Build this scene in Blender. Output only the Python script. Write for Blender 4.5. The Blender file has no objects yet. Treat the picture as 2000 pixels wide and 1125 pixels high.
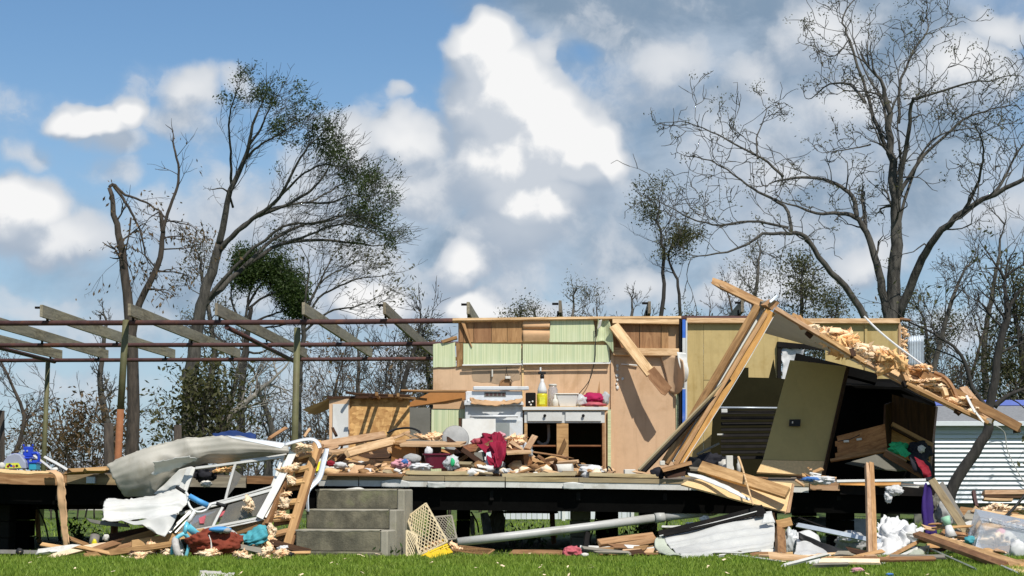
import bpy, bmesh, math, random
import numpy as np
from mathutils import Vector, Matrix, noise

random.seed(7)
scene = bpy.context.scene
COL = scene.collection

# ------------------------------------------------------------------ camera
F = 3744.0                      # focal length in photograph pixels (2000 wide)
CAMZ = 0.65
HORIZON = 948.0
PITCH = math.atan((HORIZON - 562.5) / F)
cam_data = bpy.data.cameras.new("camera")
cam_data.sensor_width = 36.0
cam_data.lens = 36.0 * F / 2000.0
cam_data.clip_end = 3000.0
cam = bpy.data.objects.new("camera", cam_data)
cam.location = (0, 0, CAMZ)
cam.rotation_euler = (math.pi / 2 + PITCH, 0, 0)
COL.objects.link(cam)
scene.camera = cam

# ------------------------------------------------------------------ exposure
scene.view_settings.view_transform = 'Standard'
scene.view_settings.look = 'None'
scene.view_settings.gamma = 1.0
scene.view_settings.exposure = 0.0
scene.view_settings.use_curve_mapping = False
scene.cycles.max_bounces = 6
scene.cycles.diffuse_bounces = 3
scene.cycles.transparent_max_bounces = 12

# ------------------------------------------------------------------ sun
SUN_EL = math.radians(52)
SUN_AZ = math.radians(24)       # to the right of straight behind the viewer
sun_dir = Vector((math.sin(SUN_AZ) * math.cos(SUN_EL), -math.cos(SUN_AZ) * math.cos(SUN_EL), math.sin(SUN_EL)))
sun_data = bpy.data.lights.new("sun", 'SUN')
sun_data.energy = 5.0
sun_data.angle = math.radians(0.53)
sun_data.color = (1.0, 0.95, 0.87)
sun = bpy.data.objects.new("sun", sun_data)
sun.rotation_euler = sun_dir.to_track_quat('Z', 'Y').to_euler()
sun.location = (10, -20, 40)
COL.objects.link(sun)


def ray(px, py):
    a = (px - 1000.0) / F
    b = (562.5 - py) / F
    s, c = math.sin(PITCH), math.cos(PITCH)
    return Vector((a, c - b * s, s + b * c))


def P(px, py, Y):
    """the point of the place at depth Y metres seen at photograph pixel (px, py)"""
    r = ray(px, py)
    t = Y / r.y
    return Vector((r.x * t, Y, CAMZ + r.z * t))


def S(Y):
    return F / Y


def PG(px, py, Y):
    """like P, but brought nearer along the ray where it would fall below the lawn"""
    p = P(px, py, Y)
    if p.z < .012 and py > 1070:
        p = P(px, py, min(Y, (CAMZ - .012) * Y / (CAMZ - p.z)))
    return p


# ------------------------------------------------------------------ world: sky with cumulus
world = bpy.data.worlds.new("World")
scene.world = world
world.use_nodes = True
wt = world.node_tree
wt.nodes.clear()


class NT:
    """small helper to write node graphs as expressions"""
    def __init__(s, tree):
        s.t = tree

    def n(s, typ, **kw):
        nd = s.t.nodes.new(typ)
        for k, v in kw.items():
            setattr(nd, k, v)
        return nd

    def put(s, sock, v):
        if hasattr(v, 'is_output') or isinstance(v, bpy.types.NodeSocket):
            s.t.links.new(v, sock)
        else:
            sock.default_value = v

    def m(s, op, a, b=0.0, c=None, clamp=False):
        nd = s.n('ShaderNodeMath', operation=op)
        nd.use_clamp = clamp
        s.put(nd.inputs[0], a)
        s.put(nd.inputs[1], b)
        if c is not None:
            s.put(nd.inputs[2], c)
        return nd.outputs[0]

    def v(s, op, a, b=None, scale=None):
        nd = s.n('ShaderNodeVectorMath', operation=op)
        s.put(nd.inputs[0], a)
        if b is not None:
            s.put(nd.inputs[1], b)
        if scale is not None:
            s.put(nd.inputs['Scale'], scale)
        return nd.outputs['Value'] if op in ('LENGTH', 'DISTANCE', 'DOT_PRODUCT') else nd.outputs[0]

    def noise(s, vec, scale, detail=5.0, rough=0.55, dist=0.0, typ='FBM'):
        nd = s.n('ShaderNodeTexNoise')
        nd.noise_dimensions = '3D'
        try:
            nd.noise_type = typ
        except Exception:
            pass
        s.put(nd.inputs['Vector'], vec)
        s.put(nd.inputs['Scale'], scale)
        nd.inputs['Detail'].default_value = detail
        nd.inputs['Roughness'].default_value = rough
        nd.inputs['Distortion'].default_value = dist
        return nd.outputs['Fac']

    def ss(s, x, a, b, lo=0.0, hi=1.0):
        nd = s.n('ShaderNodeMapRange', interpolation_type='SMOOTHSTEP')
        s.put(nd.inputs['Value'], x)
        nd.inputs['From Min'].default_value = a
        nd.inputs['From Max'].default_value = b
        nd.inputs['To Min'].default_value = lo
        nd.inputs['To Max'].default_value = hi
        return nd.outputs['Result']

    def mix(s, f, a, b, blend='MIX'):
        nd = s.n('ShaderNodeMix', data_type='RGBA', blend_type=blend)
        s.put(nd.inputs['Factor'], f)
        s.put(nd.inputs[6], a)
        s.put(nd.inputs[7], b)
        return nd.outputs[2]


def pxdir(px, py):
    return ray(px, py).normalized()


def blob_field(N, vec, blobs, union=False):
    """soft ellipses on the celestial sphere: (px, py, rx, ry, weight)"""
    acc = pos = None
    for (px, py, rx, ry, w) in blobs:
        c = pxdir(px, py)
        d = N.v('SUBTRACT', vec, tuple(c))
        d = N.v('MULTIPLY', d, (F / rx, 1.0, F / ry))
        l = N.v('LENGTH', d)
        k = N.ss(l, 0.0, 1.0, w, 0.0)
        if w > 0 and union:
            pos = k if pos is None else N.m('SMOOTH_MAX', pos, k, .12)
        else:
            acc = k if acc is None else N.m('ADD', acc, k)
    return acc if pos is None else N.m('ADD', pos, acc)


CUMULUS = [
    # the tall bright tower in the middle
    (948, 105, 122, 105, 2.4), (995, 190, 165, 150, 2.6), (1070, 270, 165, 150, 2.6), (990, 300, 165, 150, 2.2),
    (1150, 300, 100, 110, 2.4), (1040, 385, 155, 105, 1.7), (1085, 110, 70, 70, .7), (1010, 450, 170, 80, .7),
    # arm to the left of the tower
    (800, 262, 120, 75, 1.0), (690, 280, 130, 90, .85), (800, 350, 220, 110, .6), (775, 188, 50, 42, .7), (620, 350, 150, 110, .55),
    # small bright cloud on the blue
    (180, 240, 125, 62, 2.0), (255, 220, 70, 54, 2.0), (118, 242, 65, 46, 1.7), (230, 280, 130, 55, .7),
    (385, 188, 85, 80, .8), (470, 168, 70, 55, .55), (350, 240, 110, 60, .6),
    # bank on the left
    (20, 430, 185, 105, 1.8), (120, 480, 220, 90, 1.2), (330, 430, 150, 130, .65), (250, 345, 120, 55, .65), (60, 310, 60, 50, .6),
    (450, 440, 160, 190, .65), (570, 440, 190, 150, .6), (520, 600, 300, 90, .6), (250, 640, 330, 90, .55), (60, 610, 260, 90, .55), (150, 760, 300, 80, .5),
    # lower clouds over the wall
    (915, 505, 95, 65, 1.2), (930, 592, 105, 50, 1.6), (715, 585, 105, 65, 1.5), (1010, 600, 110, 45, .65), (690, 520, 110, 60, .55),
    # right side
    (1610, 60, 150, 120, .95), (1480, 150, 100, 80, .65), (1900, 130, 190, 90, 1.15), (1660, 200, 150, 110, .65), (1990, 50, 120, 70, .9),
    (1310, 120, 100, 80, .65), (1540, 350, 140, 60, .5), (1690, 520, 130, 55, .8), (1470, 560, 170, 65, .65), (1960, 430, 130, 90, .6), (1240, 560, 120, 50, .6), (1850, 640, 250, 90, .6),
    # open blue
    (420, 30, 700, 150, -1.2), (640, 140, 130, 90, -.9), (770, 110, 100, 100, -.8), (90, 130, 260, 80, -.5),
    (1146, 96, 44, 24, -.55), (1128, 112, 20, 26, -.5), (800, 460, 130, 55, -.5), (300, 345, 40, 60, -.3),
    (1290, 360, 110, 190, -.5), (1330, 480, 150, 80, -.4),
]
STRATUS = [
    (1400, 10, 700, 160, .9), (1200, 10, 460, 100, .5), (1400, 300, 620, 400, .85), (1750, 330, 520, 400, .75), (1900, 60, 380, 260, .4),
    (950, 460, 560, 260, .7), (600, 470, 430, 240, .6), (250, 540, 500, 260, .55), (420, 240, 220, 120, .3),
    (300, 50, 640, 210, -.9), (640, 120, 240, 120, -.5), (1142, 98, 60, 34, -.35), (800, 500, 160, 80, -.25),
]


def group(name, fn):
    g = bpy.data.node_groups.new(name, 'ShaderNodeTree')
    g.interface.new_socket("Vector", in_out='INPUT', socket_type='NodeSocketVector')
    g.interface.new_socket("Density", in_out='OUTPUT', socket_type='NodeSocketFloat')
    G = NT(g)
    gi = G.n('NodeGroupInput')
    go = G.n('NodeGroupOutput')
    G.put(go.inputs[0], fn(G, gi.outputs[0]))
    return g


def warp(N, vec, scale, detail, amt):
    nd = N.n('ShaderNodeTexNoise')
    N.put(nd.inputs['Vector'], vec)
    nd.inputs['Scale'].default_value = scale
    nd.inputs['Detail'].default_value = detail
    return N.v('ADD', vec, N.v('SCALE', N.v('SUBTRACT', nd.outputs['Color'], (.5, .5, .5)), scale=amt))


def shape_fn(N, vec):
    """large forms of the cumulus"""
    pv = warp(N, vec, 24, 3, .040)
    b = blob_field(N, pv, CUMULUS, True)
    base = N.ss(N.noise(vec, 5.0, 3, .5), .38, .68, -.15, .3)
    return N.m('ADD', b, base)


def puff_fn(N, vec):
    """billows of falling size"""
    pv = warp(N, vec, 40, 2, .016)
    rdg = N.noise(pv, 24, 4, .5, 0.0, 'RIDGED_MULTIFRACTAL')
    bil = N.m('MULTIPLY', N.m('SUBTRACT', .55, rdg), .36)
    fb = N.m('MULTIPLY', N.m('SUBTRACT', N.noise(pv, 34, 7, .60), .5), 1.05)
    return N.m('ADD', bil, fb)


G_SHAPE = group("cumulus_shape", shape_fn)
G_PUFF = group("cumulus_puffs", puff_fn)
N = NT(wt)
tc = N.n('ShaderNodeTexCoord')
dirv = tc.outputs['Generated']
sky = N.n('ShaderNodeTexSky')
sky.sky_type = 'NISHITA'
sky.sun_disc = False
sky.sun_elevation = SUN_EL
sky.sun_rotation = math.pi - SUN_AZ
sky.altitude = 0
sky.air_density = 1.0
sky.dust_density = 0.3
sky.ozone_density = 2.5
skyc = N.mix(1.0, sky.outputs[0], (.80, .97, 1.08, 1), 'MULTIPLY')


def use(g, vec):
    nd = N.n('ShaderNodeGroup')
    nd.node_tree = g
    N.put(nd.inputs[0], vec)
    return nd.outputs[0]


CLOUDK = 10.0                   # cloud radiance over background strength 0.1
def rgb(r, g, b):
    return (r * CLOUDK, g * CLOUDK, b * CLOUDK, 1)


# pale haze near the horizon, all round
sepz = N.n('ShaderNodeSeparateXYZ')
N.put(sepz.inputs[0], dirv)
elev = sepz.outputs[2]
skyc = N.mix(N.ss(elev, -.02, .24, .75, 0.0), skyc, rgb(.43, .55, .70))
s0 = use(G_SHAPE, dirv)
p0 = use(G_PUFF, dirv)
off1 = N.v('ADD', dirv, (0.006, 0, 0.014))
s1 = use(G_SHAPE, off1)
p1 = use(G_PUFF, off1)
p2 = use(G_PUFF, N.v('ADD', dirv, (0.0022, 0, 0.0042)))
d0 = N.m('ADD', s0, p0)
soft = N.ss(N.noise(dirv, 7, 2, .5), .40, .60)
soft = N.m('MAXIMUM', N.m('MULTIPLY', soft, N.ss(s0, .6, 1.1, 1.0, .1)), N.ss(s0, .30, .62, .8, 0.0))
alpha = N.m('ADD', N.m('MULTIPLY', N.ss(d0, .32, .44), N.m('SUBTRACT', 1.0, soft)), N.m('MULTIPLY', N.ss(d0, .10, .9), soft))
lit = N.m('ADD', N.m('MULTIPLY', N.m('SUBTRACT', d0, N.m('ADD', s1, p1)), .85), N.m('MULTIPLY', N.m('SUBTRACT', p0, p2), 1.15))
lit = N.ss(lit, -.50, .38)
thick = N.ss(s0, .45, 1.45)
lit = N.m('ADD', N.m('MULTIPLY', lit, N.m('ADD', .42, N.m('MULTIPLY', thick, .22))), N.m('ADD', .06, N.m('MULTIPLY', thick, .36)), clamp=True)
ccol = N.mix(lit, rgb(.36, .44, .55), rgb(.93, .93, .93))
# veil of grey stratus behind
sb = blob_field(N, dirv, STRATUS)
sn = N.noise(N.v('MULTIPLY', dirv, (1, 1, 1.7)), 9, 8, .60, .5)
sd = N.m('ADD', sb, N.m('MULTIPLY', N.m('SUBTRACT', sn, .48), 1.4))
sa = N.m('MULTIPLY', N.ss(sd, .05, .9), .92)
sshade = N.ss(N.noise(N.v('MULTIPLY', dirv, (1, 1, 1.5)), 12, 7, .58, .4), .36, .66)
c0 = pxdir(1250, -10)
topd = N.ss(N.v('DISTANCE', N.v('MULTIPLY', dirv, (.5, 1, 2.2)), (c0.x * .5, c0.y, c0.z * 2.2)), .0, .085, 1.0, 0.0)
sshade = N.m('SUBTRACT', sshade, N.m('MULTIPLY', topd, .8), clamp=True)
scol = N.mix(sshade, rgb(.23, .32, .43), rgb(.50, .585, .69))
c1 = N.mix(sa, skyc, scol)
c2 = N.mix(alpha, c1, ccol)
bg = N.n('ShaderNodeBackground')
N.put(bg.inputs['Color'], c2)
bg.inputs['Strength'].default_value = 0.1
world.cycles.sampling_method = 'MANUAL'
world.cycles.sample_map_resolution = 512
wo = N.n('ShaderNodeOutputWorld')
wt.links.new(bg.outputs[0], wo.inputs['Surface'])

# ------------------------------------------------------------------ materials
def lin(r, g, b):
    def f(c):
        c /= 255.0
        return c / 12.92 if c <= .04045 else ((c + .055) / 1.055) ** 2.4
    return (f(r), f(g), f(b), 1.0)


def sc4(c, k):
    return (min(1, c[0] * k), min(1, c[1] * k), min(1, c[2] * k), 1.0)


MATS = {}


def new_mat(name):
    m = bpy.data.materials.new(name)
    m.use_nodes = True
    m.node_tree.nodes.clear()
    MATS[name] = m
    N = NT(m.node_tree)
    out = N.n('ShaderNodeOutputMaterial')
    bs = N.n('ShaderNodeBsdfPrincipled')
    m.node_tree.links.new(bs.outputs[0], out.inputs['Surface'])
    return m, N, bs, out


def rnd(N):
    return N.n('ShaderNodeObjectInfo').outputs['Random']


def objco(N):
    return N.n('ShaderNodeTexCoord').outputs['Object']


def setbump(N, bs, h, strength=.4, dist=.01):
    b = N.n('ShaderNodeBump')
    b.inputs['Strength'].default_value = strength
    b.inputs['Distance'].default_value = dist
    N.put(b.inputs['Height'], h)
    N.put(bs.inputs['Normal'], b.outputs[0])


def plain(name, col, rough=.7, var=.18, scale=9.0, bump=.25, metal=0.0, dirt=None, dirt_amt=.4, dirt_scale=3.0, spec=.3, trans=0.0, sss=0.0, streak=None):
    """painted or raw surface with blotches, fine mottling and some dirt"""
    m, N, bs, out = new_mat(name)
    co = objco(N)
    r = rnd(N)
    cov = N.v('ADD', co, N.v('SCALE', (3.1, 7.7, 5.3), scale=N.m('MULTIPLY', r, 9.0)))
    n1 = N.noise(cov, scale, 6, .6)
    n2 = N.noise(cov, scale * 7, 4, .6)
    f = N.m('ADD', N.m('MULTIPLY', n1, .7), N.m('MULTIPLY', n2, .3))
    c = N.mix(N.ss(f, .3, .7), sc4(col, 1 - var), sc4(col, 1 + var))
    hs = N.n('ShaderNodeHueSaturation')
    N.put(hs.inputs['Color'], c)
    N.put(hs.inputs['Value'], N.m('ADD', .92, N.m('MULTIPLY', r, .16)))
    c = hs.outputs[0]
    if dirt:
        dn = N.noise(cov, dirt_scale, 7, .65, .5)
        c = N.mix(N.m('MULTIPLY', N.ss(dn, .50, .70), dirt_amt), c, dirt)
    if streak:
        pos = N.n('ShaderNodeNewGeometry').outputs['Position']
        sn = N.noise(N.v('MULTIPLY', pos, (11, 11, .9)), 1.0, 6, .62, .3)
        c = N.mix(N.m('MULTIPLY', N.ss(sn, .50, .74), streak[1]), c, streak[0])
    N.put(bs.inputs['Base Color'], c)
    N.put(bs.inputs['Roughness'], N.m('ADD', rough - .08, N.m('MULTIPLY', n1, .16)))
    bs.inputs['Metallic'].default_value = metal
    bs.inputs['Specular IOR Level'].default_value = spec
    if trans:
        bs.inputs['Transmission Weight'].default_value = trans
    if sss:
        bs.inputs['Subsurface Weight'].default_value = sss
        bs.inputs['Subsurface Radius'].default_value = (.05, .03, .015)
    if bump:
        setbump(N, bs, f, bump, .006)
    return m


def wood(name, light, dark, rough=.75, grain=1.0, knots=True, weather=0.0, grey=(.32, .30, .27, 1), val=.22):
    """timber with the grain along the object's own x axis"""
    m, N, bs, out = new_mat(name)
    co = objco(N)
    r = rnd(N)
    off = N.v('SCALE', (13.7, 3.1, 5.9), scale=N.m('MULTIPLY', r, 11.0))
    v = N.v('ADD', co, off)
    warp = N.noise(N.v('MULTIPLY', v, (1.3, 5, 5)), 1.0, 3, .5)
    st = N.v('MULTIPLY', v, (1.1 * grain, 26 * grain, 26 * grain))
    st = N.v('ADD', st, N.v('SCALE', (1, 1, 1), scale=N.m('MULTIPLY', warp, 6.0)))
    g1 = N.noise(st, 1.0, 5, .6, .2)
    g2 = N.noise(N.v('MULTIPLY', v, (6, 160, 160)), 1.0, 3, .6)
    big = N.noise(N.v('MULTIPLY', v, (1.2, 3, 3)), 1.0, 3, .5)
    f = N.m('ADD', N.m('MULTIPLY', g1, .75), N.m('MULTIPLY', g2, .3))
    c = N.mix(N.ss(f, .36, .68), dark, light)
    c = N.mix(N.m('MULTIPLY', N.ss(N.noise(N.v('MULTIPLY', v, (2.5, 7, 7)), 1.0, 5, .6), .50, .70), .5), c, sc4(dark, .8))
    if knots:
        vo = N.n('ShaderNodeTexVoronoi')
        N.put(vo.inputs['Vector'], N.v('MULTIPLY', v, (2.2, 9, 9)))
        vo.inputs['Scale'].default_value = 1.0
        c = N.mix(N.ss(vo.outputs['Distance'], .0, .16, .75, 0.0), c, sc4(dark, .45))
    if weather:
        c = N.mix(N.m('MULTIPLY', N.ss(big, .3, .62), weather), c, grey)
    hs = N.n('ShaderNodeHueSaturation')
    N.put(hs.inputs['Color'], c)
    N.put(hs.inputs['Value'], N.m('ADD', 1 - val, N.m('MULTIPLY', r, 2 * val)))
    N.put(hs.inputs['Hue'], N.m('ADD', .492, N.m('MULTIPLY', r, .016)))
    N.put(bs.inputs['Base Color'], hs.outputs[0])
    bs.inputs['Roughness'].default_value = rough
    bs.inputs['Specular IOR Level'].default_value = .25
    setbump(N, bs, f, .5, .004)
    return m


# timbers
wood('fresh_pine', (.56, .345, .165, 1), (.30, .16, .065, 1))
wood('pale_pine', (.62, .42, .245, 1), (.36, .21, .10, 1))
wood('brown_lumber', (.34, .19, .085, 1), (.17, .085, .035, 1))
wood('grey_lumber', (.30, .26, .19, 1), (.15, .125, .09, 1), weather=.6, grey=(.25, .235, .2, 1))
wood('rafter_wood', (.31, .26, .175, 1), (.11, .09, .06, 1), weather=.5, grey=(.25, .23, .185, 1))
wood('dark_wood', (.07, .032, .013, 1), (.028, .012, .006, 1), knots=False)
wood('cabinet_wood', (.36, .17, .07, 1), (.19, .08, .03, 1), knots=False, grain=.8)
wood('panel_brown', (.44, .25, .115, 1), (.27, .14, .06, 1), knots=False, grain=.7)
wood('plywood_orange', (.56, .30, .10, 1), (.36, .17, .05, 1), knots=False)
wood('rim_wood', (.40, .30, .16, 1), (.20, .14, .07, 1), weather=.5, grey=(.33, .29, .2, 1))
wood('old_post', (.20, .175, .14, 1), (.08, .07, .055, 1), weather=.5)
# boards and sheets
plain('hardboard_tan', (.60, .405, .25, 1), .8, .07, 2.5, .12, dirt=(.40, .24, .12, 1), dirt_amt=.5, dirt_scale=2.6, streak=((.36, .22, .12, 1), .45))
plain('cardboard', (.56, .35, .19, 1), .85, .10, 4, .2)
plain('mustard_board', (.47, .355, .155, 1), .8, .09, 3.5, .35, dirt=(.34, .22, .06, 1), dirt_amt=.5, streak=((.30, .2, .06, 1), .5))
plain('olive_board', (.40, .31, .125, 1), .75, .06, 3.5, .2)
plain('particle_board', (.66, .46, .23, 1), .85, .13, 40, .3, dirt=(.5, .32, .14, 1), dirt_amt=.3)
plain('brown_hardboard', (.42, .19, .06, 1), .7, .12, 6, .15)
plain('concrete_lit', (.31, .285, .225, 1), .9, .14, 7, .4, dirt=(.2, .19, .12, 1), dirt_amt=.45, dirt_scale=4)  # sunlit copy of the step concrete, brightness put into the colour
plain('scorched', (.40, .29, .19, 1), .8, .12, 4, .1, dirt=(.10, .085, .07, 1), dirt_amt=.75, dirt_scale=5)
plain('ceiling_board', (.60, .61, .57, 1), .75, .06, 4, .1, dirt=(.4, .4, .34, 1), dirt_amt=.3)
plain('white_paint', (.62, .62, .59, 1), .5, .06, 6, .1, dirt=(.45, .40, .32, 1), dirt_amt=.35, dirt_scale=4)
plain('white_enamel', (.62, .64, .65, 1), .25, .03, 5, .03, dirt=(.42, .33, .23, 1), dirt_amt=.45, dirt_scale=5, spec=.5)
plain('white_siding', (.53, .53, .505, 1), .5, .10, 3, .25, dirt=(.52, .48, .40, 1), dirt_amt=.35, dirt_scale=3)
plain('grey_siding', (.39, .37, .32, 1), .5, .08, 2.5, .15, dirt=(.25, .225, .17, 1), dirt_amt=.6, dirt_scale=2.2)
plain('rim_white', (.58, .57, .53, 1), .6, .10, 6, .2, dirt=(.30, .27, .21, 1), dirt_amt=.55, dirt_scale=5)
plain('trailer_white', (.60, .63, .65, 1), .45, .04, 2, .08, dirt=(.5, .52, .52, 1), dirt_amt=.35, dirt_scale=1.2)
plain('shingle_grey', (.20, .205, .21, 1), .9, .2, 18, .4)
plain('trim_blue', (.16, .22, .60, 1), .5, .08, 4, .05)
plain('tape_blue', (.04, .14, .52, 1), .55, .12, 7, .1, dirt=(.6, .6, .6, 1), dirt_amt=.25)
plain('alu', (.55, .54, .50, 1), .45, .10, 7, .1, metal=.35, dirt=(.3, .28, .22, 1), dirt_amt=.4)
plain('galvanised', (.50, .55, .60, 1), .45, .12, 5, .1, metal=.4)
plain('rust_steel', (.075, .036, .034, 1), .75, .3, 8, .35, dirt=(.17, .065, .03, 1), dirt_amt=.5, dirt_scale=5)
plain('olive_steel', (.12, .117, .055, 1), .6, .2, 6, .25, dirt=(.12, .07, .03, 1), dirt_amt=.35)
plain('orange_rust', (.25, .10, .042, 1), .8, .2, 8, .35, dirt=(.2, .07, .03, 1), dirt_amt=.5)
plain('black_rubber', (.018, .018, .018, 1), .6, .2, 20, .1)
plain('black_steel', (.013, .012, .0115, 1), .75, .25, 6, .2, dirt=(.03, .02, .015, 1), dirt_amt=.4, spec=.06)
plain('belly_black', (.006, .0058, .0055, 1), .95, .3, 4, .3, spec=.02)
plain('block_grey', (.20, .19, .17, 1), .9, .2, 10, .5, dirt=(.1, .09, .07, 1), dirt_amt=.5)
plain('pvc_grey', (.42, .42, .40, 1), .4, .06, 5, .05, dirt=(.2, .18, .14, 1), dirt_amt=.5, dirt_scale=3)
plain('clear_film', (.66, .68, .68, 1), .3, .05, 8, .3, trans=.35)
plain('bin_plastic', (.62, .66, .72, 1), .25, .04, 8, .03, trans=.72)
plain('insulation', (.88, .60, .36, 1), .95, .10, 16, .9, dirt=(.78, .38, .15, 1), dirt_amt=.3, dirt_scale=7, sss=.0)
plain('insulation_pale', (.86, .67, .46, 1), .95, .12, 20, .9, dirt=(.72, .42, .2, 1), dirt_amt=.35, dirt_scale=9)
plain('foam_orange', (.86, .52, .24, 1), .95, .18, 9, .9, dirt=(.66, .26, .08, 1), dirt_amt=.45, dirt_scale=6)
plain('cloth_white', (.60, .60, .595, 1), .9, .05, 10, .3, dirt=(.5, .47, .42, 1), dirt_amt=.25)
plain('cloth_crimson', (.21, .006, .028, 1), .85, .2, 10, .4)
plain('cloth_magenta', (.36, .010, .075, 1), .8, .12, 10, .3)
plain('cloth_maroon', (.20, .038, .018, 1), .8, .25, 12, .5)
plain('cloth_purple', (.028, .010, .11, 1), .8, .2, 9, .3)
plain('cloth_green', (.03, .42, .16, 1), .8, .15, 10, .3)
plain('cloth_black', (.016, .016, .022, 1), .85, .2, 10, .3)
plain('cloth_red', (.20, .007, .018, 1), .8, .2, 10, .3)
plain('mint', (.30, .55, .38, 1), .6, .12, 9, .1)
plain('cloth_teal', (.07, .32, .37, 1), .8, .2, 10, .4)
plain('cloth_pink', (.62, .30, .34, 1), .8, .15, 10, .3)
plain('cloth_blue', (.06, .16, .40, 1), .8, .2, 10, .3)
plain('cloth_grey', (.34, .34, .33, 1), .85, .15, 10, .3)
plain('cloth_rose', (.45, .10, .12, 1), .8, .2, 10, .3)
plain('tarp_blue', (.014, .035, .13, 1), .5, .2, 8, .3)
plain('bike_blue', (.13, .52, .66, 1), .3, .08, 9, .03, spec=.5, dirt=(.4, .36, .3, 1), dirt_amt=.35)
plain('pad_blue', (.08, .30, .60, 1), .5, .12, 9, .1)
plain('bike_white', (.66, .66, .64, 1), .35, .05, 9, .03, spec=.5)
plain('tyre_dusty', (.44, .42, .39, 1), .9, .15, 30, .5, dirt=(.22, .2, .18, 1), dirt_amt=.6, dirt_scale=20)
plain('toy_blue', (.015, .05, .42, 1), .35, .1, 8, .03, spec=.5)
plain('toy_teal', (.03, .30, .42, 1), .4, .1, 8, .03, spec=.5)
plain('toy_grey', (.42, .45, .55, 1), .4, .08, 8, .03, trans=.3)
plain('toy_lime', (.60, .62, .06, 1), .5, .2, 30, .1)
plain('tub_maroon', (.13, .010, .028, 1), .35, .1, 8, .05, spec=.5)
plain('crate_yellow', (.74, .50, .02, 1), .5, .1, 8, .05)
plain('lattice_cream', (.58, .48, .30, 1), .7, .15, 10, .2, dirt=(.3, .22, .12, 1), dirt_amt=.5)
plain('paper', (.60, .58, .52, 1), .8, .08, 10, .2, dirt=(.45, .38, .28, 1), dirt_amt=.4)
plain('glass_grey', (.26, .25, .22, 1), .15, .15, 4, .03, dirt=(.4, .33, .22, 1), dirt_amt=.4, trans=.55, spec=.5)
plain('soap_yellow', (.74, .66, .02, 1), .3, .08, 12, .02, trans=.15, spec=.5)
plain('grey_green', (.42, .45, .36, 1), .6, .1, 5, .1, dirt=(.3, .28, .2, 1), dirt_amt=.3)
plain('shade_dark', (.021, .019, .009, 1), .9, .15, 5, .15, spec=.03)  # near-black tone with interior shade put into the colour
plain('worn_floor', (.15, .125, .10, 1), .9, .2, 6, .3, dirt=(.08, .06, .045, 1), dirt_amt=.5)
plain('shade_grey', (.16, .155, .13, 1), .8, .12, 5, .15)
plain('oven_grey', (.25, .27, .26, 1), .25, .08, 5, .03, spec=.5)


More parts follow.
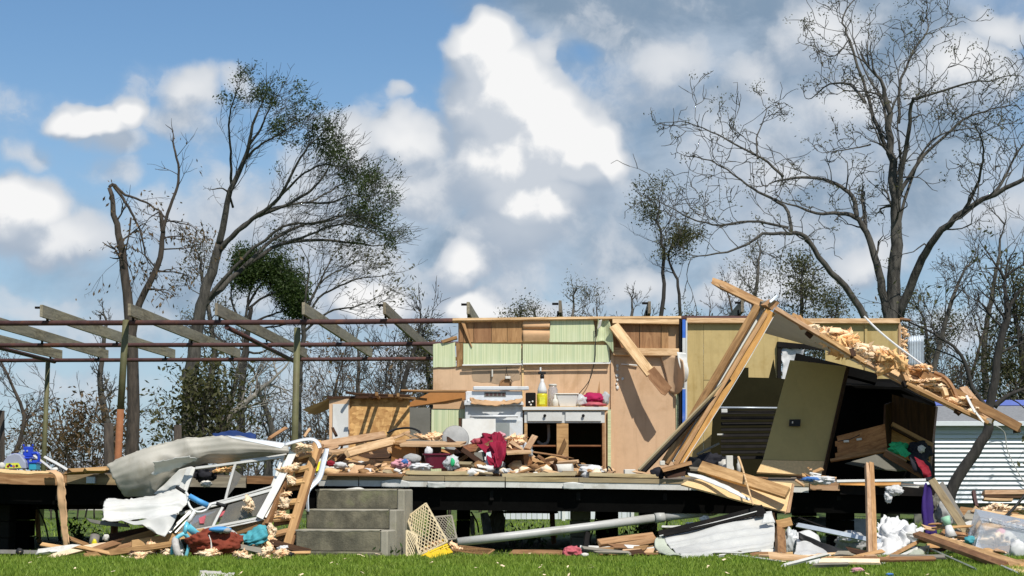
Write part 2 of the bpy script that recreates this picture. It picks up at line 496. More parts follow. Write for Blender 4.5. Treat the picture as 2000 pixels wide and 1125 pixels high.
def special_materials():
    # OSB: overlapping strands
    m, N, bs, out = new_mat('osb')
    co = objco(N)
    v1 = N.n('ShaderNodeTexVoronoi')
    N.put(v1.inputs['Vector'], N.v('MULTIPLY', co, (14, 34, 34)))
    v1.inputs['Scale'].default_value = 1.0
    v2 = N.n('ShaderNodeTexVoronoi')
    N.put(v2.inputs['Vector'], N.v('MULTIPLY', co, (30, 12, 30)))
    v2.inputs['Scale'].default_value = 1.0
    f = N.m('ADD', N.m('MULTIPLY', N.v('DOT_PRODUCT', v1.outputs['Color'], (.4, .3, .3)), .6), N.m('MULTIPLY', N.v('DOT_PRODUCT', v2.outputs['Color'], (.3, .4, .3)), .4))
    c = N.mix(N.ss(f, .25, .75), (.34, .17, .05, 1), (.66, .40, .15, 1))
    N.put(bs.inputs['Base Color'], c)
    bs.inputs['Roughness'].default_value = .8
    setbump(N, bs, f, .4, .004)

    # green wallpaper with pale vertical stripes
    m, N, bs, out = new_mat('green_wallpaper')
    co = objco(N)
    st = N.noise(N.v('MULTIPLY', co, (75, .6, .6)), 1.0, 2, .4)
    st2 = N.noise(N.v('MULTIPLY', co, (17, .5, .5)), 1.0, 2, .4)
    blot = N.noise(co, 3, 5, .6)
    c = N.mix(N.ss(st, .38, .62), (.47, .53, .29, 1), (.64, .67, .43, 1))
    c = N.mix(N.m('MULTIPLY', N.ss(st2, .45, .65), .4), c, (.36, .47, .28, 1))
    c = N.mix(N.m('MULTIPLY', N.ss(blot, .48, .72), .35), c, (.62, .66, .46, 1))
    N.put(bs.inputs['Base Color'], c)
    bs.inputs['Roughness'].default_value = .6
    setbump(N, bs, blot, .2, .01)

    # old concrete: lichen, streaks, dark damp risers
    m, N, bs, out = new_mat('old_concrete')
    co = objco(N)
    n1 = N.noise(co, 5, 8, .65)
    n2 = N.noise(N.v('MULTIPLY', co, (9, 9, 1.6)), 1.0, 6, .6)
    n3 = N.noise(co, 60, 3, .6)
    c = N.mix(N.ss(n1, .35, .65), (.05, .045, .027, 1), (.175, .155, .10, 1))
    c = N.mix(N.m('MULTIPLY', N.ss(n2, .45, .68), .8), c, (.06, .057, .036, 1))
    c = N.mix(N.m('MULTIPLY', N.ss(N.noise(co, 3.2, 6, .6), .54, .68), .5), c, (.13, .15, .05, 1))
    c = N.mix(N.m('MULTIPLY', n3, .25), c, (.3, .28, .22, 1))
    N.put(bs.inputs['Base Color'], c)
    bs.inputs['Roughness'].default_value = .9
    setbump(N, bs, N.m('ADD', n1, N.m('MULTIPLY', n3, .5)), .6, .012)

    # bark
    for nm, a, b in (('bark_grey', (.02, .018, .015, 1), (.09, .082, .068, 1)), ('bark_brown', (.022, .017, .013, 1), (.075, .058, .044, 1)),
                     ('bark_dark', (.012, .0105, .0095, 1), (.042, .037, .032, 1)), ('bark_pale', (.09, .082, .07, 1), (.30, .28, .24, 1))):
        m, N, bs, out = new_mat(nm)
        co = objco(N)
        n1 = N.noise(N.v('MULTIPLY', co, (14, 14, 3)), 1.0, 6, .65)
        n2 = N.noise(co, 1.4, 4, .6)
        c = N.mix(N.ss(n1, .3, .7), a, b)
        c = N.mix(N.m('MULTIPLY', N.ss(n2, .5, .7), .45), c, sc4(b, 1.25))
        N.put(bs.inputs['Base Color'], c)
        bs.inputs['Roughness'].default_value = .9
        setbump(N, bs, n1, .7, .03)

    # foliage: a per-leaf random value tints each leaf
    for nm, a, b in (('leaf_green', (.016, .030, .008, 1), (.062, .085, .020, 1)), ('leaf_olive', (.04, .045, .018, 1), (.115, .11, .045, 1)),
                     ('leaf_brown', (.06, .04, .022, 1), (.19, .125, .065, 1)), ('leaf_pine', (.018, .034, .008, 1), (.055, .085, .02, 1)),
                     ('leaf_grey', (.07, .068, .045, 1), (.17, .16, .11, 1)), ('grass_blade', (.085, .16, .012, 1), (.31, .42, .06, 1)),
                     ('weed_leaf', (.02, .05, .012, 1), (.07, .13, .03, 1))):
        m, N, bs, out = new_mat(nm)
        at = N.n('ShaderNodeAttribute')
        at.attribute_name = 'tint'
        c = N.mix(at.outputs['Fac'], a, b)
        if nm == 'grass_blade':
            pos = N.n('ShaderNodeNewGeometry').outputs['Position']
            c = N.mix(N.m('MULTIPLY', N.ss(N.noise(pos, 1.3, 4, .6), .42, .66), .55), c, (.20, .25, .04, 1))
        N.put(bs.inputs['Base Color'], c)
        bs.inputs['Roughness'].default_value = .55
        bs.inputs['Specular IOR Level'].default_value = .25
        tr = N.n('ShaderNodeBsdfTranslucent')
        N.put(tr.inputs['Color'], N.mix(1.0, c, (1.25, 1.35, .7, 1), 'MULTIPLY'))
        mx = N.n('ShaderNodeMixShader')
        mx.inputs[0].default_value = .32
        m.node_tree.links.new(bs.outputs[0], mx.inputs[1])
        m.node_tree.links.new(tr.outputs[0], mx.inputs[2])
        m.node_tree.links.new(mx.outputs[0], out.inputs['Surface'])

    # lawn soil and turf
    m, N, bs, out = new_mat('turf')
    co = objco(N)
    n1 = N.noise(co, 1.1, 6, .6)
    n2 = N.noise(co, 22, 5, .65)
    c = N.mix(N.ss(n2, .3, .7), (.045, .085, .010, 1), (.115, .17, .025, 1))
    c = N.mix(N.m('MULTIPLY', N.ss(n1, .48, .66), .5), c, (.13, .115, .045, 1))
    N.put(bs.inputs['Base Color'], c)
    bs.inputs['Roughness'].default_value = .95
    setbump(N, bs, n2, .8, .05)


special_materials()


# ------------------------------------------------------------------ object helpers
WM = {}


def register(o, parent, M):
    COL.objects.link(o)
    if parent is not None:
        o.parent = parent
        o.matrix_basis = WM[parent.name].inverted() @ M
    else:
        o.matrix_basis = M
    WM[o.name] = M
    return o


def tag(o, label=None, cat=None, group=None, kind=None):
    if label:
        o['label'] = label
    if cat:
        o['category'] = cat
    if group:
        o['group'] = group
    if kind:
        o['kind'] = kind
    return o


def thing(name, label, cat, loc, group=None):
    o = bpy.data.objects.new(name, None)
    o.empty_display_size = .2
    M = Matrix.Translation(Vector(loc))
    register(o, None, M)
    return tag(o, label, cat, group)


def mesh_obj(name, verts, faces, material, parent=None, M=None, smooth=False, bevel=0.0):
    """verts in world space; M gives the object's own frame"""
    me = bpy.data.meshes.new(name)
    if M is None:
        c = sum((Vector(v) for v in verts), Vector()) / len(verts)
        M = Matrix.Translation(c)
    Mi = M.inverted()
    me.from_pydata([Mi @ Vector(v) for v in verts], [], faces)
    me.materials.append(MATS[material] if isinstance(material, str) else material)
    bm = bmesh.new()
    bm.from_mesh(me)
    bmesh.ops.recalc_face_normals(bm, faces=bm.faces)
    if bevel:
        bmesh.ops.bevel(bm, geom=list(bm.edges), offset=bevel, segments=1, affect='EDGES', clamp_overlap=True)
    if smooth:
        for f in bm.faces:
            f.smooth = True
    bm.to_mesh(me)
    bm.free()
    o = bpy.data.objects.new(name, me)
    return register(o, parent, M)


def frame(x, n, origin):
    X = Vector(x).normalized()
    n = Vector(n)
    Z = n - X * n.dot(X)
    if Z.length < 1e-5:
        Z = Vector((0, 0, 1)) - X * X.z
        if Z.length < 1e-5:
            Z = Vector((0, 1, 0))
    Z.normalize()
    Y = Z.cross(X)
    return Matrix(((X.x, Y.x, Z.x, origin[0]), (X.y, Y.y, Z.y, origin[1]), (X.z, Y.z, Z.z, origin[2]), (0, 0, 0, 1)))


FACE = (0.1, -1, 0.25)


def plank(name, a, b, w, t, material, parent=None, n=FACE, warp=.004, jag0=0.0, jag1=0.0, w1=None, seg=4, twist=0.0, sag=0.0):
    """a board from a to b: w across its broad face, t thick; ends may be splintered"""
    a, b = Vector(a), Vector(b)
    M = frame(b - a, n, (a + b) / 2)
    L = (b - a).length
    w1 = w if w1 is None else w1
    rs = random.Random(int(abs(a.x * 7919 + b.z * 104729) * 100) + len(name))
    verts, faces = [], []
    ph = rs.random() * 6
    for i in range(seg + 1):
        u = i / seg
        x = (u - .5) * L
        ww = w + (w1 - w) * u
        dy = math.sin(ph + u * 3) * warp
        dz = math.cos(ph + u * 2.3) * warp - sag * (1 - (2 * u - 1) ** 2)
        tw = twist * (u - .5)
        for k, (sy, sz) in enumerate(((-1, -1), (1, -1), (1, 1), (-1, 1))):
            xx = x
            if i == 0 and jag0:
                xx += rs.uniform(-jag0 * .3, jag0)
            if i == seg and jag1:
                xx -= rs.uniform(-jag1 * .3, jag1)
            y, z = sy * ww / 2, sz * t / 2
            verts.append(M @ Vector((xx, y * math.cos(tw) - z * math.sin(tw) + dy, y * math.sin(tw) + z * math.cos(tw) + dz)))
    for i in range(seg):
        o0, o1 = i * 4, i * 4 + 4
        for k in range(4):
            faces.append((o0 + k, o0 + (k + 1) % 4, o1 + (k + 1) % 4, o1 + k))
    faces.append((0, 1, 2, 3))
    faces.append((seg * 4 + 3, seg * 4 + 2, seg * 4 + 1, seg * 4))
    return mesh_obj(name, verts, faces, material, parent, M, bevel=min(t, w) * .06)


def pp(name, p0, p1, wpx, t, material, parent=None, **kw):
    """plank given by photograph pixels with depths; wpx is its broad face in pixels"""
    Y = (p0[2] + p1[2]) / 2
    w = wpx / S(Y)
    n = kw.get('n', FACE)
    if n[2] > abs(n[1]):          # lying flat: what shows is the edge, t runs into depth
        w, t = t, w
    return plank(name, PG(*p0), PG(*p1), w, t, material, parent, **kw)


def box(name, lo, hi, material, parent=None, bevel=.004, rotz=0.0):
    lo, hi = Vector(lo), Vector(hi)
    c = (lo + hi) / 2
    h = (hi - lo) / 2
    M = Matrix.Translation(c) @ Matrix.Rotation(rotz, 4, 'Z')
    vs = [M @ Vector((sx * h.x, sy * h.y, sz * h.z)) for sz in (-1, 1) for sx, sy in ((-1, -1), (1, -1), (1, 1), (-1, 1))]
    fs = [(0, 3, 2, 1), (4, 5, 6, 7), (0, 1, 5, 4), (1, 2, 6, 5), (2, 3, 7, 6), (3, 0, 4, 7)]
    return mesh_obj(name, vs, fs, material, parent, M, bevel=bevel)


def slab(name, pts, t, material, parent=None, jag=0.0, grain=None, back=None, div=0):
    """a flat or slightly bent board cut to an outline of (px, py, Y); t thick, away from the viewer"""
    rs = random.Random(len(pts) * 977 + int(pts[0][0]))
    if div or jag:
        q = []
        n = div or 4
        for i, p in enumerate(pts):
            p2 = pts[(i + 1) % len(pts)]
            for k in range(n):
                u = k / n
                j = jag if k else jag * .3
                q.append((p[0] + (p2[0] - p[0]) * u + rs.uniform(-j, j), p[1] + (p2[1] - p[1]) * u + rs.uniform(-j, j), p[2] + (p2[2] - p[2]) * u))
        pts = q
    w = [PG(*p) for p in pts]
    nrm = Vector()
    for i in range(len(w)):
        a, b = w[i], w[(i + 1) % len(w)]
        nrm += a.cross(b)
    nrm.normalize()
    c = sum(w, Vector()) / len(w)
    if nrm.dot(c - Vector((0, 0, CAMZ))) > 0:
        nrm = -nrm
    off = Vector(back) if back is not None else -nrm
    n = len(w)
    vs = list(w) + [p + off * t for p in w]
    if grain is None:
        grain = max(((w[(i + 1) % n] - w[i]) for i in range(n)), key=lambda d: d.length)
    M = frame(grain, nrm, c)
    fs = [tuple(range(n)), tuple(range(2 * n - 1, n - 1, -1))]
    fs += [(i, i + n, (i + 1) % n + n, (i + 1) % n) for i in range(n)]
    o = mesh_obj(name, vs, fs, material, parent, M)
    return o


def catmull(p, u):
    n = len(p) - 1
    x = min(max(u, 0), 1) * n
    i = min(int(x), n - 1)
    t = x - i
    a = p[max(i - 1, 0)]
    b = p[i]
    c = p[i + 1]
    d = p[min(i + 2, n)]
    return .5 * ((2 * b) + (c - a) * t + (2 * a - 5 * b + 4 * c - d) * t * t + (3 * b - a - 3 * c + d) * t * t * t)


def sheet(name, rows, material, parent=None, nu=28, nv=12, t=.004, amp=.0, freq=3.0, seed=0, world=False, edge=0.0, fold=None, grain=None, crease=0.0):
    """a bent sheet through rows of control points (px, py, Y); amp crumples it"""
    W = [[(Vector(p) if world else PG(*p)) for p in r] for r in rows]
    verts = []
    for j in range(nv + 1):
        vv = j / nv
        for i in range(nu + 1):
            uu = i / nu
            col = [catmull(r, uu) for r in W]
            verts.append(catmull(col, vv))
    g = lambda i, j: verts[j * (nu + 1) + i]
    nr = []
    for j in range(nv + 1):
        for i in range(nu + 1):
            du = g(min(i + 1, nu), j) - g(max(i - 1, 0), j)
            dv = g(i, min(j + 1, nv)) - g(i, max(j - 1, 0))
            n = du.cross(dv)
            nr.append(n.normalized() if n.length > 1e-9 else Vector((0, -1, 0)))
    off = Vector((seed * 7.3, seed * 3.1, seed * 1.7))
    out = []
    for k, v in enumerate(verts):
        d = 0.0
        if amp:
            d += amp * (noise.noise(v * freq + off) + .5 * noise.noise(v * freq * 2.7 + off))
        if crease:
            d += crease * (abs(noise.noise(v * 2.1 + off)) + .6 * abs(noise.noise(v * 4.3 - off)) - .35)
        if fold:
            d += fold(k % (nu + 1) / nu, k // (nu + 1) / nv)
        q = v + nr[k] * d
        if edge:
            i, j = k % (nu + 1), k // (nu + 1)
            if i in (0, nu) or j in (0, nv):
                q += Vector((noise.noise(q * 23 + off), noise.noise(q * 19 - off), noise.noise(q * 29 + off * 2))) * edge
        out.append(q)
    fs = [(j * (nu + 1) + i, j * (nu + 1) + i + 1, (j + 1) * (nu + 1) + i + 1, (j + 1) * (nu + 1) + i) for j in range(nv) for i in range(nu)]
    c = sum(out, Vector()) / len(out)
    M = frame(grain if grain is not None else W[0][-1] - W[0][0], nr[len(nr) // 2], c)
    o = mesh_obj(name, out, fs, material, parent, M, smooth=True)
    if t:
        md = o.modifiers.new("thickness", 'SOLIDIFY')
        md.thickness = t
        md.offset = 0
    return o


def tube_data(pts, radii, sides, verts, faces, cap=True):
    """append a tapered tube through pts"""
    base = len(verts)
    n = len(pts)
    d0 = (pts[1] - pts[0]).normalized()
    ref = Vector((0, 0, 1)) if abs(d0.z) < .9 else Vector((1, 0, 0))
    X = d0.cross(ref).normalized()
    for i in range(n):
        d = (pts[min(i + 1, n - 1)] - pts[max(i - 1, 0)]).normalized()
        X = (X - d * X.dot(d))
        if X.length < 1e-6:
            X = d.orthogonal()
        X.normalize()
        Yv = d.cross(X)
        r = radii[i]
        for k in range(sides):
            a = 2 * math.pi * k / sides
            verts.append(pts[i] + X * (math.cos(a) * r) + Yv * (math.sin(a) * r))
    for i in range(n - 1):
        for k in range(sides):
            a, b = base + i * sides + k, base + i * sides + (k + 1) % sides
            faces.append((a, b, b + sides, a + sides))
    if cap:
        faces.append(tuple(base + k for k in range(sides))[::-1])
        faces.append(tuple(base + (n - 1) * sides + k for k in range(sides)))


def tube(name, pts, r, material, parent=None, sides=10, smooth_pts=0, smooth=True):
    pts = [Vector(p) for p in pts]
    if smooth_pts:
        pts = [catmull(pts, i / smooth_pts) for i in range(smooth_pts + 1)]
    rr = r if isinstance(r, (list, tuple)) else [r] * len(pts)
    if len(rr) != len(pts):
        rr = [rr[min(int(i / (len(pts) - 1) * (len(rr) - 1)), len(rr) - 2)] * (1 - ((i / (len(pts) - 1) * (len(rr) - 1)) - min(int(i / (len(pts) - 1) * (len(rr) - 1)), len(rr) - 2)))
              + rr[min(int(i / (len(pts) - 1) * (len(rr) - 1)), len(rr) - 2) + 1] * ((i / (len(pts) - 1) * (len(rr) - 1)) - min(int(i / (len(pts) - 1) * (len(rr) - 1)), len(rr) - 2)) for i in range(len(pts))]
    vs, fs = [], []
    tube_data(pts, rr, sides, vs, fs)
    o = mesh_obj(name, vs, fs, material, parent)
    for f in o.data.polygons:
        f.use_smooth = len(f.vertices) == 4 and smooth
    return o


def ptube(name, pts, rpx, material, parent=None, **kw):
    Y = sum(p[2] for p in pts) / len(pts)
    return tube(name, [P(*p) for p in pts], rpx / S(Y), material, parent, **kw)


def crumple(name, c, size, material, parent=None, seed=0, amp=.35, freq=2.2, sub=4, ridged=.35, flat=None, rotz=0.0):
    """a heap of cloth or fluff: a displaced ball, size = half extents, sitting flat below if flat is given"""
    bm = bmesh.new()
    bmesh.ops.create_icosphere(bm, subdivisions=sub, radius=1.0)
    off = Vector((seed * 5.3 + 1.7, seed * 9.1, seed * 2.9))
    c = Vector(c)
    M = Matrix.Translation(c) @ Matrix.Rotation(rotz, 4, 'Z')
    vs = []
    for v in bm.verts:
        p = v.co.copy()
        d = noise.noise(p * freq + off) * amp
        d += noise.noise(p * freq * 2.3 + off) * amp * .5
        d += (abs(noise.noise(p * freq * 1.6 - off)) - .25) * -amp * 1.6 * ridged
        d += (abs(noise.noise(p * freq * 3.7 - off)) - .25) * -amp * .9 * ridged
        d += noise.noise(p * freq * 6 + off) * amp * .22
        d += noise.noise(p * freq * 13 - off) * amp * .12
        p = p * (1 + d)
        q = Vector((p.x * size[0], p.y * size[1], p.z * size[2]))
        if flat is not None and q.z < -flat:
            q.z = -flat + (q.z + flat) * .05
        vs.append(M @ q)
    fs = [tuple(v.index for v in f.verts) for f in bm.faces]
    bm.free()
    return mesh_obj(name, vs, fs, material, parent, M, smooth=True)


def fluff(name, c, size, material, parent=None, seed=0):
    """torn insulation: flattened ragged lobes and curled flaps in one lump"""
    rs = random.Random(int(seed * 131) + 5)
    c = Vector(c)
    vs, fs = [], []
    for k in range(6):
        bm = bmesh.new()
        bmesh.ops.create_icosphere(bm, subdivisions=3, radius=1.0)
        R = Matrix.Rotation(rs.uniform(-.9, .9), 3, 'Y') @ Matrix.Rotation(rs.uniform(0, 6.28), 3, 'Z') @ Matrix.Rotation(rs.uniform(-.6, .6), 3, 'X')
        sx, sy, sz = rs.uniform(.5, .95), rs.uniform(.3, .6), rs.uniform(.12, .4)
        o = Vector((rs.uniform(-.5, .5), rs.uniform(-.5, .5), rs.uniform(-.5, .45)))
        off = Vector((seed * 3.7 + k * 11, k * 5.1, seed))
        b0 = len(vs)
        for v in bm.verts:
            p = v.co
            d = .34 * noise.noise(p * 2.3 + off) + .26 * noise.noise(p * 5.1 - off) + .16 * noise.noise(p * 11 + off)
            q = R @ Vector((p.x * sx, p.y * sy, p.z * sz)) * (1 + d * 1.5)
            q += o
            vs.append(c + Vector((q.x * size[0], q.y * size[1], q.z * size[2])))
        fs += [tuple(v.index + b0 for v in f.verts) for f in bm.faces]
        bm.free()
    # fibres and tatters standing off the surface
    body = len(vs)
    S_ = Vector(size)
    for k in range(170):
        p = vs[rs.randrange(body)]
        a = Vector((rs.gauss(0, 1), rs.gauss(0, 1), rs.gauss(0, .8)))
        b = Vector((rs.gauss(0, 1), rs.gauss(0, 1), rs.gauss(0, 1))) * .3
        g = rs.uniform(.10, .26)
        b0 = len(vs)
        vs += [p - b * S_.z * g * 2, p + b * S_.z * g * 2, p + Vector((a.x * S_.x * .6, a.y * S_.y * .6, a.z * S_.z)) * g * 1.6]
        fs.append((b0, b0 + 1, b0 + 2))
    return mesh_obj(name, vs, fs, material, parent, Matrix.Translation(c), smooth=True)


def pcr(name, px, py, Y, wpx, hpx, material, parent=None, depth=None, **kw):
    s = S(Y)
    if material.startswith(('insulation', 'foam')):
        return fluff(name, PG(px, py + hpx * .3, Y) + Vector((0, 0, hpx * .3 / s)), (wpx / 2 / s * 1.05, (depth or wpx * .7) / 2 / s, hpx / 2 / s * 1.15), material, parent, kw.get('seed', 0))
    return crumple(name, PG(px, py + hpx * .3, Y) + Vector((0, 0, hpx * .3 / s)), (wpx / 2 / s, (depth or wpx * .7) / 2 / s, hpx / 2 / s), material, parent, **kw)


def lathe(name, c, prof, material, parent=None, sides=20, axis=(0, 0, 1)):
    """profile [(radius, height)] turned about the axis at c"""
    c = Vector(c)
    q = Vector(axis).to_track_quat('Z', 'Y')
    M = Matrix.Translation(c) @ q.to_matrix().to_4x4()
    vs, fs = [], []
    for (r, h) in prof:
        for k in range(sides):
            a = 2 * math.pi * k / sides
            vs.append(M @ Vector((math.cos(a) * r, math.sin(a) * r, h)))
    for i in range(len(prof) - 1):
        for k in range(sides):
            a, b = i * sides + k, i * sides + (k + 1) % sides
            fs.append((a, b, b + sides, a + sides))
    fs.append(tuple(range(sides))[::-1])
    fs.append(tuple((len(prof) - 1) * sides + k for k in range(sides)))
    o = mesh_obj(name, vs, fs, material, parent, M)
    for f in o.data.polygons:
        f.use_smooth = len(f.vertices) == 4
    return o

# ================================================================== the setting
def build_ground():
    n = 90
    vs, fs = [], []
    xs = np.concatenate([np.linspace(-700, -30, 10), np.linspace(-28, 28, 57), np.linspace(30, 700, 10)])
    ys = np.concatenate([np.linspace(-300, 8, 6), np.linspace(9, 60, 78), np.linspace(66, 1400, 12)])
    for y in ys:
        for x in xs:
            z = 0.0
            if abs(x) < 29 and 8 < y < 62:
                z = .03 * noise.noise(Vector((x * .5, y * .5, 0))) - .02
            vs.append((x, y, z))
    w = len(xs)
    fs = [(j * w + i, j * w + i + 1, (j + 1) * w + i + 1, (j + 1) * w + i) for j in range(len(ys) - 1) for i in range(w - 1)]
    o = mesh_obj('lawn', vs, fs, 'turf', None, Matrix.Identity(4), smooth=True)
    tag(o, kind='structure')


build_ground()


def blades(name, spec, material, label, cat, seed=1):
    """grass: spec is a list of (count, x0, x1, y0, y1, height, width)"""
    rg = np.random.default_rng(seed)
    V, T = [], []
    for (cnt, x0, x1, y0, y1, h, w) in spec:
        x = rg.uniform(x0, x1, cnt)
        y = rg.uniform(y0, y1, cnt)
        cl = np.sin(x * 2.3 + 1.1 * np.sin(y * 1.7)) * np.sin(y * 3.1 + x) + .7 * np.sin(x * 7.1 + y * 5)
        hh = h * (0.55 + .5 * rg.random(cnt)) * (1 + .16 * cl)
        ang = rg.uniform(0, 2 * np.pi, cnt)
        lean = rg.uniform(.1, .65, cnt) * hh
        la = rg.uniform(0, 2 * np.pi, cnt)
        dx, dy = np.cos(ang) * w / 2, np.sin(ang) * w / 2
        z = np.zeros(cnt) - .02
        lx, ly = np.cos(la) * lean, np.sin(la) * lean
        b0 = np.stack([x - dx, y - dy, z], 1)
        b1 = np.stack([x + dx, y + dy, z], 1)
        m0 = np.stack([x - dx * .8 + lx * .35, y - dy * .8 + ly * .35, z + hh * .6], 1)
        m1 = np.stack([x + dx * .8 + lx * .35, y + dy * .8 + ly * .35, z + hh * .6], 1)
        tp = np.stack([x + lx, y + ly, z + hh], 1)
        V.append(np.stack([b0, b1, m1, m0, tp], 1).reshape(-1, 3))
        T.append(np.repeat(np.clip(rg.normal(.5, .25, cnt), 0, 1), 5))
    V = np.concatenate(V)
    T = np.concatenate(T).astype(np.float32)
    nb = len(V) // 5
    base = np.arange(nb) * 5
    tri = np.stack([base, base + 1, base + 2, base, base + 2, base + 3, base + 3, base + 2, base + 4], 1).reshape(-1, 3)
    me = bpy.data.meshes.new(name)
    me.vertices.add(len(V))
    me.vertices.foreach_set('co', V.astype(np.float32).ravel())
    me.loops.add(len(tri) * 3)
    me.loops.foreach_set('vertex_index', tri.astype(np.int32).ravel())
    me.polygons.add(len(tri))
    me.polygons.foreach_set('loop_start', np.arange(0, len(tri) * 3, 3, dtype=np.int32))
    at = me.attributes.new('tint', 'FLOAT', 'POINT')
    at.data.foreach_set('value', T)
    me.update()
    me.validate()
    me.materials.append(MATS[material])
    o = bpy.data.objects.new(name, me)
    register(o, None, Matrix.Identity(4))
    tag(o, label, cat, kind='stuff')
    return o


blades('grass', [(120000, -7.2, 7.2, 13.2, 17.75, .058, .0085), (8000, -8, 8, 17.75, 20, .035, .008), (16000, -12, 12, 24.5, 38, .06, .014)],
       'grass_blade', 'green mown grass of the lawn in front of and behind the wreck', 'grass')


def lawn_litter():
    rs = random.Random(14)
    vs, fs = [], []
    for k in range(150):
        y = rs.uniform(13.3, 18.6)
        c = Vector((rs.uniform(-6, 6), y, rs.uniform(.02, .045)))
        a = rs.uniform(0, 6.28)
        L, w = rs.uniform(.008, .03), rs.uniform(.004, .011)
        u = Vector((math.cos(a), math.sin(a), rs.uniform(-.4, .4))) * L
        v = Vector((-math.sin(a), math.cos(a), rs.uniform(-.4, .4))) * w
        b = len(vs)
        vs += [c - u - v, c + u - v * .5, c + u * .8 + v, c - u * .9 + v]
        fs.append((b, b + 1, b + 2, b + 3))
    o = mesh_obj('lawn_litter', vs, fs, 'insulation_pale', None, Matrix.Identity(4))
    tag(o, 'small tan chips and scraps strewn through the lawn', 'litter', kind='stuff')


lawn_litter()


# ------------------------------------------------------------------ steel porch frame behind the wreck
def build_frame():
    r = thing('steel_roof_frame', 'rusty steel pipe frame with bare timber rafters standing behind the wrecked home', 'roof frame', (-4, 26, 0))
    rp = .034
    zn, zm, zf = 2.72, 2.705, 2.69
    Yn, Ym, Yf = 24.62, 28.3, 31.6
    tube('purlin_pipe', [(-9.5, Yn, zn), (-3, Yn, zn + .02), (3.05, Yn, zn + .075)], rp, 'rust_steel', r, sides=12)
    tube('purlin_pipe', [(-10.5, Ym, zm), (-3, Ym, zm + .015), (3.0, Ym, zm + .06)], rp * .95, 'rust_steel', r, sides=12)
    tube('purlin_pipe', [(-11.5, Yf, zf), (-3, Yf, zf + .03), (3.0, Yf, zf + .06)], rp * .95, 'rust_steel', r, sides=12)
    for X in (-7.65, -3.68):
        tube('tie_pipe', [(X, Yn, zn - .04), (X + .1, Yf, zf - .01)], .032, 'rust_steel', r, sides=10)
    # posts
    for px, Y, w, mt in ((246, Yn, .045, 'olive_steel'), (581, Yn, .044, 'olive_steel'), (94, Yf, .04, 'olive_steel')):
        top = P(px, 640 if Y == Yn else 706, Y)
        lean = -.10 if px == 246 else (-.05 if px == 94 else -.035)
        if px == 246:
            a = Vector((top.x, Y - .01, top.z + .10))
            m = Vector((top.x + lean * .45, Y - .01, 1.62))
            tube('post', [a, m], [w * .95, w], mt, r, sides=14)
            lo = tube('post', [m, Vector((top.x + lean, Y - .01, -.15))], [w * 1.0, w * 1.05], 'orange_rust', r, sides=14)
            lo['label'] = 'bright orange rusted lower half of the post'
        else:
            tube('post', [Vector((top.x, Y - .01, top.z)), Vector((top.x + lean, Y - .01, -.15))], [w * .95, w * 1.05], mt, r, sides=14)
    # rafters on the pipes
    near = [-210, -88, 82, 252, 423, 592, 752, 916, 1094, 1270, 1452]
    for i, px in enumerate(near):
        a = P(px, 614, 24.25)
        X0 = a.x
        X1 = X0 + .30
        zt = zn + .115 + .008 * i
        plank('rafter', (X0, 24.25, zt), (X1, 32.1, zt - .005), .155, .038, 'rafter_wood', r, n=(1, 0, 0), warp=.012, seg=6)
        # hanger straps holding the rafter to the pipes
        for (Y, z) in ((Yn, zn), (Ym, zm), (Yf, zf)):
            X = X0 + (X1 - X0) * (Y - 24.25) / 7.85
            if X < 3:
                box('strap', (X - .045, Y - .03, z + .01 + .01 * i), (X - .022, Y + .03, z + .10 + .008 * i), 'black_steel', r, bevel=.002)
        if px in (82, 752, 916, 1094, 1270, 1452):
            box('rafter_clip', (X0 - .10, 24.27, zt + .035), (X0 - .021, 24.31, zt + .062), 'black_steel', r, bevel=.002)
    return r


build_frame()


# ------------------------------------------------------------------ the wrecked mobile home
HOME = thing('wrecked_mobile_home', 'wrecked mobile home on piers with its roof and front wall torn away', 'mobile home', (-1, 21.6, 0))
YF, YB = 19.15, 24.12          # front edge of the floor, back wall


def deck_top(px):
    xs = [-300, 0, 220, 620, 1000, 1330, 1580, 1830]
    ys = [915, 919, 924, 931, 934, 939, 944, 950]
    return float(np.interp(px, xs, ys))


def deck_z(x):
    px = 1000 + x * F / YF
    return P(px, deck_top(px), YF).z


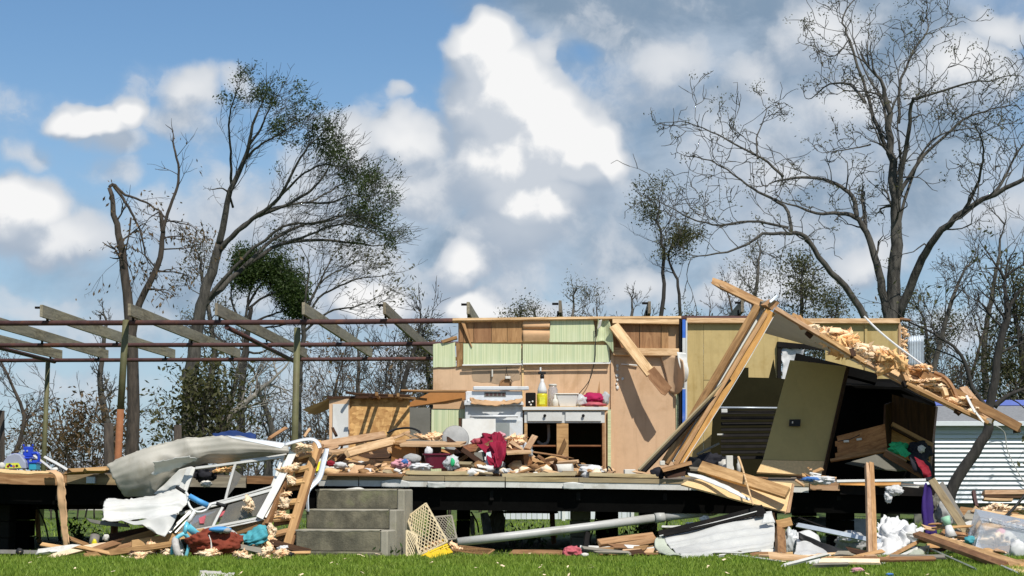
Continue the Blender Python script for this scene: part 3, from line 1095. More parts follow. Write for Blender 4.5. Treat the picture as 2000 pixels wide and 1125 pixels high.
def build_floor():
    # floor sheet: one slab following the sag of the front edge
    pxs = np.linspace(-420, 1830, 26)
    vs, fs = [], []
    for px in pxs:
        x = P(px, 930, YF).x
        zf = deck_z(x)
        for (y, z) in ((YF + .01, zf), (YB + .15, .755), (YB + .15, .715), (YF + .01, zf - .04)):
            vs.append((x, y, z))
    n = len(pxs)
    for i in range(n - 1):
        for k in range(4):
            fs.append((i * 4 + k, i * 4 + (k + 1) % 4, i * 4 + 4 + (k + 1) % 4, i * 4 + 4 + k))
    fs.append((0, 1, 2, 3))
    fs.append(tuple((n - 1) * 4 + k for k in range(4)))
    mesh_obj('floor', vs, fs, 'worn_floor', HOME)
    # black belly under the joists
    vs, fs = [], []
    rs = random.Random(3)
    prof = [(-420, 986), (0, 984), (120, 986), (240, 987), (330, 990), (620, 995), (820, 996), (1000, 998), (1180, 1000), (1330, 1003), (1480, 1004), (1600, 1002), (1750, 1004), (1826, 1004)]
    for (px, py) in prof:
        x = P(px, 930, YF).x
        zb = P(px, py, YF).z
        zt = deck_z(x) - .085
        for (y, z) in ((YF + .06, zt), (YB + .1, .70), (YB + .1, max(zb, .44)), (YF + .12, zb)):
            vs.append((x, y, z))
    n = len(prof)
    for i in range(n - 1):
        for k in range(4):
            fs.append((i * 4 + k, i * 4 + (k + 1) % 4, i * 4 + 4 + (k + 1) % 4, i * 4 + 4 + k))
    fs.append((0, 1, 2, 3))
    fs.append(tuple((n - 1) * 4 + k for k in range(4)))
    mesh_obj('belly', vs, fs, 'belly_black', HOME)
    # rim boards: plain timber on the left, white painted with a timber edge from the steps on
    def rim(p0, p1, dy0, dy1, mt, t=.04, yo=0.0, name='rim_board'):
        a0, a1 = deck_top(p0), deck_top(p1)
        return slab(name, [(p0, a0 + dy0, YF - yo), (p1, a1 + dy0, YF - yo), (p1, a1 + dy1, YF - yo), (p0, a0 + dy1, YF - yo)], t, mt, HOME, grain=(1, 0, 0))
    rim(-420, -60, 2, 24, 'fresh_pine')
    rim(-58, 130, 4, 26, 'fresh_pine')
    rim(131, 232, 3, 23, 'rim_wood')
    rim(233, 480, 3, 24, 'grey_lumber')
    rim(482, 622, 1, 16, 'brown_lumber')
    for k, (a, b) in enumerate(((622, 700), (701, 868), (869, 986), (987.5, 1130), (1131, 1345), (1346, 1580))):
        rim(a, b, -3, 6, 'rim_wood', yo=.012)
        rim(a + .5, b - .5, 6.4, 18, 'rim_white' if k else 'alu', yo=.004, name='skirt_board')
    rim(1582, 1640, -6, 13, 'pale_pine', yo=.02)
    rim(1641, 1830, 2, 20, 'black_steel')
    # torn white membrane draped over the skirt
    for (a, b, h, s) in ((745, 800, 14, 1), (1100, 1140, 12, 2), (835, 870, 8, 4), (1390, 1408, 9, 3)):
        sheet('torn_membrane', [[(a, deck_top(a) + 8, YF - .03), ((a + b) / 2, deck_top(a) + 18 - h, YF - .035), (b, deck_top(b) + 9, YF - .03)],
                                [(a, deck_top(a) + 19, YF - .02), ((a + b) / 2, deck_top(a) + 20, YF - .03), (b, deck_top(b) + 19, YF - .02)]], 'white_paint', HOME, nu=14, nv=5, t=.003, amp=.008, freq=12, seed=s)
    # floor joists seen from below at the torn end
    for px in range(-400, 1800, 170):
        x = P(px, 930, YF).x
        box('floor_joist', (x - .02, YF + .07, .50), (x + .02, YB, .66), 'black_steel', HOME)
    # chassis beams
    for y in (20.3, 22.9):
        box('chassis_beam', (-6.6, y - .05, .40), (4.1, y + .05, .46), 'black_steel', HOME)
    # concrete block piers
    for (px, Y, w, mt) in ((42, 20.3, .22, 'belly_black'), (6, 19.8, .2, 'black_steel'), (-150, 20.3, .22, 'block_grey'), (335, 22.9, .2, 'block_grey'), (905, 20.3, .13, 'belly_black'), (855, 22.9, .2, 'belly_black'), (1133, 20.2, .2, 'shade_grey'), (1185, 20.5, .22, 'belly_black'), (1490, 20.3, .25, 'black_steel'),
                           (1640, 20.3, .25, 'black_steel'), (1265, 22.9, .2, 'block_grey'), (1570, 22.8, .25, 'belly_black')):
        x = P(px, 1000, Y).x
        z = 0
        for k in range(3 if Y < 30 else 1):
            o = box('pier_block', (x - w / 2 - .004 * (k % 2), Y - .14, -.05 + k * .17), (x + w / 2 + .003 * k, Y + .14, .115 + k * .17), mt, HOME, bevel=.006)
    # hanging dark flashing and wires below the belly
    for (x0, y0, x1, y1) in ((1165, 985, 1150, 1060), (1300, 990, 1298, 1045), (105, 990, 118, 1050), (70, 985, 95, 1055), (920, 1000, 935, 1040)):
        ptube('hanging_wire', [(x0, y0, 19.9), ((x0 + x1) / 2 + 4, (y0 + y1) / 2, 19.95), (x1, y1, 20.0)], 1.6, 'black_rubber', HOME, sides=6, smooth_pts=8)
    box('vent_box', P(69, 967, 19.3), P(101, 947, 19.42), 'galvanised', HOME)


build_floor()


def build_walls():
    Y = YB
    B = (0, 1, 0)
    # kitchen back wall: tan hardboard sheets
    slab('wall_panel', [(846, 716, Y), (1020, 713, Y), (1020, 940, Y), (846, 940, Y)], .03, 'hardboard_tan', HOME, back=B)
    slab('wall_panel', [(1021.5, 711, Y), (1194, 708, Y), (1194, 940, Y), (1021.5, 940, Y)], .03, 'hardboard_tan', HOME, back=B)
    slab('wall_panel', [(1197, 690, Y - .012), (1326, 688, Y - .012), (1330, 940, Y - .012), (1197, 940, Y - .012)], .035, 'hardboard_tan', HOME, back=B)
    slab('joint_strip', [(1019, 714, Y - .016), (1023, 714, Y - .016), (1023, 790, Y - .016), (1019, 790, Y - .016)], .012, 'particle_board', HOME, back=B)
    slab('joint_strip', [(1193, 690, Y - .03), (1199, 690, Y - .03), (1199, 935, Y - .03), (1193, 935, Y - .03)], .016, 'hardboard_tan', HOME, back=B)
    slab('joint_strip', [(1187, 800, Y - .05), (1193, 800, Y - .05), (1193, 935, Y - .05), (1187, 935, Y - .05)], .02, 'green_wallpaper', HOME, back=B)
    slab('joint_strip', [(1320, 770, Y - .03), (1327, 770, Y - .03), (1328, 935, Y - .03), (1322, 935, Y - .03)], .016, 'green_wallpaper', HOME, back=B)
    # plaster splashes along the joint
    for i, (x, y, r) in enumerate(((1206, 715, 3), (1206, 722, 2), (1205, 734, 3), (1206, 742, 2), (1206, 757, 3), (1216, 740, 2.5), (1204, 750, 2))):
        pcr('plaster_dab', x, y, Y - .022, r * 2, r * 2.6, 'white_paint', HOME, depth=2, seed=i, sub=2)
    # upper cabinets' wallpapered backs, green
    G = 'green_wallpaper'
    slab('wallpaper_panel', [(846, 672, Y - .02), (889, 668, Y - .02), (890, 716, Y - .02), (846, 718, Y - .02)], .02, G, HOME, jag=.8, grain=(1, 0, 0), back=B)
    slab('wall_strip', [(890.5, 670, Y - .03), (904, 670, Y - .03), (905, 714, Y - .03), (892, 717, Y - .03)], .02, 'brown_lumber', HOME, grain=(0, 0, 1), back=B)
    slab('wallpaper_panel', [(905, 671, Y - .05), (1018, 672, Y - .05), (1018, 709, Y - .05), (905, 714, Y - .05)], .035, G, HOME, grain=(1, 0, 0), back=B)
    slab('wallpaper_panel', [(1021, 672, Y - .06), (1190, 674, Y - .06), (1191, 707, Y - .06), (1021, 710, Y - .06)], .045, G, HOME, grain=(1, 0, 0), back=B)
    pp('shelf_lip', (903, 714, Y - .07), (1019, 711, Y - .07), 2.6, .02, 'white_paint', HOME, seg=2)
    pp('shelf_lip', (1021, 711.5, Y - .08), (1192, 709, Y - .08), 2.6, .02, 'white_paint', HOME, seg=2)
    slab('wallpaper_panel', [(1075, 623, Y - .05), (1158, 622, Y - .05), (1166, 667, Y - .05), (1073, 668, Y - .05)], .012, G, HOME, jag=.6, grain=(1, 0, 0), back=B)
    sheet('curled_wallpaper', [[(1168, 622, Y - .10), (1178, 621, Y - .03), (1188, 622, Y - .06)], [(1165, 642, Y - .05), (1180, 645, Y - .02), (1196, 650, Y - .12)],
                               [(1166, 668, Y - .05), (1182, 668, Y - .05), (1197, 690, Y - .16)]], G, HOME, nu=14, nv=14, t=.004, amp=.02, freq=4, seed=3, grain=(1, 0, 0))
    sheet('torn_paper', [[(1170, 626, Y - .13), (1176, 624, Y - .14)], [(1166, 644, Y - .12), (1173, 638, Y - .13)]], 'paper', HOME, nu=6, nv=6, amp=.01, freq=9)
    # brown boards and a cardboard backing above
    xs = [897, 905, 925, 960, 991, 1021]
    for i in range(5):
        slab('brown_board', [(xs[i] + .4, 628 + (i % 2), Y - .03), (xs[i + 1] - .4, 627, Y - .03), (xs[i + 1] - .4, 668, Y - .03), (xs[i] + .4, 669, Y - .03)], .02, 'panel_brown', HOME, grain=(0, 0, 1), back=B)
    pp('loose_batten', (903, 628, Y - .07), (922, 678, Y - .06), 7, .02, 'panel_brown', HOME, w1=.01)
    sheet('cardboard_backing', [[(1021, 622, Y - .03), (1074, 622, Y - .03)], [(1021, 637, Y - .06), (1074, 637, Y - .07)], [(1021, 643, Y - .02), (1074, 643, Y - .02)],
                                [(1021, 652, Y - .06), (1074, 652, Y - .06)], [(1021, 668, Y - .03), (1074, 668, Y - .03)]], 'cardboard', HOME, nu=8, nv=24, t=.006)
    slab('backing_board', [(895, 622, Y + .0), (1330, 622, Y + .0), (1330, 700, Y + .0), (895, 700, Y)], .012, 'cardboard', HOME, back=B)
    for i, (a, b) in enumerate(((1203, 1249), (1250, 1291), (1292, 1306))):
        slab('brown_board', [(a, 634, Y - .03), (b - .6, 634, Y - .03), (b - .6, 682, Y - .03), (a, 682, Y - .03)], .02, 'panel_brown', HOME, grain=(0, 0, 1), back=B)
    pp('top_plate', (884, 625.5, Y - .05), (1330, 622.5, Y - .05), 5, .09, 'pale_pine', HOME, seg=8, warp=.006)
    pp('top_plate', (1196, 627, Y - .08), (1326, 628, Y - .08), 12, .04, 'pale_pine', HOME, seg=4)
    pp('broken_plate', (862, 668, Y - .02), (893, 660, Y - .02), 6, .05, 'brown_lumber', HOME, jag0=.1)
    pp('wall_rail', (1198, 686, Y - .07), (1326, 689, Y - .07), 15, .04, 'pale_pine', HOME, seg=4)
    # plank hanging diagonally from the plate, split at its foot
    pp('hanging_plank', (1198, 636, Y - .13), (1272, 730, Y - .35), 21, .035, 'pale_pine', HOME, n=(.3, -1, .15))
    slab('hanging_plank', [(1262, 727, Y - .36), (1278, 716, Y - .36), (1312, 757, Y - .42), (1299, 772, Y - .42), (1291, 768, Y - .42), (1268, 740, Y - .38)], .03, 'panel_brown', HOME, grain=(.6, 0, -.7))
    sheet('curled_board', [[(1290, 695, Y - .05), (1318, 695, Y - .12), (1334, 704, Y - .25)], [(1300, 730, Y - .04), (1322, 735, Y - .10), (1337, 735, Y - .28)], [(1308, 765, Y - .03), (1322, 770, Y - .06), (1332, 762, Y - .15)]], 'hardboard_tan', HOME, nu=12, nv=10, t=.006)
    pp('conduit', (1213, 712, Y - .03), (1245, 713, Y - .04), 2, .02, 'white_paint', HOME, seg=2)
    # cable hanging down the wall
    ptube('wall_cable', [(1162, 640, Y - .08), (1163, 690, Y - .09), (1158, 720, Y - .06), (1150, 745, Y - .06), (1130, 770, Y - .08)], .9, 'black_rubber', HOME, sides=6, smooth_pts=18)
    ptube('wall_cable', [(990, 716, Y - .03), (990, 730, Y - .03), (1000, 745, Y - .04), (995, 752, Y - .04)], .7, 'black_rubber', HOME, sides=6, smooth_pts=12)
    # smoke stained patch, outlet box and hole where the range hood hung
    box('outlet_box', P(987, 740, Y - .05), P(997, 735, Y - .01), 'paper', HOME)
    box('outlet_box', P(960, 736, Y - .05), P(963, 722, Y - .01), 'paper', HOME)
    lathe('duct_hole', P(987, 752, Y - .012), [(.075, 0), (.078, .006), (.06, .008), (.06, .002)], 'brown_lumber', HOME, axis=(0, -1, 0), sides=22)
    slab('scorch_patch', [(922, 720, Y - .003), (1012, 718, Y - .003), (1016, 742, Y - .003), (985, 750, Y - .003), (924, 744, Y - .003)], .002, 'scorched', HOME, jag=2, back=B)
    # lower green wall left of the stove
    slab('wallpaper_panel', [(843, 800, Y - .02), (908, 798, Y - .02), (908, 935, Y - .02), (841, 935, Y - .02)], .02, G, HOME, grain=(1, 0, 0), back=B)
    slab('hardboard_patch', [(845, 798, Y - .03), (850, 788, Y - .03), (868, 783, Y - .03), (906, 783, Y - .03), (906, 799, Y - .03)], .02, 'cardboard', HOME, back=B)
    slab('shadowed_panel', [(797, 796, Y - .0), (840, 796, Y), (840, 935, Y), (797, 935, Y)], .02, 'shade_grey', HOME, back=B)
    # studs of the torn bay between the kitchen and the bedroom
    for px in (1307, 1324):
        slab('stud', [(px, 630, Y + .03), (px + 5, 630, Y + .03), (px + 5, 700, Y + .03), (px, 700, Y + .03)], .08, 'brown_lumber', HOME, grain=(0, 0, 1), back=B)
    # bedroom partition seen end-on: blue tape and white paper
    segs = [(624, 660, 'tape_blue', 0), (660, 760, 'white_paint', 1), (760, 838, 'tape_blue', 0)]
    for (a, b, mt, k) in segs:
        slab('partition_edge', [(1333, a, 24.0), (1339, a, 24.0), (1339 - 0, b, 24.0), (1333, b, 24.0)], .1, mt, HOME, grain=(0, 0, 1), back=B)
    slab('partition_stud', [(1327, 624, 24.03), (1333, 624, 24.03), (1332, 838, 24.03), (1326, 838, 24.03)], .08, 'black_steel', HOME, grain=(0, 0, 1), back=B)
    sheet('torn_paper', [[(1322, 688, 23.97), (1340, 690, 23.95)], [(1326, 712, 23.93), (1342, 705, 23.94)], [(1334, 735, 23.94), (1345, 728, 23.9)], [(1334, 748, 23.95), (1341, 745, 23.95)]], 'white_paint', HOME, nu=8, nv=14, amp=.02, freq=8, t=.003)
    slab('partition_trim', [(1339.5, 626, 24.01), (1342.5, 626, 24.01), (1342, 838, 24.01), (1339, 838, 24.01)], .1, 'white_paint', HOME, grain=(0, 0, 1), back=B)
    # mustard bedroom wall with seams, door opening on the right of it
    M = 'mustard_board'
    def mp(x0, y0, x1, y1, yy=0.0):
        slab('wall_panel', [(x0, y0, Y + yy), (x1, y0, Y + yy), (x1, y1, Y + yy), (x0, y1, Y + yy)], .03, M, HOME, back=B)
    mp(1338, 632, 1374, 815)
    mp(1374.6, 632, 1519, 742, -.001)
    mp(1374.6, 742.5, 1519, 940, .004)
    mp(1338, 815.6, 1374, 940, -.003)
    mp(1519.6, 632, 1690, 672, .002)
    mp(1612, 672.5, 1690, 940, .006)
    mp(1691, 632, 1757, 940, -.002)
    pp('top_plate', (1341, 627, Y - .04), (1757, 627, Y - .04), 10, .05, 'pale_pine', HOME, seg=8)
    pp('drip_edge', (1340, 620.5, Y + .02), (1462, 620, Y + .02), 5, .06, 'rust_steel', HOME, seg=3)
    for px in (1691, 1757):
        slab('batten', [(px - 2, 632, Y - .02), (px + 3, 632, Y - .02), (px + 3, 935, Y - .02), (px - 2, 935, Y - .02)], .018, 'mustard_board' if px < 1700 else 'pale_pine', HOME, grain=(0, 0, 1), back=B)
    # torn end of the wall with insulation
    for i in range(9):
        pcr('insulation_tuft', 1766 + 3 * math.sin(i * 2.1), 645 + i * 10.5, Y + .05, 13, 15, 'insulation', HOME, seed=i, sub=3, amp=.5)
    pp('broken_plate', (1757, 624, Y), (1778, 625, Y), 4, .05, 'brown_lumber', HOME, jag1=.1)
    # corrugated metal sheet behind the wall end
    sheet('corrugated_panel', [[(1775, 657, Y + .3), (1804, 655, Y + .3)], [(1774, 720, Y + .3), (1805, 722, Y + .3)]], 'galvanised', HOME, nu=40, nv=4, t=.003, fold=lambda u, v: .012 * math.sin(u * 44))
    # window in the opening: dark frame, torn white curtain
    slab('window_jamb', [(1519, 672, Y - .06), (1526, 672, Y - .06), (1526, 800, Y - .06), (1519, 800, Y - .06)], .1, 'black_steel', HOME, grain=(0, 0, 1), back=B)
    slab('window_head', [(1519, 667, Y - .07), (1612, 676, Y - .07), (1612, 684, Y - .07), (1519, 678, Y - .07)], .1, 'black_steel', HOME, grain=(1, 0, 0), back=B)
    sheet('torn_curtain', [[(1527, 680, Y - .04), (1545, 680, Y - .02), (1572, 682, Y - .05)], [(1527, 720, Y - .04), (1540, 720, Y), (1556, 712, Y - .05)], [(1525, 780, Y - .06), (1530, 782, Y - .06), (1533, 770, Y - .05)]], 'cloth_white', HOME, nu=18, nv=20, amp=.05, freq=5, t=.003, edge=.03)
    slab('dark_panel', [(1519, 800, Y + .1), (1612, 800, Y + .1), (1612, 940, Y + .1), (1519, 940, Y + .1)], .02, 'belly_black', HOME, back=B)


build_walls()


# ------------------------------------------------------------------ concrete steps
def build_steps():
    ang = math.radians(-11)
    root = thing('concrete_steps', 'stained three-tread concrete steps with a solid right cheek before the torn floor', 'steps', P(690, 1083, 18.4) * Vector((1, 1, 0)))
    x0 = P(577, 1050, 18.05)
    o = Vector((x0.x, 18.05, 0))
    U = Vector((math.cos(ang), math.sin(ang), 0))
    V = Vector((-math.sin(ang), math.cos(ang), 0))
    W = .835
    z = [0, .045, .235, .42, .61]
    def block(a, b, c, d, e, f, nm, mt='old_concrete'):
        vs = [o + U * u + V * v + Vector((0, 0, w)) for w in (e, f) for (u, v) in ((a, c), (b, c), (b, d), (a, d))]
        fs = [(0, 3, 2, 1), (4, 5, 6, 7), (0, 1, 5, 4), (1, 2, 6, 5), (2, 3, 7, 6), (3, 0, 4, 7)]
        M = Matrix.Translation(o + U * (a + b) / 2 + V * (c + d) / 2 + Vector((0, 0, (e + f) / 2)))
        ob = mesh_obj(nm, vs, fs, mt, root, M, bevel=.012)
        return ob
    block(-.06, W + .0, -.05, .95, -.1, .04, 'footing')
    block(0, W - .02, 0, .95, .035, .235, 'step')
    block(.005, W - .02, .31, .95, .236, .42, 'step')
    block(.01, W - .02, .62, .95, .421, .61, 'step')
    for (c, d, f, t) in ((-.004, .305, .237, 1), (.305, .615, .422, 2), (.615, .954, .612, 3)):
        block(W - .018, W + .055, c, d, -.05, f, 'cheek_wall', 'concrete_lit')  # sunlight on the right side painted in as paler concrete
    # tread lips: sunlit brightness painted in as paler concrete
    for (v, zz) in ((-.008, .235), (.302, .42), (.612, .61)):
        vs = []
        nn = 40
        for i in range(nn + 1):
            u = (W - .02) * i / nn
            k = noise.noise(Vector((u * 16, v * 9, zz)))
            for (dv, dz) in ((.006, -.012 + .008 * k), (-.001, .004 + .004 * k), (.30, .006)):
                vs.append(o + U * u + V * (v + dv) + Vector((0, 0, zz + dz)))
        fs = [(i * 3 + k, i * 3 + k + 1, i * 3 + 4 + k, i * 3 + 3 + k) for i in range(nn) for k in (0, 1)]
        mesh_obj('sunlit_tread_lip', vs, fs, 'concrete_lit', root, smooth=True)
    sheet('white_crust', [[(668, 957, 18.68), (700, 952, 18.68), (714, 957, 18.68)], [(668, 958, 18.64), (700, 956, 18.62), (714, 958, 18.64)]], 'paper', root, nu=12, nv=3, t=.006, amp=.004, freq=30)
    return o, U, V


build_steps()


# ------------------------------------------------------------------ neighbours far behind
def build_neighbours():
    # white sided trailer on the right
    Y = 33.0
    r = thing('white_sided_trailer', 'white trailer home with thin horizontal siding and a blue roof edge behind the wreck', 'trailer', (9, Y + 2, 0))
    x0, x1 = 6.9, 17.0
    ztop = P(1900, 829, Y).z
    zlow = .35
    box('wall_core', (x0, Y + .05, zlow), (x1, Y + 4.2, ztop), 'trailer_white', r)
    n = 17
    h = (ztop - zlow) / n
    for i in range(n):
        z0 = zlow + i * h
        vs = [(x0 - .02, Y - .012, z0), (x1, Y - .012, z0), (x1, Y + .035, z0 + h * .97), (x0 - .02, Y + .035, z0 + h * .97), (x0 - .02, Y + .06, z0), (x1, Y + .06, z0)]
        mesh_obj('siding_board', vs, [(0, 1, 2, 3), (0, 4, 5, 1)], 'trailer_white', r)
    zr = P(1900, 799, Y).z
    vs = [(x0 - .2, Y - .15, ztop), (x1, Y - .15, ztop), (x1, Y + 2, zr + .15), (x0 - .2, Y + 2, zr + .15), (x0 - .2, Y + 4.4, ztop), (x1, Y + 4.4, ztop)]
    mesh_obj('roof', vs, [(0, 1, 2, 3), (3, 2, 5, 4), (0, 3, 4)], 'shingle_grey', r)
    box('roof_edge', (x0 - .2, Y + 1.9, zr + .14), (x1, Y + 2.1, zr + .24), 'trim_blue', r)
    box('eave_trim', (x0 - .2, Y - .18, ztop - .03), (x1, Y - .14, ztop + .05), 'trailer_white', r)
    box('skirting', (x0, Y + .1, -.1), (x1, Y + .14, zlow), 'shade_grey', r)
    ptube('drop_wire', [(1946, 832, Y - .2), (1962, 845, Y - .1), (1968, 880, Y - .06), (1990, 925, Y - .06), (2030, 990, Y - .06)], 1.1, 'pvc_grey', r, sides=6, smooth_pts=16)
    # low grey roofed building beyond the lawn on the left
    Y = 52.0
    r = thing('distant_shed', 'low shed with a grey shingle roof beyond the lawn, left of the crumpled sheet', 'shed', (-11, Y + 2, 0))
    x0, x1 = P(92, 900, Y).x, P(300, 900, Y).x
    z0, z1 = P(100, 921, Y).z, P(100, 898, Y + 2.4).z
    box('wall', (x0 + .3, Y + .3, -.1), (x1 - .3, Y + 4.5, z0), 'shade_grey', r)
    mesh_obj('roof', [(x0, Y, z0), (x1, Y, z0), (x1 - .2, Y + 2.4, z1), (x0 + .6, Y + 2.4, z1), (x0, Y + 4.8, z0), (x1, Y + 4.8, z0)], [(0, 1, 2, 3), (3, 2, 5, 4), (0, 3, 4), (1, 5, 2)], 'shingle_grey', r)
    box('fascia', (x0, Y - .03, z0 - .1), (x1, Y + .02, z0 + .02), 'rim_white', r)
    box('wall_door', (x0 + 1.0, Y + .26, -.05), (x0 + 1.8, Y + .3, z0 - .12), 'rim_white', r)
    # white metal fence seen under the floor
    Y = 36.0
    r = thing('white_metal_fence', 'white ribbed metal fence across the lawn seen under the floor', 'fence', (2, Y, 0))
    X0, X1 = P(966, 1000, Y).x, P(1235, 1000, Y).x
    n = 26
    w = (X1 - X0) / n
    for i in range(n):
        o = box('fence_panel', (X0 + i * w + .004, Y - .008 * (i % 2), .02), (X0 + (i + 1) * w - .004, Y + .02, 1.0), 'trailer_white', r, bevel=.003)
    for i in range(0, n + 1, 13):
        box('fence_post', (X0 + i * w - .03, Y - .06, -.1), (X0 + i * w + .03, Y - .01, 1.05), 'white_paint', r)
    box('fence_rail', (X0, Y + .022, .8), (X1, Y + .06, .87), 'white_paint', r)


build_neighbours()

# ================================================================== kitchen
def build_kitchen():
    Y = YB - .68
    # stove: front plane at Y, body back to the wall
    s = S(Y)
    st = thing('kitchen_stove', 'white freestanding kitchen stove with its oven front against the tan wall', 'stove', P(966, 930, Y + .3) * Vector((1, 1, 0)) + Vector((0, 0, .75)))
    L, R = P(908, 800, Y).x, P(1021, 800, Y).x
    zt, zb = P(950, 792, Y).z, .76
    box('body', (L, Y + .02, zb), (R, YB - .08, zt), 'white_enamel', st, bevel=.01)
    box('oven_door', (L + .015, Y - .03, P(950, 905, Y).z), (R - .015, Y + .015, P(950, 820, Y).z), 'white_enamel', st, bevel=.008)
    box('oven_window', (L + .22, Y - .036, P(950, 880, Y).z), (R - .16, Y - .031, P(950, 826, Y).z), 'oven_grey', st, bevel=.002)
    tube('door_handle', [(L + .06, Y - .07, P(950, 814, Y).z), (R - .06, Y - .07, P(950, 813, Y).z)], .014, 'white_enamel', st, sides=10)
    for x in (L + .07, R - .07):
        tube('handle_stub', [(x, Y - .07, P(950, 814, Y).z), (x, Y - .02, P(950, 814, Y).z)], .011, 'black_rubber', st, sides=8)
    box('cooktop', (L - .01, Y - .04, zt + .001), (R + .01, YB - .08, zt + .035), 'white_enamel', st, bevel=.006)
    box('broiler_drawer', (L + .015, Y - .025, .79), (R - .015, Y + .015, P(950, 907, Y).z), 'white_enamel', st, bevel=.006)
    # raised back guard with clock panel
    bz0, bz1 = P(960, 788, YB - .2).z, P(960, 764, YB - .2).z
    box('back_guard', (L - .02, YB - .2, zt + .036), (R - .0, YB - .09, bz1), 'white_enamel', st, bevel=.008)
    box('clock_panel', (P(946, 770, YB - .2).x, YB - .206, P(0, 775, YB - .2).z), (P(988, 770, YB - .2).x, YB - .2005, P(0, 766, YB - .2).z), 'shade_grey', st, bevel=.001)
    for k in range(5):
        box('panel_button', (P(949 + k * 8, 770, YB - .2).x, YB - .210, P(0, 773, YB - .2).z), (P(954 + k * 8, 770, YB - .2).x, YB - .2062, P(0, 768, YB - .2).z), 'rust_steel', st, bevel=.001)
    for px in (915, 927, 1003, 1015):
        lathe('knob', P(px, 783, YB - .21), [(.018, 0), (.018, .012), (.012, .03), (.006, .031)], 'white_enamel', st, axis=(0, -1, 0), sides=14)
    for (dx, dy) in ((.17, .18), (.55, .18), (.17, .42), (.55, .42)):
        lathe('burner', (L + dx, Y + dy, zt + .036), [(.085, 0), (.09, .008), (.06, .012), (.055, .004), (.02, .004), (.02, .014)], 'black_steel', st, sides=18)
    # torn strip of wallboard lying on the cooktop
    b = sheet('torn_wallboard_strip', [[(918, 776, Y - .04), (965, 784, Y - .1), (1022, 778, Y - .04)], [(920, 789, Y - .07), (965, 792, Y - .14), (1016, 787, Y - .05)]], 'cardboard', None, nu=26, nv=6, t=.014, amp=.02, freq=7, seed=2, edge=.02)
    tag(b, 'torn brown and white strip of wallboard lying across the stove top', 'board')
    b = box('hood_light_bar', P(924, 762, YB - .25), P(1033, 755, YB - .16), 'white_enamel', None, bevel=.01)
    tag(b, 'long white enamel bar lying behind the stove against the tan wall', 'light bar')
    # loose white panel leaning on the stove front
    b = slab('white_door_panel', [(903, 818, Y - .5), (968, 818, Y - .46), (968, 918, Y - .6), (901, 920, Y - .64)], .03, 'white_paint', None, grain=(0, 0, 1))
    tag(b, 'square off-white cabinet door leaning before the stove', 'cabinet door')
    b = pp('dark_batten', (899, 817, Y - .66), (898, 872, Y - .72), 6, .03, 'dark_wood', None, n=(0, -1, 0))
    tag(b, 'short dark upright batten beside the off-white cabinet door', 'batten')
    # base cabinet
    cb = thing('base_cabinet', 'white kitchen base cabinet with two drawers and open doorless lower bays', 'cabinet', P(1105, 930, Y + .3) * Vector((1, 1, 0)) + Vector((0, 0, .75)))
    L, R = P(1024, 800, Y).x, P(1181, 800, Y).x
    z = lambda py: P(1100, py, Y).z
    box('countertop', (L - .02, Y - .035, z(802)), (R + .04, YB - .02, z(794.5)), 'particle_board', cb, bevel=.004)
    box('countertop_edge', (L - .02, Y - .042, z(801)), (R + .04, Y - .0355, z(795)), 'white_paint', cb, bevel=.001)
    box('side_panel', (L, Y + .02, .76), (L + .02, YB - .03, z(802.3)), 'panel_brown', cb, bevel=.002)
    box('side_panel', (R - .02, Y + .02, .76), (R, YB - .03, z(802.3)), 'panel_brown', cb, bevel=.002)
    box('back_panel', (L + .021, YB - .06, .76), (R - .021, YB - .045, z(803)), 'shade_dark', cb, bevel=.0)  # shade of the open bays put into a near-black back
    box('face_frame', (L, Y, z(826)), (R, Y + .019, z(802.6)), 'white_paint', cb, bevel=.002)
    for (a, b, nm) in ((1024, 1030, 'stile'), (1087, 1110, 'stile'), (1176, 1181, 'stile')):
        box(nm, (P(a, 800, Y).x, Y + .001, .76), (P(b, 800, Y).x, Y + .02, z(826.3)), 'panel_brown', cb, bevel=.002)
    for (a, b) in ((1030, 1098), (1104, 1174)):
        d = box('drawer', (P(a, 800, Y).x, Y - .022, z(823)), (P(b, 800, Y).x, Y - .001, z(805)), 'white_paint', cb, bevel=.004)
        kx = P((a + b) / 2, 812, Y - .02)
        lathe('knob', kx, [(.006, 0), (.007, .012), (.017, .018), (.019, .028), (.012, .036), (.003, .038)], 'black_steel', d, axis=(0, -1, 0), sides=14)
    box('shelf', (L + .021, Y + .03, z(872)), (R - .021, YB - .07, z(869)), 'cabinet_wood', cb, bevel=.002)
    box('bottom_board', (L + .021, Y + .03, z(916)), (R - .021, YB - .07, z(912)), 'cabinet_wood', cb, bevel=.002)
    # plumbing in the left bay
    tube('drain_pipe', [P(1071, 829, YB - .2), P(1071, 860, YB - .2), P(1060, 868, YB - .22), P(1050, 862, YB - .2)], .02, 'pvc_grey', cb, smooth_pts=12)
    # ------- things on the counter
    Yc = Y + .15
    zc = z(794.3)
    def at(px):
        return Vector((P(px, 794, Yc).x, Yc, zc))
    sb = thing('spray_bottle', 'white spray bottle with black trigger and yellow liquid on the counter', 'bottle', at(1059))
    lathe('liquid_base', at(1059), [(.055, 0), (.066, .008), (.066, .15), (.06, .165)], 'soap_yellow', sb, sides=18)
    lathe('bottle', at(1059) + Vector((0, 0, .1655)), [(.059, 0), (.058, .05), (.035, .12), (.022, .15), (.02, .19)], 'bike_white', sb, sides=18)
    lathe('collar', at(1059) + Vector((0, 0, .356)), [(.026, 0), (.026, .035), (.018, .045)], 'black_rubber', sb, sides=14)
    box('trigger_head', at(1059) + Vector((-.05, -.02, .402)), at(1059) + Vector((.045, .02, .44)), 'black_rubber', sb, bevel=.008)
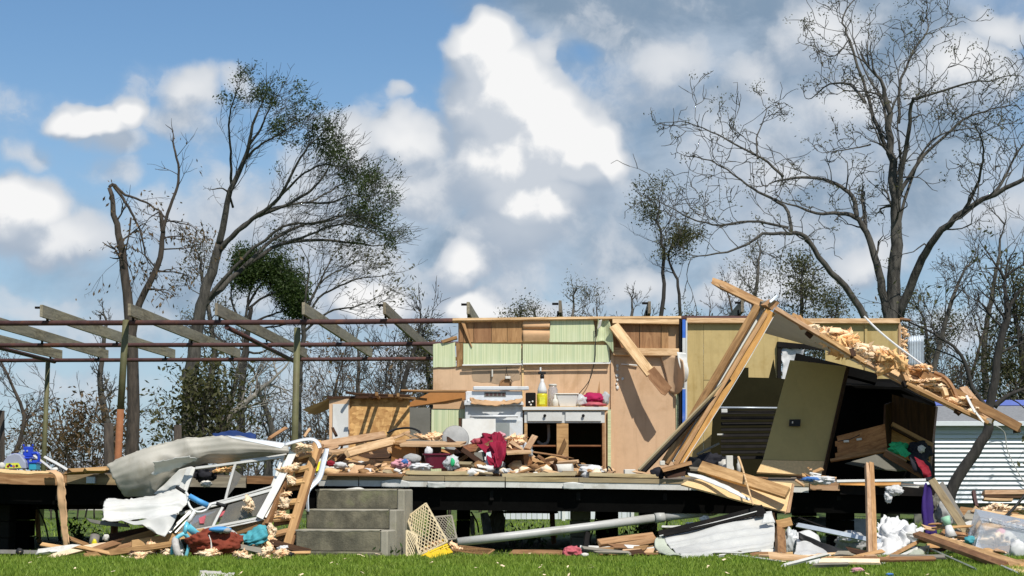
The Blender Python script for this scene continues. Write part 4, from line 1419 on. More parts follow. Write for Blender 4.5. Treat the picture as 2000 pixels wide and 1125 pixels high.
    box('nozzle', at(1059) + Vector((-.03, -.016, .441)), at(1059) + Vector((-.01, .016, .49)), 'bike_white', sb, bevel=.004)
    b = box('label_sticker', at(1059) + Vector((-.035, -.0695, .03)), at(1059) + Vector((.035, -.067, .12)), 'toy_lime', sb, bevel=.001)
    jr = thing('glass_jar', 'clear glass jar with a pale lid beside the spray bottle', 'jar', at(1080) + Vector((0, .05, 0)))
    lathe('jar_body', at(1080) + Vector((0, .05, 0)), [(.05, 0), (.06, .01), (.06, .22), (.045, .25), (.045, .262)], 'bin_plastic', jr, sides=18)
    lathe('lid', at(1080) + Vector((0, .05, .263)), [(.05, 0), (.05, .02), (.044, .024)], 'paper', jr, sides=18)
    tag(lathe('white_bottle', at(1084) + Vector((0, -.09, 0)), [(.035, 0), (.04, .01), (.04, .06), (.03, .09), (.017, .1), (.017, .15), (.012, .155)], 'paper', None, sides=14), 'small white bottle standing before the glass jar', 'bottle')
    tb = thing('plastic_tub', 'white translucent plastic tub on the kitchen counter', 'tub', at(1108))
    s_ = [(-.10, -.07, 0), (.10, -.07, 0), (.10, .07, 0), (-.10, .07, 0), (-.14, -.10, .15), (.13, -.10, .15), (.13, .10, .15), (-.14, .10, .15)]
    mesh_obj('tub_body', [at(1108) + Vector(v) for v in s_], [(0, 3, 2, 1), (0, 1, 5, 4), (1, 2, 6, 5), (2, 3, 7, 6), (3, 0, 4, 7), (4, 5, 6, 7)], 'bike_white', tb, bevel=.01)
    box('lid', at(1108) + Vector((-.16, -.11, .151)), at(1108) + Vector((.14, .11, .166)), 'paper', tb, bevel=.005)
    tag(pcr('plastic_bag', 1133, 783, Yc, 26, 24, 'clear_film', None, seed=5, amp=.4, sub=3), 'crumpled clear plastic bag between the tub and the magenta cushion', 'bag')
    tag(pcr('magenta_cushion', 1158, 779, Yc + .1, 50, 24, 'cloth_magenta', None, seed=8, amp=.22, depth=40), 'bright magenta cushion at the right end of the counter', 'cushion')
    tag(pcr('food_wrapper', 1160, 791, Yc - .1, 44, 10, 'cloth_rose', None, seed=11, amp=.4, sub=3), 'brownish crumpled wrappers in front of the magenta cushion', 'wrapper')
    tag(pcr('pink_wrap', 1183, 778, Yc + .05, 14, 26, 'clear_film', None, seed=12, amp=.4, sub=3), 'pale plastic wrap right of the magenta cushion', 'wrap')
    cf = thing('black_appliance', 'small black appliance with white buttons beside the stove on the counter', 'appliance', at(1037) + Vector((0, .1, 0)))
    box('appliance_body', at(1037) + Vector((-.065, 0, 0)), at(1037) + Vector((.06, .22, .18)), 'black_steel', cf, bevel=.01)
    for (dx, dz) in ((-.02, .06), (.02, .07), (0, .03)):
        lathe('button', at(1037) + Vector((dx, -.001, dz)), [(.012, 0), (.012, .006), (.006, .009)], 'bike_white', cf, axis=(0, -1, 0), sides=10)
    tag(slab('splinter', [(1166, 770, Yc + .2), (1171, 743, Yc + .2), (1172, 770, Yc + .2)], .012, 'panel_brown', None), 'thin pointed splinter standing upright behind the magenta cushion', 'splinter')
    # tilted board on the left of the stove
    b = slab('brown_shelf_board', [(800, 786, 22.6), (845, 764, 22.6), (908, 765, 22.6), (908, 780, 22.6), (870, 788, 22.6), (830, 790, 22.6), (796, 795, 22.6)], .5, 'brown_hardboard', None, back=(0, 1, .03))
    tag(b, 'brown hardboard shelf sticking out left of the stove', 'shelf board')
    b = pp('thin_ledge_strip', (782, 763, 22.3), (909, 764, 22.4), 3, .3, 'fresh_pine', None, n=(0, 0, 1))
    tag(b, 'thin pale ledge strip lying level above the brown hardboard shelf', 'strip')
    b = lathe('grey_pan', P(889, 858, 22.5), [(.16, 0), (.165, .01), (.14, .03), (.03, .035)], 'cloth_grey', None, axis=(.1, -1, .2), sides=26)
    tag(b, 'round grey pan lid standing on edge before the green lower wall', 'lid')
    # OSB box with its white end
    ob = thing('osb_cupboard', 'overturned cupboard with an OSB side and a white end panel', 'cupboard', Vector((-1.6, 22.4, .76)))
    slab('osb_side', [(682, 779, 22.2), (800, 775, 22.3), (800, 940, 22.2), (682, 940, 22.1)], .02, 'osb', ob, grain=(1, 0, 0))
    slab('end_frame', [(643, 778, 22.15), (682, 779, 22.12), (682, 940, 22.05), (643, 940, 22.05)], .03, 'hardboard_tan', ob, grain=(0, 0, 1))
    slab('white_end_panel', [(650, 789, 22.13), (680, 789, 22.10), (680, 930, 22.02), (649, 930, 22.03)], .012, 'white_paint', ob, grain=(0, 0, 1))
    slab('top_board', [(640, 779, 22.1), (800, 776, 22.2), (800, 772, 22.2), (640, 774, 22.1)], .9, 'dark_wood', ob, back=(0, 1, 0))
    slab('flap', [(590, 800, 21.9), (640, 779, 22.1), (646, 782, 22.2), (600, 802, 22.0)], .5, 'mustard_board', ob, back=(.1, 1, -.06))
    # sticks on the cupboard, throwing the barred shadow on its side
    for i, (a, b, w) in enumerate((((676, 767, 21.95), (738, 777, 22.6), 5), ((760, 772, 21.7), (832, 781, 22.5), 5), ((690, 769, 21.8), (800, 774, 21.75), 4), ((735, 770, 21.6), (742, 778, 22.3), 7), ((722, 771, 21.62), (727, 778, 22.3), 7), ((778, 771, 21.66), (783, 778, 22.3), 7))):
        tag(pp('roof_stick', a, b, w, .03, 'brown_lumber' if i % 2 else 'dark_wood', None, n=(0, -.3, 1)), ['thin brown stick slanting over the left of the OSB cupboard', 'thin brown stick slanting over the right of the OSB cupboard', 'long level stick lying on the OSB cupboard top',
             'stick jutting forward from the cupboard top, middle of three', 'stick jutting forward from the cupboard top, left of three', 'stick jutting forward from the cupboard top, right of three'][i], 'stick')


build_kitchen()


# ================================================================== the pile on the floor before the kitchen
def simple(fn, label, cat, group=None):
    def w(*a, **k):
        o = fn(*a, **k)
        return tag(o, label, cat, group)
    return w


def build_deck_pile():
    def pl(name, p0, p1, w, t, mt, label, cat='board', **kw):
        kw.setdefault('jag0', .02)
        kw.setdefault('jag1', .02)
        return tag(pp(name, p0, p1, w, t, mt, None, **kw), label, cat)
    pl('loose_beam', (612, 873, 19.7), (753, 849, 20.6), 15, .045, 'pale_pine', 'long pale timber beam lying across the pile, upper of the two', 'beam')
    pl('loose_beam', (676, 886, 19.5), (769, 862, 20.2), 17, .045, 'pale_pine', 'pale timber beam below and right of the longest one', 'beam')
    pl('broken_stud', (650, 835, 21.2), (657, 853, 21.1), 5, .04, 'dark_wood', 'short reddish stud leaning by the white cupboard end', 'stud', jag0=.03)
    pl('short_board', (620, 888, 19.55), (660, 872, 19.9), 7, .05, 'pale_pine', 'short board poking out beside the ladder-like frame', jag0=.05)
    pl('flat_board', (640, 884, 19.5), (690, 878, 19.7), 5, .12, 'pale_pine', 'flat board lying below the upper pale beam', n=(0, -.2, 1))
    # brown overturned drawer
    dr = thing('overturned_drawer', 'brown overturned drawer box in the middle of the pile', 'drawer', P(800, 930, 20.4) * Vector((1, 1, 0)) + Vector((0, 0, .76)))
    slab('drawer_side', [(766, 862, 20.2), (816, 870, 20.0), (816, 905, 20.0), (764, 905, 20.2)], .02, 'brown_hardboard', dr)
    slab('drawer_front', [(816.5, 868, 20.0), (862, 860, 20.5), (862, 905, 20.5), (816.5, 906, 20.0)], .02, 'dark_wood', dr)
    slab('drawer_bottom', [(764, 862, 20.2), (812, 869, 19.98), (864, 859, 20.5), (820, 853, 20.8)], .012, 'panel_brown', dr)
    pp('drawer_slide', (768, 866, 20.15), (812, 872, 19.96), 4, .03, 'brown_lumber', dr)
    pl('plywood_leaf', (786, 866, 20.1), (905, 868, 20.0), 5, .35, 'pale_pine', 'thin plywood leaf lying over the overturned drawer', n=(0, -.12, 1))
    pl('plywood_leaf', (800, 860, 20.4), (860, 864, 20.3), 4, .25, 'grey_lumber', 'greenish white slat under the insulation heap', n=(0, -.1, 1))
    tag(pcr('insulation_heap', 838, 851, 20.4, 62, 28, 'insulation', None, seed=21, amp=.4), 'peach insulation heap on top of the drawer pile', 'insulation')
    tag(tube('black_hose', [P(756, 846, 21.3), P(775, 838, 21.3), P(800, 836, 21.2), P(818, 842, 21.1), P(822, 852, 21.0)], .012, 'black_rubber', None, sides=8, smooth_pts=16), 'black hose arching before the OSB cupboard', 'hose')
    for i, (a, b) in enumerate((((765, 858, 20.9), (800, 842, 21.2)), ((785, 845, 21.0), (815, 856, 20.7)))):
        tag(pp('thin_splinter', a, b, 5, .012, 'pale_pine', None, jag0=.05, jag1=.06), ['pale splinter rising to the right under the black hose', 'pale splinter falling to the right under the black hose'][i], 'splinter')
    tag(slab('dark_shade_slab', [(628, 880, 20.9), (775, 872, 21.0), (775, 930, 20.9), (628, 930, 20.8)], .5, 'dark_wood', None, back=(0, 1, 0)), 'dark slab standing in for shade behind the two pale beams', 'cabinet')  # dark slab added as the shade behind the pile
    tag(slab('dark_shade_slab', [(862, 876, 20.7), (945, 884, 20.6), (945, 930, 20.6), (862, 930, 20.7)], .4, 'dark_wood', None, back=(0, 1, 0)), 'dark slab standing in for shade behind the maroon tub and clear bag', 'box')  # second dark slab, again shade made solid
    # maroon plastic tub
    Y = 19.75
    tb = thing('maroon_tub', 'maroon plastic tub standing on the torn floor edge', 'tub', P(853, 914, Y))
    c = P(853, 915, Y)
    k = 1 / S(Y)
    pr = [(-22, 0), (-25, 26), (-29, 27), (-29, 29)]
    vs, fs = [], []
    for (r, h) in ((21, 0), (24.5, 25), (28, 26), (28, 29), (24, 28.5), (20, 2)):
        for i in range(24):
            a = 2 * math.pi * i / 24
            ca, sa = math.cos(a), math.sin(a)
            e = .55
            x = math.copysign(abs(ca) ** e, ca) * r * k
            y = math.copysign(abs(sa) ** e, sa) * r * .75 * k
            vs.append(c + Vector((x, y, h * k)))
    for j in range(5):
        for i in range(24):
            fs.append((j * 24 + i, j * 24 + (i + 1) % 24, j * 24 + 24 + (i + 1) % 24, j * 24 + 24 + i))
    fs.append(tuple(range(24)))
    fs.append(tuple(range(120, 144)))
    mesh_obj('tub_body', vs, fs, 'tub_maroon', tb)
    tag(pcr('white_rag', 837, 882, Y, 14, 18, 'cloth_white', None, seed=3, sub=3), 'small white rag bunched on the rim of the maroon tub', 'rag')
    tag(pcr('grey_pot', 805, 897, 19.8, 36, 22, 'cloth_grey', None, seed=31, amp=.08, ridged=0), 'dark grey rounded pot left of the maroon tub', 'pot')
    tag(pcr('pastel_cloth', 784, 906, 19.55, 36, 18, 'cloth_pink', None, seed=32, amp=.45), 'pink and white cloth bunched left of the grey pot', 'cloth')
    tag(pcr('blue_cloth_bit', 790, 902, 19.5, 14, 10, 'cloth_blue', None, seed=33, amp=.4, sub=3), 'scrap of blue cloth on the pink bundle', 'cloth')
    tag(pcr('white_cloth', 820, 911, 19.5, 40, 13, 'cloth_white', None, seed=34, amp=.4), 'white cloth lying before the maroon tub', 'cloth')
    tag(pcr('clear_bag', 882, 905, 19.5, 30, 26, 'clear_film', None, seed=35, amp=.4), 'clear plastic bag with green print beside the maroon tub', 'bag')
    tag(pcr('green_film', 884, 903, 19.42, 8, 16, 'cloth_green', None, seed=36, amp=.4, sub=3), 'green printed wrap inside the clear bag', 'wrap')
    # crimson cloth hanging over the broken table
    tag(slab('tilted_table_leaf', [(888, 878, 20.2), (945, 862, 20.6), (1030, 882, 20.1), (1020, 890, 20.0), (950, 878, 20.1), (890, 886, 20.1)], .7, 'cabinet_wood', None, back=(0, 1, .05)), 'brown table leaf tilted under the crimson cloth', 'table leaf')
    tag(slab('dark_drawer_side', [(985, 884, 19.9), (1022, 888, 19.8), (1024, 912, 19.8), (985, 915, 19.9)], .3, 'dark_wood', None, back=(0, 1, 0)), 'dark brown box side right of the crimson cloth', 'box')
    tag(slab('end_board', [(1022.5, 888, 19.8), (1038, 880, 20.0), (1040, 905, 20.0), (1024.5, 912, 19.8)], .02, 'cabinet_wood', None), 'small brown end board right of the dark box side', 'board')
    tag(slab('cream_box', [(926, 884, 19.95), (946, 882, 19.95), (946, 912, 19.9), (928, 912, 19.9)], .2, 'shade_grey', None, back=(0, 1, 0)), 'grey carton under the tilted table leaf', 'carton')
    f = lambda u, v: .022 * math.sin(u * 15 + v * 7 + 2 * math.sin(v * 5)) + .01 * math.sin(u * 37 - 9 * v)
    tag(sheet('crimson_cloth', [[(938, 866, 20.4), (958, 846, 20.5), (984, 856, 20.4)], [(945, 880, 20.05), (965, 866, 19.95), (988, 872, 20.0)], [(955, 895, 19.75), (968, 890, 19.7), (985, 890, 19.75)], [(960, 908, 19.7), (970, 912, 19.65), (979, 908, 19.7)]],
              'cloth_crimson', None, nu=56, nv=48, amp=.075, freq=7, t=.006, fold=f, edge=.02, seed=5), 'crimson cloth hanging from the top of the pile', 'cloth')
    tag(pcr('crimson_bundle', 962, 857, 20.5, 44, 22, 'cloth_crimson', None, seed=41, amp=.45), 'crimson cloth bunched at the very top of the pile', 'cloth')
    tag(pcr('pink_paper', 975, 850, 20.7, 22, 12, 'cloth_pink', None, seed=42, amp=.45, sub=3), 'pink crumpled paper behind the crimson bundle', 'paper')
    tag(pcr('pink_litter', 932, 863, 20.5, 24, 14, 'cloth_rose', None, seed=43, amp=.5, sub=3), 'pink crumpled litter left of the crimson cloth', 'litter')
    tag(pcr('insulation_wad', 1006, 860, 20.3, 38, 26, 'insulation', None, seed=44, amp=.45), 'peach insulation wad right of the crimson bundle', 'insulation')
    pl('pointed_board', (998, 862, 20.1), (1027, 882, 19.9), 9, .02, 'pale_pine', 'pale pointed board on the insulation wad', w1=.02)
    pl('upright_block', (1028, 878, 19.9), (1046, 851, 20.0), 12, .04, 'pale_pine', 'pale timber block standing tilted right of the pile top', 'block')
    pl('flat_scrap', (990, 884, 19.8), (1038, 883, 19.8), 4, .3, 'pale_pine', 'pale flat scrap under the tilted block', 'scrap', n=(0, -.1, 1))
    tag(pcr('white_wire_rack', 1030, 880, 19.95, 20, 26, 'clear_film', None, seed=46, amp=.5, sub=3), 'bit of clear film right of the tilted block', 'film')
    tag(slab('blue_jug', [(950, 884, 19.75), (958, 882, 19.75), (964, 912, 19.7), (948, 914, 19.7)], .08, 'galvanised', None, back=(0, 1, 0)), 'grey blue metal piece behind the hanging crimson cloth', 'metal piece')
    # long pieces along the edge
    pl('edge_board', (790, 924, YF + .05), (918, 925, YF + .05), 8, .05, 'rim_wood', 'weathered edge board lying below the maroon tub')
    pl('edge_board', (980, 929, YF + .03), (1125, 928, YF + .05), 7, .06, 'rim_wood', 'weathered edge board lying below the crimson cloth')
    pl('edge_board', (1150, 928, YF + .04), (1287, 931, YF + .04), 8, .06, 'rim_wood', 'weathered edge board lying before the tan bedroom wall')
    pl('edge_strip', (640, 926, YF + .02), (790, 929, YF + .02), 3.5, .2, 'brown_lumber', 'thin brown strip along the floor edge above the steps', 'strip', n=(0, -.1, 1))
    tag(slab('cardboard_piece', [(680, 925, 19.25), (692, 908, 19.3), (712, 909, 19.35), (706, 925, 19.2), (697, 927, 19.2)], .01, 'cardboard', None), 'torn cardboard piece hanging at the floor edge above the steps', 'cardboard')
    tag(lathe('paint_can', P(1086, 918, 19.45), [(.055, 0), (.058, .004), (.058, .17), (.05, .171)], 'paper', None, axis=(1, -.25, .03), sides=20), 'cream can lying on its side on the floor edge', 'can')
    tag(lathe('dark_tin', P(1083, 918, 19.43), [(.062, 0), (.062, .03), (.05, .031), (.05, .01), (.02, .008)], 'dark_wood', None, axis=(-1, -.6, .0), sides=20), 'dark round can lid beside the cream can', 'lid')
    tag(box('beige_block', P(1098, 928, 19.28), P(1126, 920, 19.5), 'rim_wood', None), 'weathered block right of the cream can', 'block')
    tag(pcr('white_bundle', 1153, 919, 19.6, 46, 18, 'cloth_white', None, seed=47, amp=.35), 'white speckled bundle at the foot of the base cabinet', 'bundle')
    tag(lathe('grey_dish', P(1143, 914, 19.8), [(.03, 0), (.075, .02), (.08, .035), (.06, .03)], 'cloth_grey', None, sides=20), 'small grey dish behind the white bundle', 'dish')
    tag(tube('black_wire_hook', [P(1186, 924, 19.5), P(1187, 912, 19.5), P(1192, 914, 19.5), P(1198, 925, 19.5)], .008, 'black_rubber', None, sides=6, smooth_pts=10), 'black wire hook standing before the tan bedroom wall', 'wire')
    tag(box('white_carton', P(1220, 926, 19.6), P(1239, 917, 19.8), 'paper', None), 'small white carton on the floor before the tan wall', 'carton')
    pl('loose_batten_piece', (1088, 904, 19.9), (1130, 902, 19.8), 5, .06, 'pale_pine', 'pale slat lying before the base cabinet', 'slat', n=(0, -.3, 1))
    pl('loose_batten_piece', (1065, 900, 20.1), (1110, 893, 20.0), 4, .06, 'brown_lumber', 'brown slat lying before the base cabinet', 'slat', n=(0, -.3, 1))
    pl('loose_batten_piece', (1118, 900, 20.0), (1134, 905, 19.9), 4, .04, 'dark_wood', 'dark short slat at the foot of the cabinet post', 'slat')
    pl('table_edge', (885, 905, 19.6), (925, 908, 19.5), 6, .1, 'rim_wood', 'brown plank end left of the hanging crimson cloth', 'plank')
    # yellow cereal box and white magazine by the frame
    tag(slab('yellow_printed_box', [(606, 908, 19.2), (628, 900, 19.25), (634, 908, 19.25), (620, 920, 19.15), (607, 918, 19.15)], .03, 'soap_yellow', None), 'yellow and white printed carton behind the bent grey strip', 'carton')
    tag(slab('white_magazine', [(606, 901, 19.28), (636, 893, 19.32), (640, 900, 19.32), (607, 910, 19.26)], .012, 'paper', None), 'white magazine lying on the yellow printed carton', 'magazine')
    tag(pcr('red_cloth_bit', 645, 905, 19.35, 16, 12, 'cloth_red', None, seed=51, amp=.4, sub=3), 'scrap of red cloth right of the bent grey strip', 'cloth')
    tag(pcr('white_cloth_bit', 664, 909, 19.35, 26, 14, 'cloth_white', None, seed=52, amp=.4, sub=3), 'white cloth scrap right of the red one', 'cloth')
    # longer splinters and torn boards through the pile
    rs = random.Random(77)
    zone = [(622, 700, 880, 'left of the pile under the pale beams'), (700, 790, 868, 'in front of the overturned drawer'), (880, 950, 872, 'left of the crimson cloth'), (985, 1070, 872, 'right of the crimson cloth'), (1070, 1140, 905, 'at the foot of the base cabinet')]
    for (a, b, top, where) in zone:
        for i in range(11):
            px = rs.uniform(a, b)
            Yp = rs.uniform(19.9, 20.8)
            py = rs.uniform(top, 922)
            mt = rs.choice(['pale_pine', 'fresh_pine', 'brown_lumber', 'panel_brown', 'plywood_orange', 'dark_wood', 'dark_wood', 'brown_lumber', 'cardboard'])
            an = rs.gauss(0, .45)
            L = rs.uniform(.2, .65)
            c = P(px, py, Yp)
            d = Vector((math.cos(an), rs.uniform(-.7, .3), math.sin(an)))
            o = plank('torn_board', c - d * L / 2, c + d * L / 2, rs.uniform(.02, .075), rs.uniform(.006, .018), mt, None, n=(rs.uniform(-.6, .6), -1, rs.uniform(.2, 1.4)), jag0=.13, jag1=.13, seg=3, twist=rs.uniform(-.3, .3))
            look = {'pale_pine': 'pale torn board', 'fresh_pine': 'orange torn board', 'brown_lumber': 'brown torn board', 'panel_brown': 'reddish torn board', 'plywood_orange': 'torn plywood piece', 'dark_wood': 'dark torn board', 'cardboard': 'torn cardboard strip'}[mt]
            tag(o, look + ' ' + where, 'board', look + 's ' + where)
    # scrap wood, plaster and paper strewn along the edge, alike pieces by zone
    rs = random.Random(11)
    zones = [(625, 690, 'small splintered scrap on the floor edge above the steps', 26), (700, 800, 'small splintered scrap on the floor edge left of the maroon tub', 34),
             (890, 1000, 'small splintered scrap on the floor edge under the crimson cloth', 34), (1000, 1085, 'small splintered scrap between the crimson cloth and the cream can', 30),
             (1125, 1260, 'small splintered scrap on the floor edge before the tan wall', 16), (1560, 1640, 'small splintered scrap below the leaning olive panel', 10)]
    mats = ['pale_pine', 'fresh_pine', 'brown_lumber', 'paper', 'insulation_pale', 'cardboard', 'panel_brown', 'white_paint', 'dark_wood', 'rim_wood', 'cloth_white']
    for (a, b, lab, n) in zones:
        for i in range(n):
            px = rs.uniform(a, b)
            Yp = rs.uniform(YF + .05, YF + .9)
            x = P(px, 930, Yp).x
            z = deck_z(x) + (.755 - deck_z(x)) * (Yp - YF) / 5 + rs.uniform(.005, .04 + .12 * (Yp - YF))
            L = rs.uniform(.05, .21)
            an = rs.uniform(-1.2, 1.2)
            d = Vector((math.cos(an), math.sin(an) * .6, rs.uniform(-.35, .35)))
            mt = rs.choice(mats)
            c = Vector((x, Yp, z + .02))
            if mt in ('insulation_pale', 'cloth_white') or rs.random() < .2:
                o = crumple('debris_scrap', c, (L * .45, L * .4, L * .28), mt, None, seed=i + px, sub=2, amp=.5)
            else:
                o = plank('debris_scrap', c - d * L / 2, c + d * L / 2, rs.uniform(.02, .06), rs.uniform(.008, .025), mt, None, n=(rs.uniform(-.5, .5), -.6, 1), jag0=.03, jag1=.03, seg=2)
            look = {'pale_pine': 'pale splintered scrap', 'fresh_pine': 'orange splintered scrap', 'brown_lumber': 'brown splintered scrap', 'paper': 'white torn scrap', 'insulation_pale': 'peach fluffy scrap', 'cardboard': 'tan card scrap', 'panel_brown': 'reddish board scrap', 'white_paint': 'white painted scrap', 'dark_wood': 'dark wood scrap', 'rim_wood': 'weathered wood scrap', 'cloth_white': 'white cloth scrap'}[mt]
            tag(o, lab.replace('small splintered scrap', look), 'scrap', lab.replace('small splintered scrap', look + 's'))


build_deck_pile()


# ================================================================== collapsed part on the right
def build_collapse():
    # fallen rafter truss: boards running from the ridge down to the floor
    tr = thing('fallen_rafter_truss', 'pair of golden rafters leaning from the floor up to the broken ridge', 'truss', P(1320, 930, 19.9) * Vector((1, 1, 0)) + Vector((0, 0, .72)))
    pp('rafter_board', (1481, 598, 20.3), (1298, 905, 19.75), 15, .04, 'brown_lumber', tr, n=(-.6, -1, .2), seg=6)
    pp('drywall_strip', (1489, 600, 20.36), (1310, 900, 19.85), 13, .02, 'ceiling_board', tr, n=(-.2, -1, .2), seg=6)
    pp('rafter_board', (1504, 608, 20.22), (1326, 905, 19.72), 21, .04, 'plywood_orange', tr, n=(.35, -1, .1), seg=6)
    pp('rafter_board', (1497, 612, 20.16), (1318, 908, 19.66), 8, .02, 'fresh_pine', tr, n=(.2, -1, .1), seg=6)
    pp('torn_vinyl_edge', (1509, 620, 20.2), (1334, 906, 19.7), 1.3, .01, 'rim_white', tr, seg=8, warp=.02)
    slab('ridge_block', [(1496, 596, 20.15), (1512, 585, 20.2), (1523, 592, 20.25), (1508, 606, 20.2)], .09, 'fresh_pine', tr, grain=(.7, 0, .4))
    slab('ridge_block', [(1488, 590, 20.22), (1500, 588, 20.25), (1498, 600, 20.25), (1485, 604, 20.25)], .05, 'grey_lumber', tr)
    sheet('metal_strap', [[(1502, 588, 20.14), (1518, 574, 20.2)], [(1505, 592, 20.13), (1521, 580, 20.2)]], 'galvanised', tr, nu=6, nv=3, t=.003)
    b = pp('splintered_rafter', (1400, 553, 20.5), (1496, 598, 20.35), 17, .04, 'fresh_pine', None, jag0=.28, n=(.1, -1, .3), w1=.09)
    tag(b, 'splintered rafter end pointing up left from the ridge', 'rafter')
    for i, (a, c, w) in enumerate((((1398, 553, 20.45), (1440, 572, 20.45), 3), ((1392, 551, 20.5), (1420, 560, 20.48), 2))):
        tag(pp('rafter_splinter', a, c, w, .012, 'pale_pine', None, jag0=.1), ['longer pale splinter torn off the rafter end', 'shorter pale splinter torn off the rafter tip'][i], 'splinter')
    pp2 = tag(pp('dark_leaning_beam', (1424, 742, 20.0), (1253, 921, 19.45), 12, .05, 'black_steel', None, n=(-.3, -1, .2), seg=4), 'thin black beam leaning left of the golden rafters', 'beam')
    tag(pp('gilt_edge_strip', (1418, 742, 19.95), (1248, 919, 19.4), 4, .03, 'rim_wood', None, n=(-.5, -.8, .5), seg=4), 'thin yellowish strip along the upper side of the black beam', 'strip')

    # roof strip sloping down to the right, with framing and insulation on top
    rf = thing('fallen_roof_section', 'broken ceiling strip sloping down right with insulation and framing on it', 'roof section', P(1700, 930, 20.8) * Vector((1, 1, 0)) + Vector((0, 0, .72)))
    near = [(1514, 604, 20.2), (1600, 657, 20.18), (1692, 711, 20.15), (1800, 768, 20.1), (1936, 828, 20.0)]
    far = [(1486, 647, 21.5), (1562, 668, 21.55), (1642, 692, 21.6), (1724, 724, 21.6), (1872, 797, 21.5)]
    mid = [((a[0] + b[0]) / 2 - 4, (a[1] + b[1]) / 2 + 1, 20.85) for a, b in zip(near, far)]
    sheet('ceiling_panel', [near, mid, far], 'ceiling_board', rf, nu=40, nv=10, t=.02)
    slab('roof_board', [(1694, 690, 20.5), (1760, 716, 20.45), (1850, 752, 20.35), (1950, 812, 20.15), (1934, 828, 20.05), (1800, 766, 20.15), (1700, 714, 20.2)], .02, 'pale_pine', rf, jag=1.5, grain=(.9, 0, -.45))
    # edge boards along the near rim
    for i in range(4):
        a, c = near[i], near[i + 1]
        plank('edge_trim', P(a[0], a[1] - 2, a[2] - .03), P(c[0], c[1] - 2, c[2] - .03), .045, .05, 'fresh_pine' if i % 2 else 'pale_pine', rf, n=(0, -1, .3), seg=3)
    # long joists lying on top
    plank('joist', P(1545, 618, 20.6), P(1700, 705, 20.5), .09, .04, 'panel_brown', rf, n=(-.3, -1, .2))
    plank('joist', P(1690, 690, 20.5), P(1850, 748, 20.3), .085, .04, 'panel_brown', rf, n=(-.3, -1, .2))
    plank('joist', P(1800, 735, 20.3), P(1992, 836, 19.9), .10, .04, 'brown_lumber', rf, n=(-.3, -1, .2))
    plank('joist', P(1880, 757, 20.3), P(1936, 822, 20.0), .10, .04, 'pale_pine', rf, n=(.4, -1, .3))
    plank('joist', P(1755, 735, 20.1), P(1868, 800, 20.0), .05, .05, 'pale_pine', rf, n=(-.3, -1, .2))
    plank('joist', P(1770, 748, 20.0), P(1930, 826, 19.95), .035, .05, 'fresh_pine', rf, n=(-.3, -1, .2))
    plank('broken_joist', P(1983, 828, 19.95), P(1986, 845, 19.93), .07, .04, 'dark_wood', rf)
    # short blocks sticking up
    for (a, c, w, mt) in (((1557, 620, 20.3), (1570, 640, 20.2), 13, 'panel_brown'), ((1576, 646, 20.2), (1588, 655, 20.2), 14, 'dark_wood'), ((1754, 705, 20.1), (1772, 745, 20.0), 9, 'fresh_pine'), ((1660, 683, 20.15), (1668, 697, 20.12), 10, 'dark_wood'),
                          ((1842, 760, 20.1), (1848, 775, 20.05), 9, 'pale_pine'), ((1866, 800, 20.0), (1876, 808, 19.98), 10, 'dark_wood'), ((1764, 745, 20.02), (1770, 756, 20.0), 9, 'black_steel'), ((1925, 822, 19.97), (1936, 826, 19.96), 11, 'old_post')):
        pp('framing_block', a, c, w, .06, mt, rf, n=(.2, -1, .3), seg=2)
    # bent batten
    tube('bent_batten', [P(1825, 728, 20.2), P(1846, 738, 20.15), P(1862, 760, 20.1), P(1872, 790, 20.05), P(1876, 806, 20.0)], .022, 'panel_brown', rf, sides=4, smooth_pts=12, smooth=False)
    # insulation batts
    for i, (x, y, Y, w, h, mt) in enumerate(((1618, 656, 20.5, 80, 44, 'insulation'), (1650, 672, 20.4, 66, 42, 'foam_orange'), (1590, 640, 20.5, 30, 20, 'insulation_pale'), (1672, 684, 20.3, 50, 36, 'insulation_pale'),
                                             (1712, 690, 20.4, 60, 34, 'insulation_pale'), (1700, 704, 20.2, 60, 30, 'insulation_pale'), (1790, 718, 20.4, 60, 20, 'insulation'), (1800, 748, 20.15, 70, 22, 'insulation'), (1835, 758, 20.2, 50, 18, 'insulation_pale'),
                                             (1870, 782, 20.1, 50, 24, 'insulation'), (1900, 800, 20.1, 40, 16, 'insulation_pale'), (1630, 690, 20.5, 36, 14, 'insulation'))):
        pcr('insulation_batt', x, y, Y, w, h, mt, rf, seed=60 + i, amp=.4, depth=w * .8, sub=4, freq=2.6)
    b = pcr('insulation_ball', 1742, 702, 20.05, 58, 58, 'foam_orange', None, seed=80, amp=.35, freq=2.8, sub=5)
    tag(b, 'large orange insulation ball perched on the fallen roof edge', 'insulation')
    tag(tube('white_conduit', [P(1688, 618, 21.0), P(1712, 642, 20.9), P(1745, 670, 20.7), P(1785, 700, 20.5), P(1816, 722, 20.3)], .011, 'bike_white', None, sides=8, smooth_pts=16), 'thin white pipe running down from the mustard wall top', 'pipe')
    tag(pp('white_lath', (1888, 772, 19.95), (1904, 806, 19.9), 5, .012, 'white_paint', None, seg=2), 'short white lath standing on the fallen roof end, upper one', 'lath')
    tag(pp('white_lath', (1902, 802, 19.92), (1922, 825, 19.88), 4, .012, 'white_paint', None, seg=2), 'short white lath lying on the fallen roof end, lower one', 'lath')
    # leaning olive panel with switch plate
    pn = thing('leaning_olive_panel', 'tall olive interior panel leaning with a dark switch plate and a lower strip coloured as sunlit', 'panel', P(1550, 930, 21.1) * Vector((1, 1, 0)) + Vector((0, 0, .72)))
    slab('panel_sheet', [(1543, 703, 21.6), (1655, 716, 21.5), (1611, 900, 21.12), (1490, 898, 21.15)], .02, 'olive_board', pn, grain=(0, 0, 1))
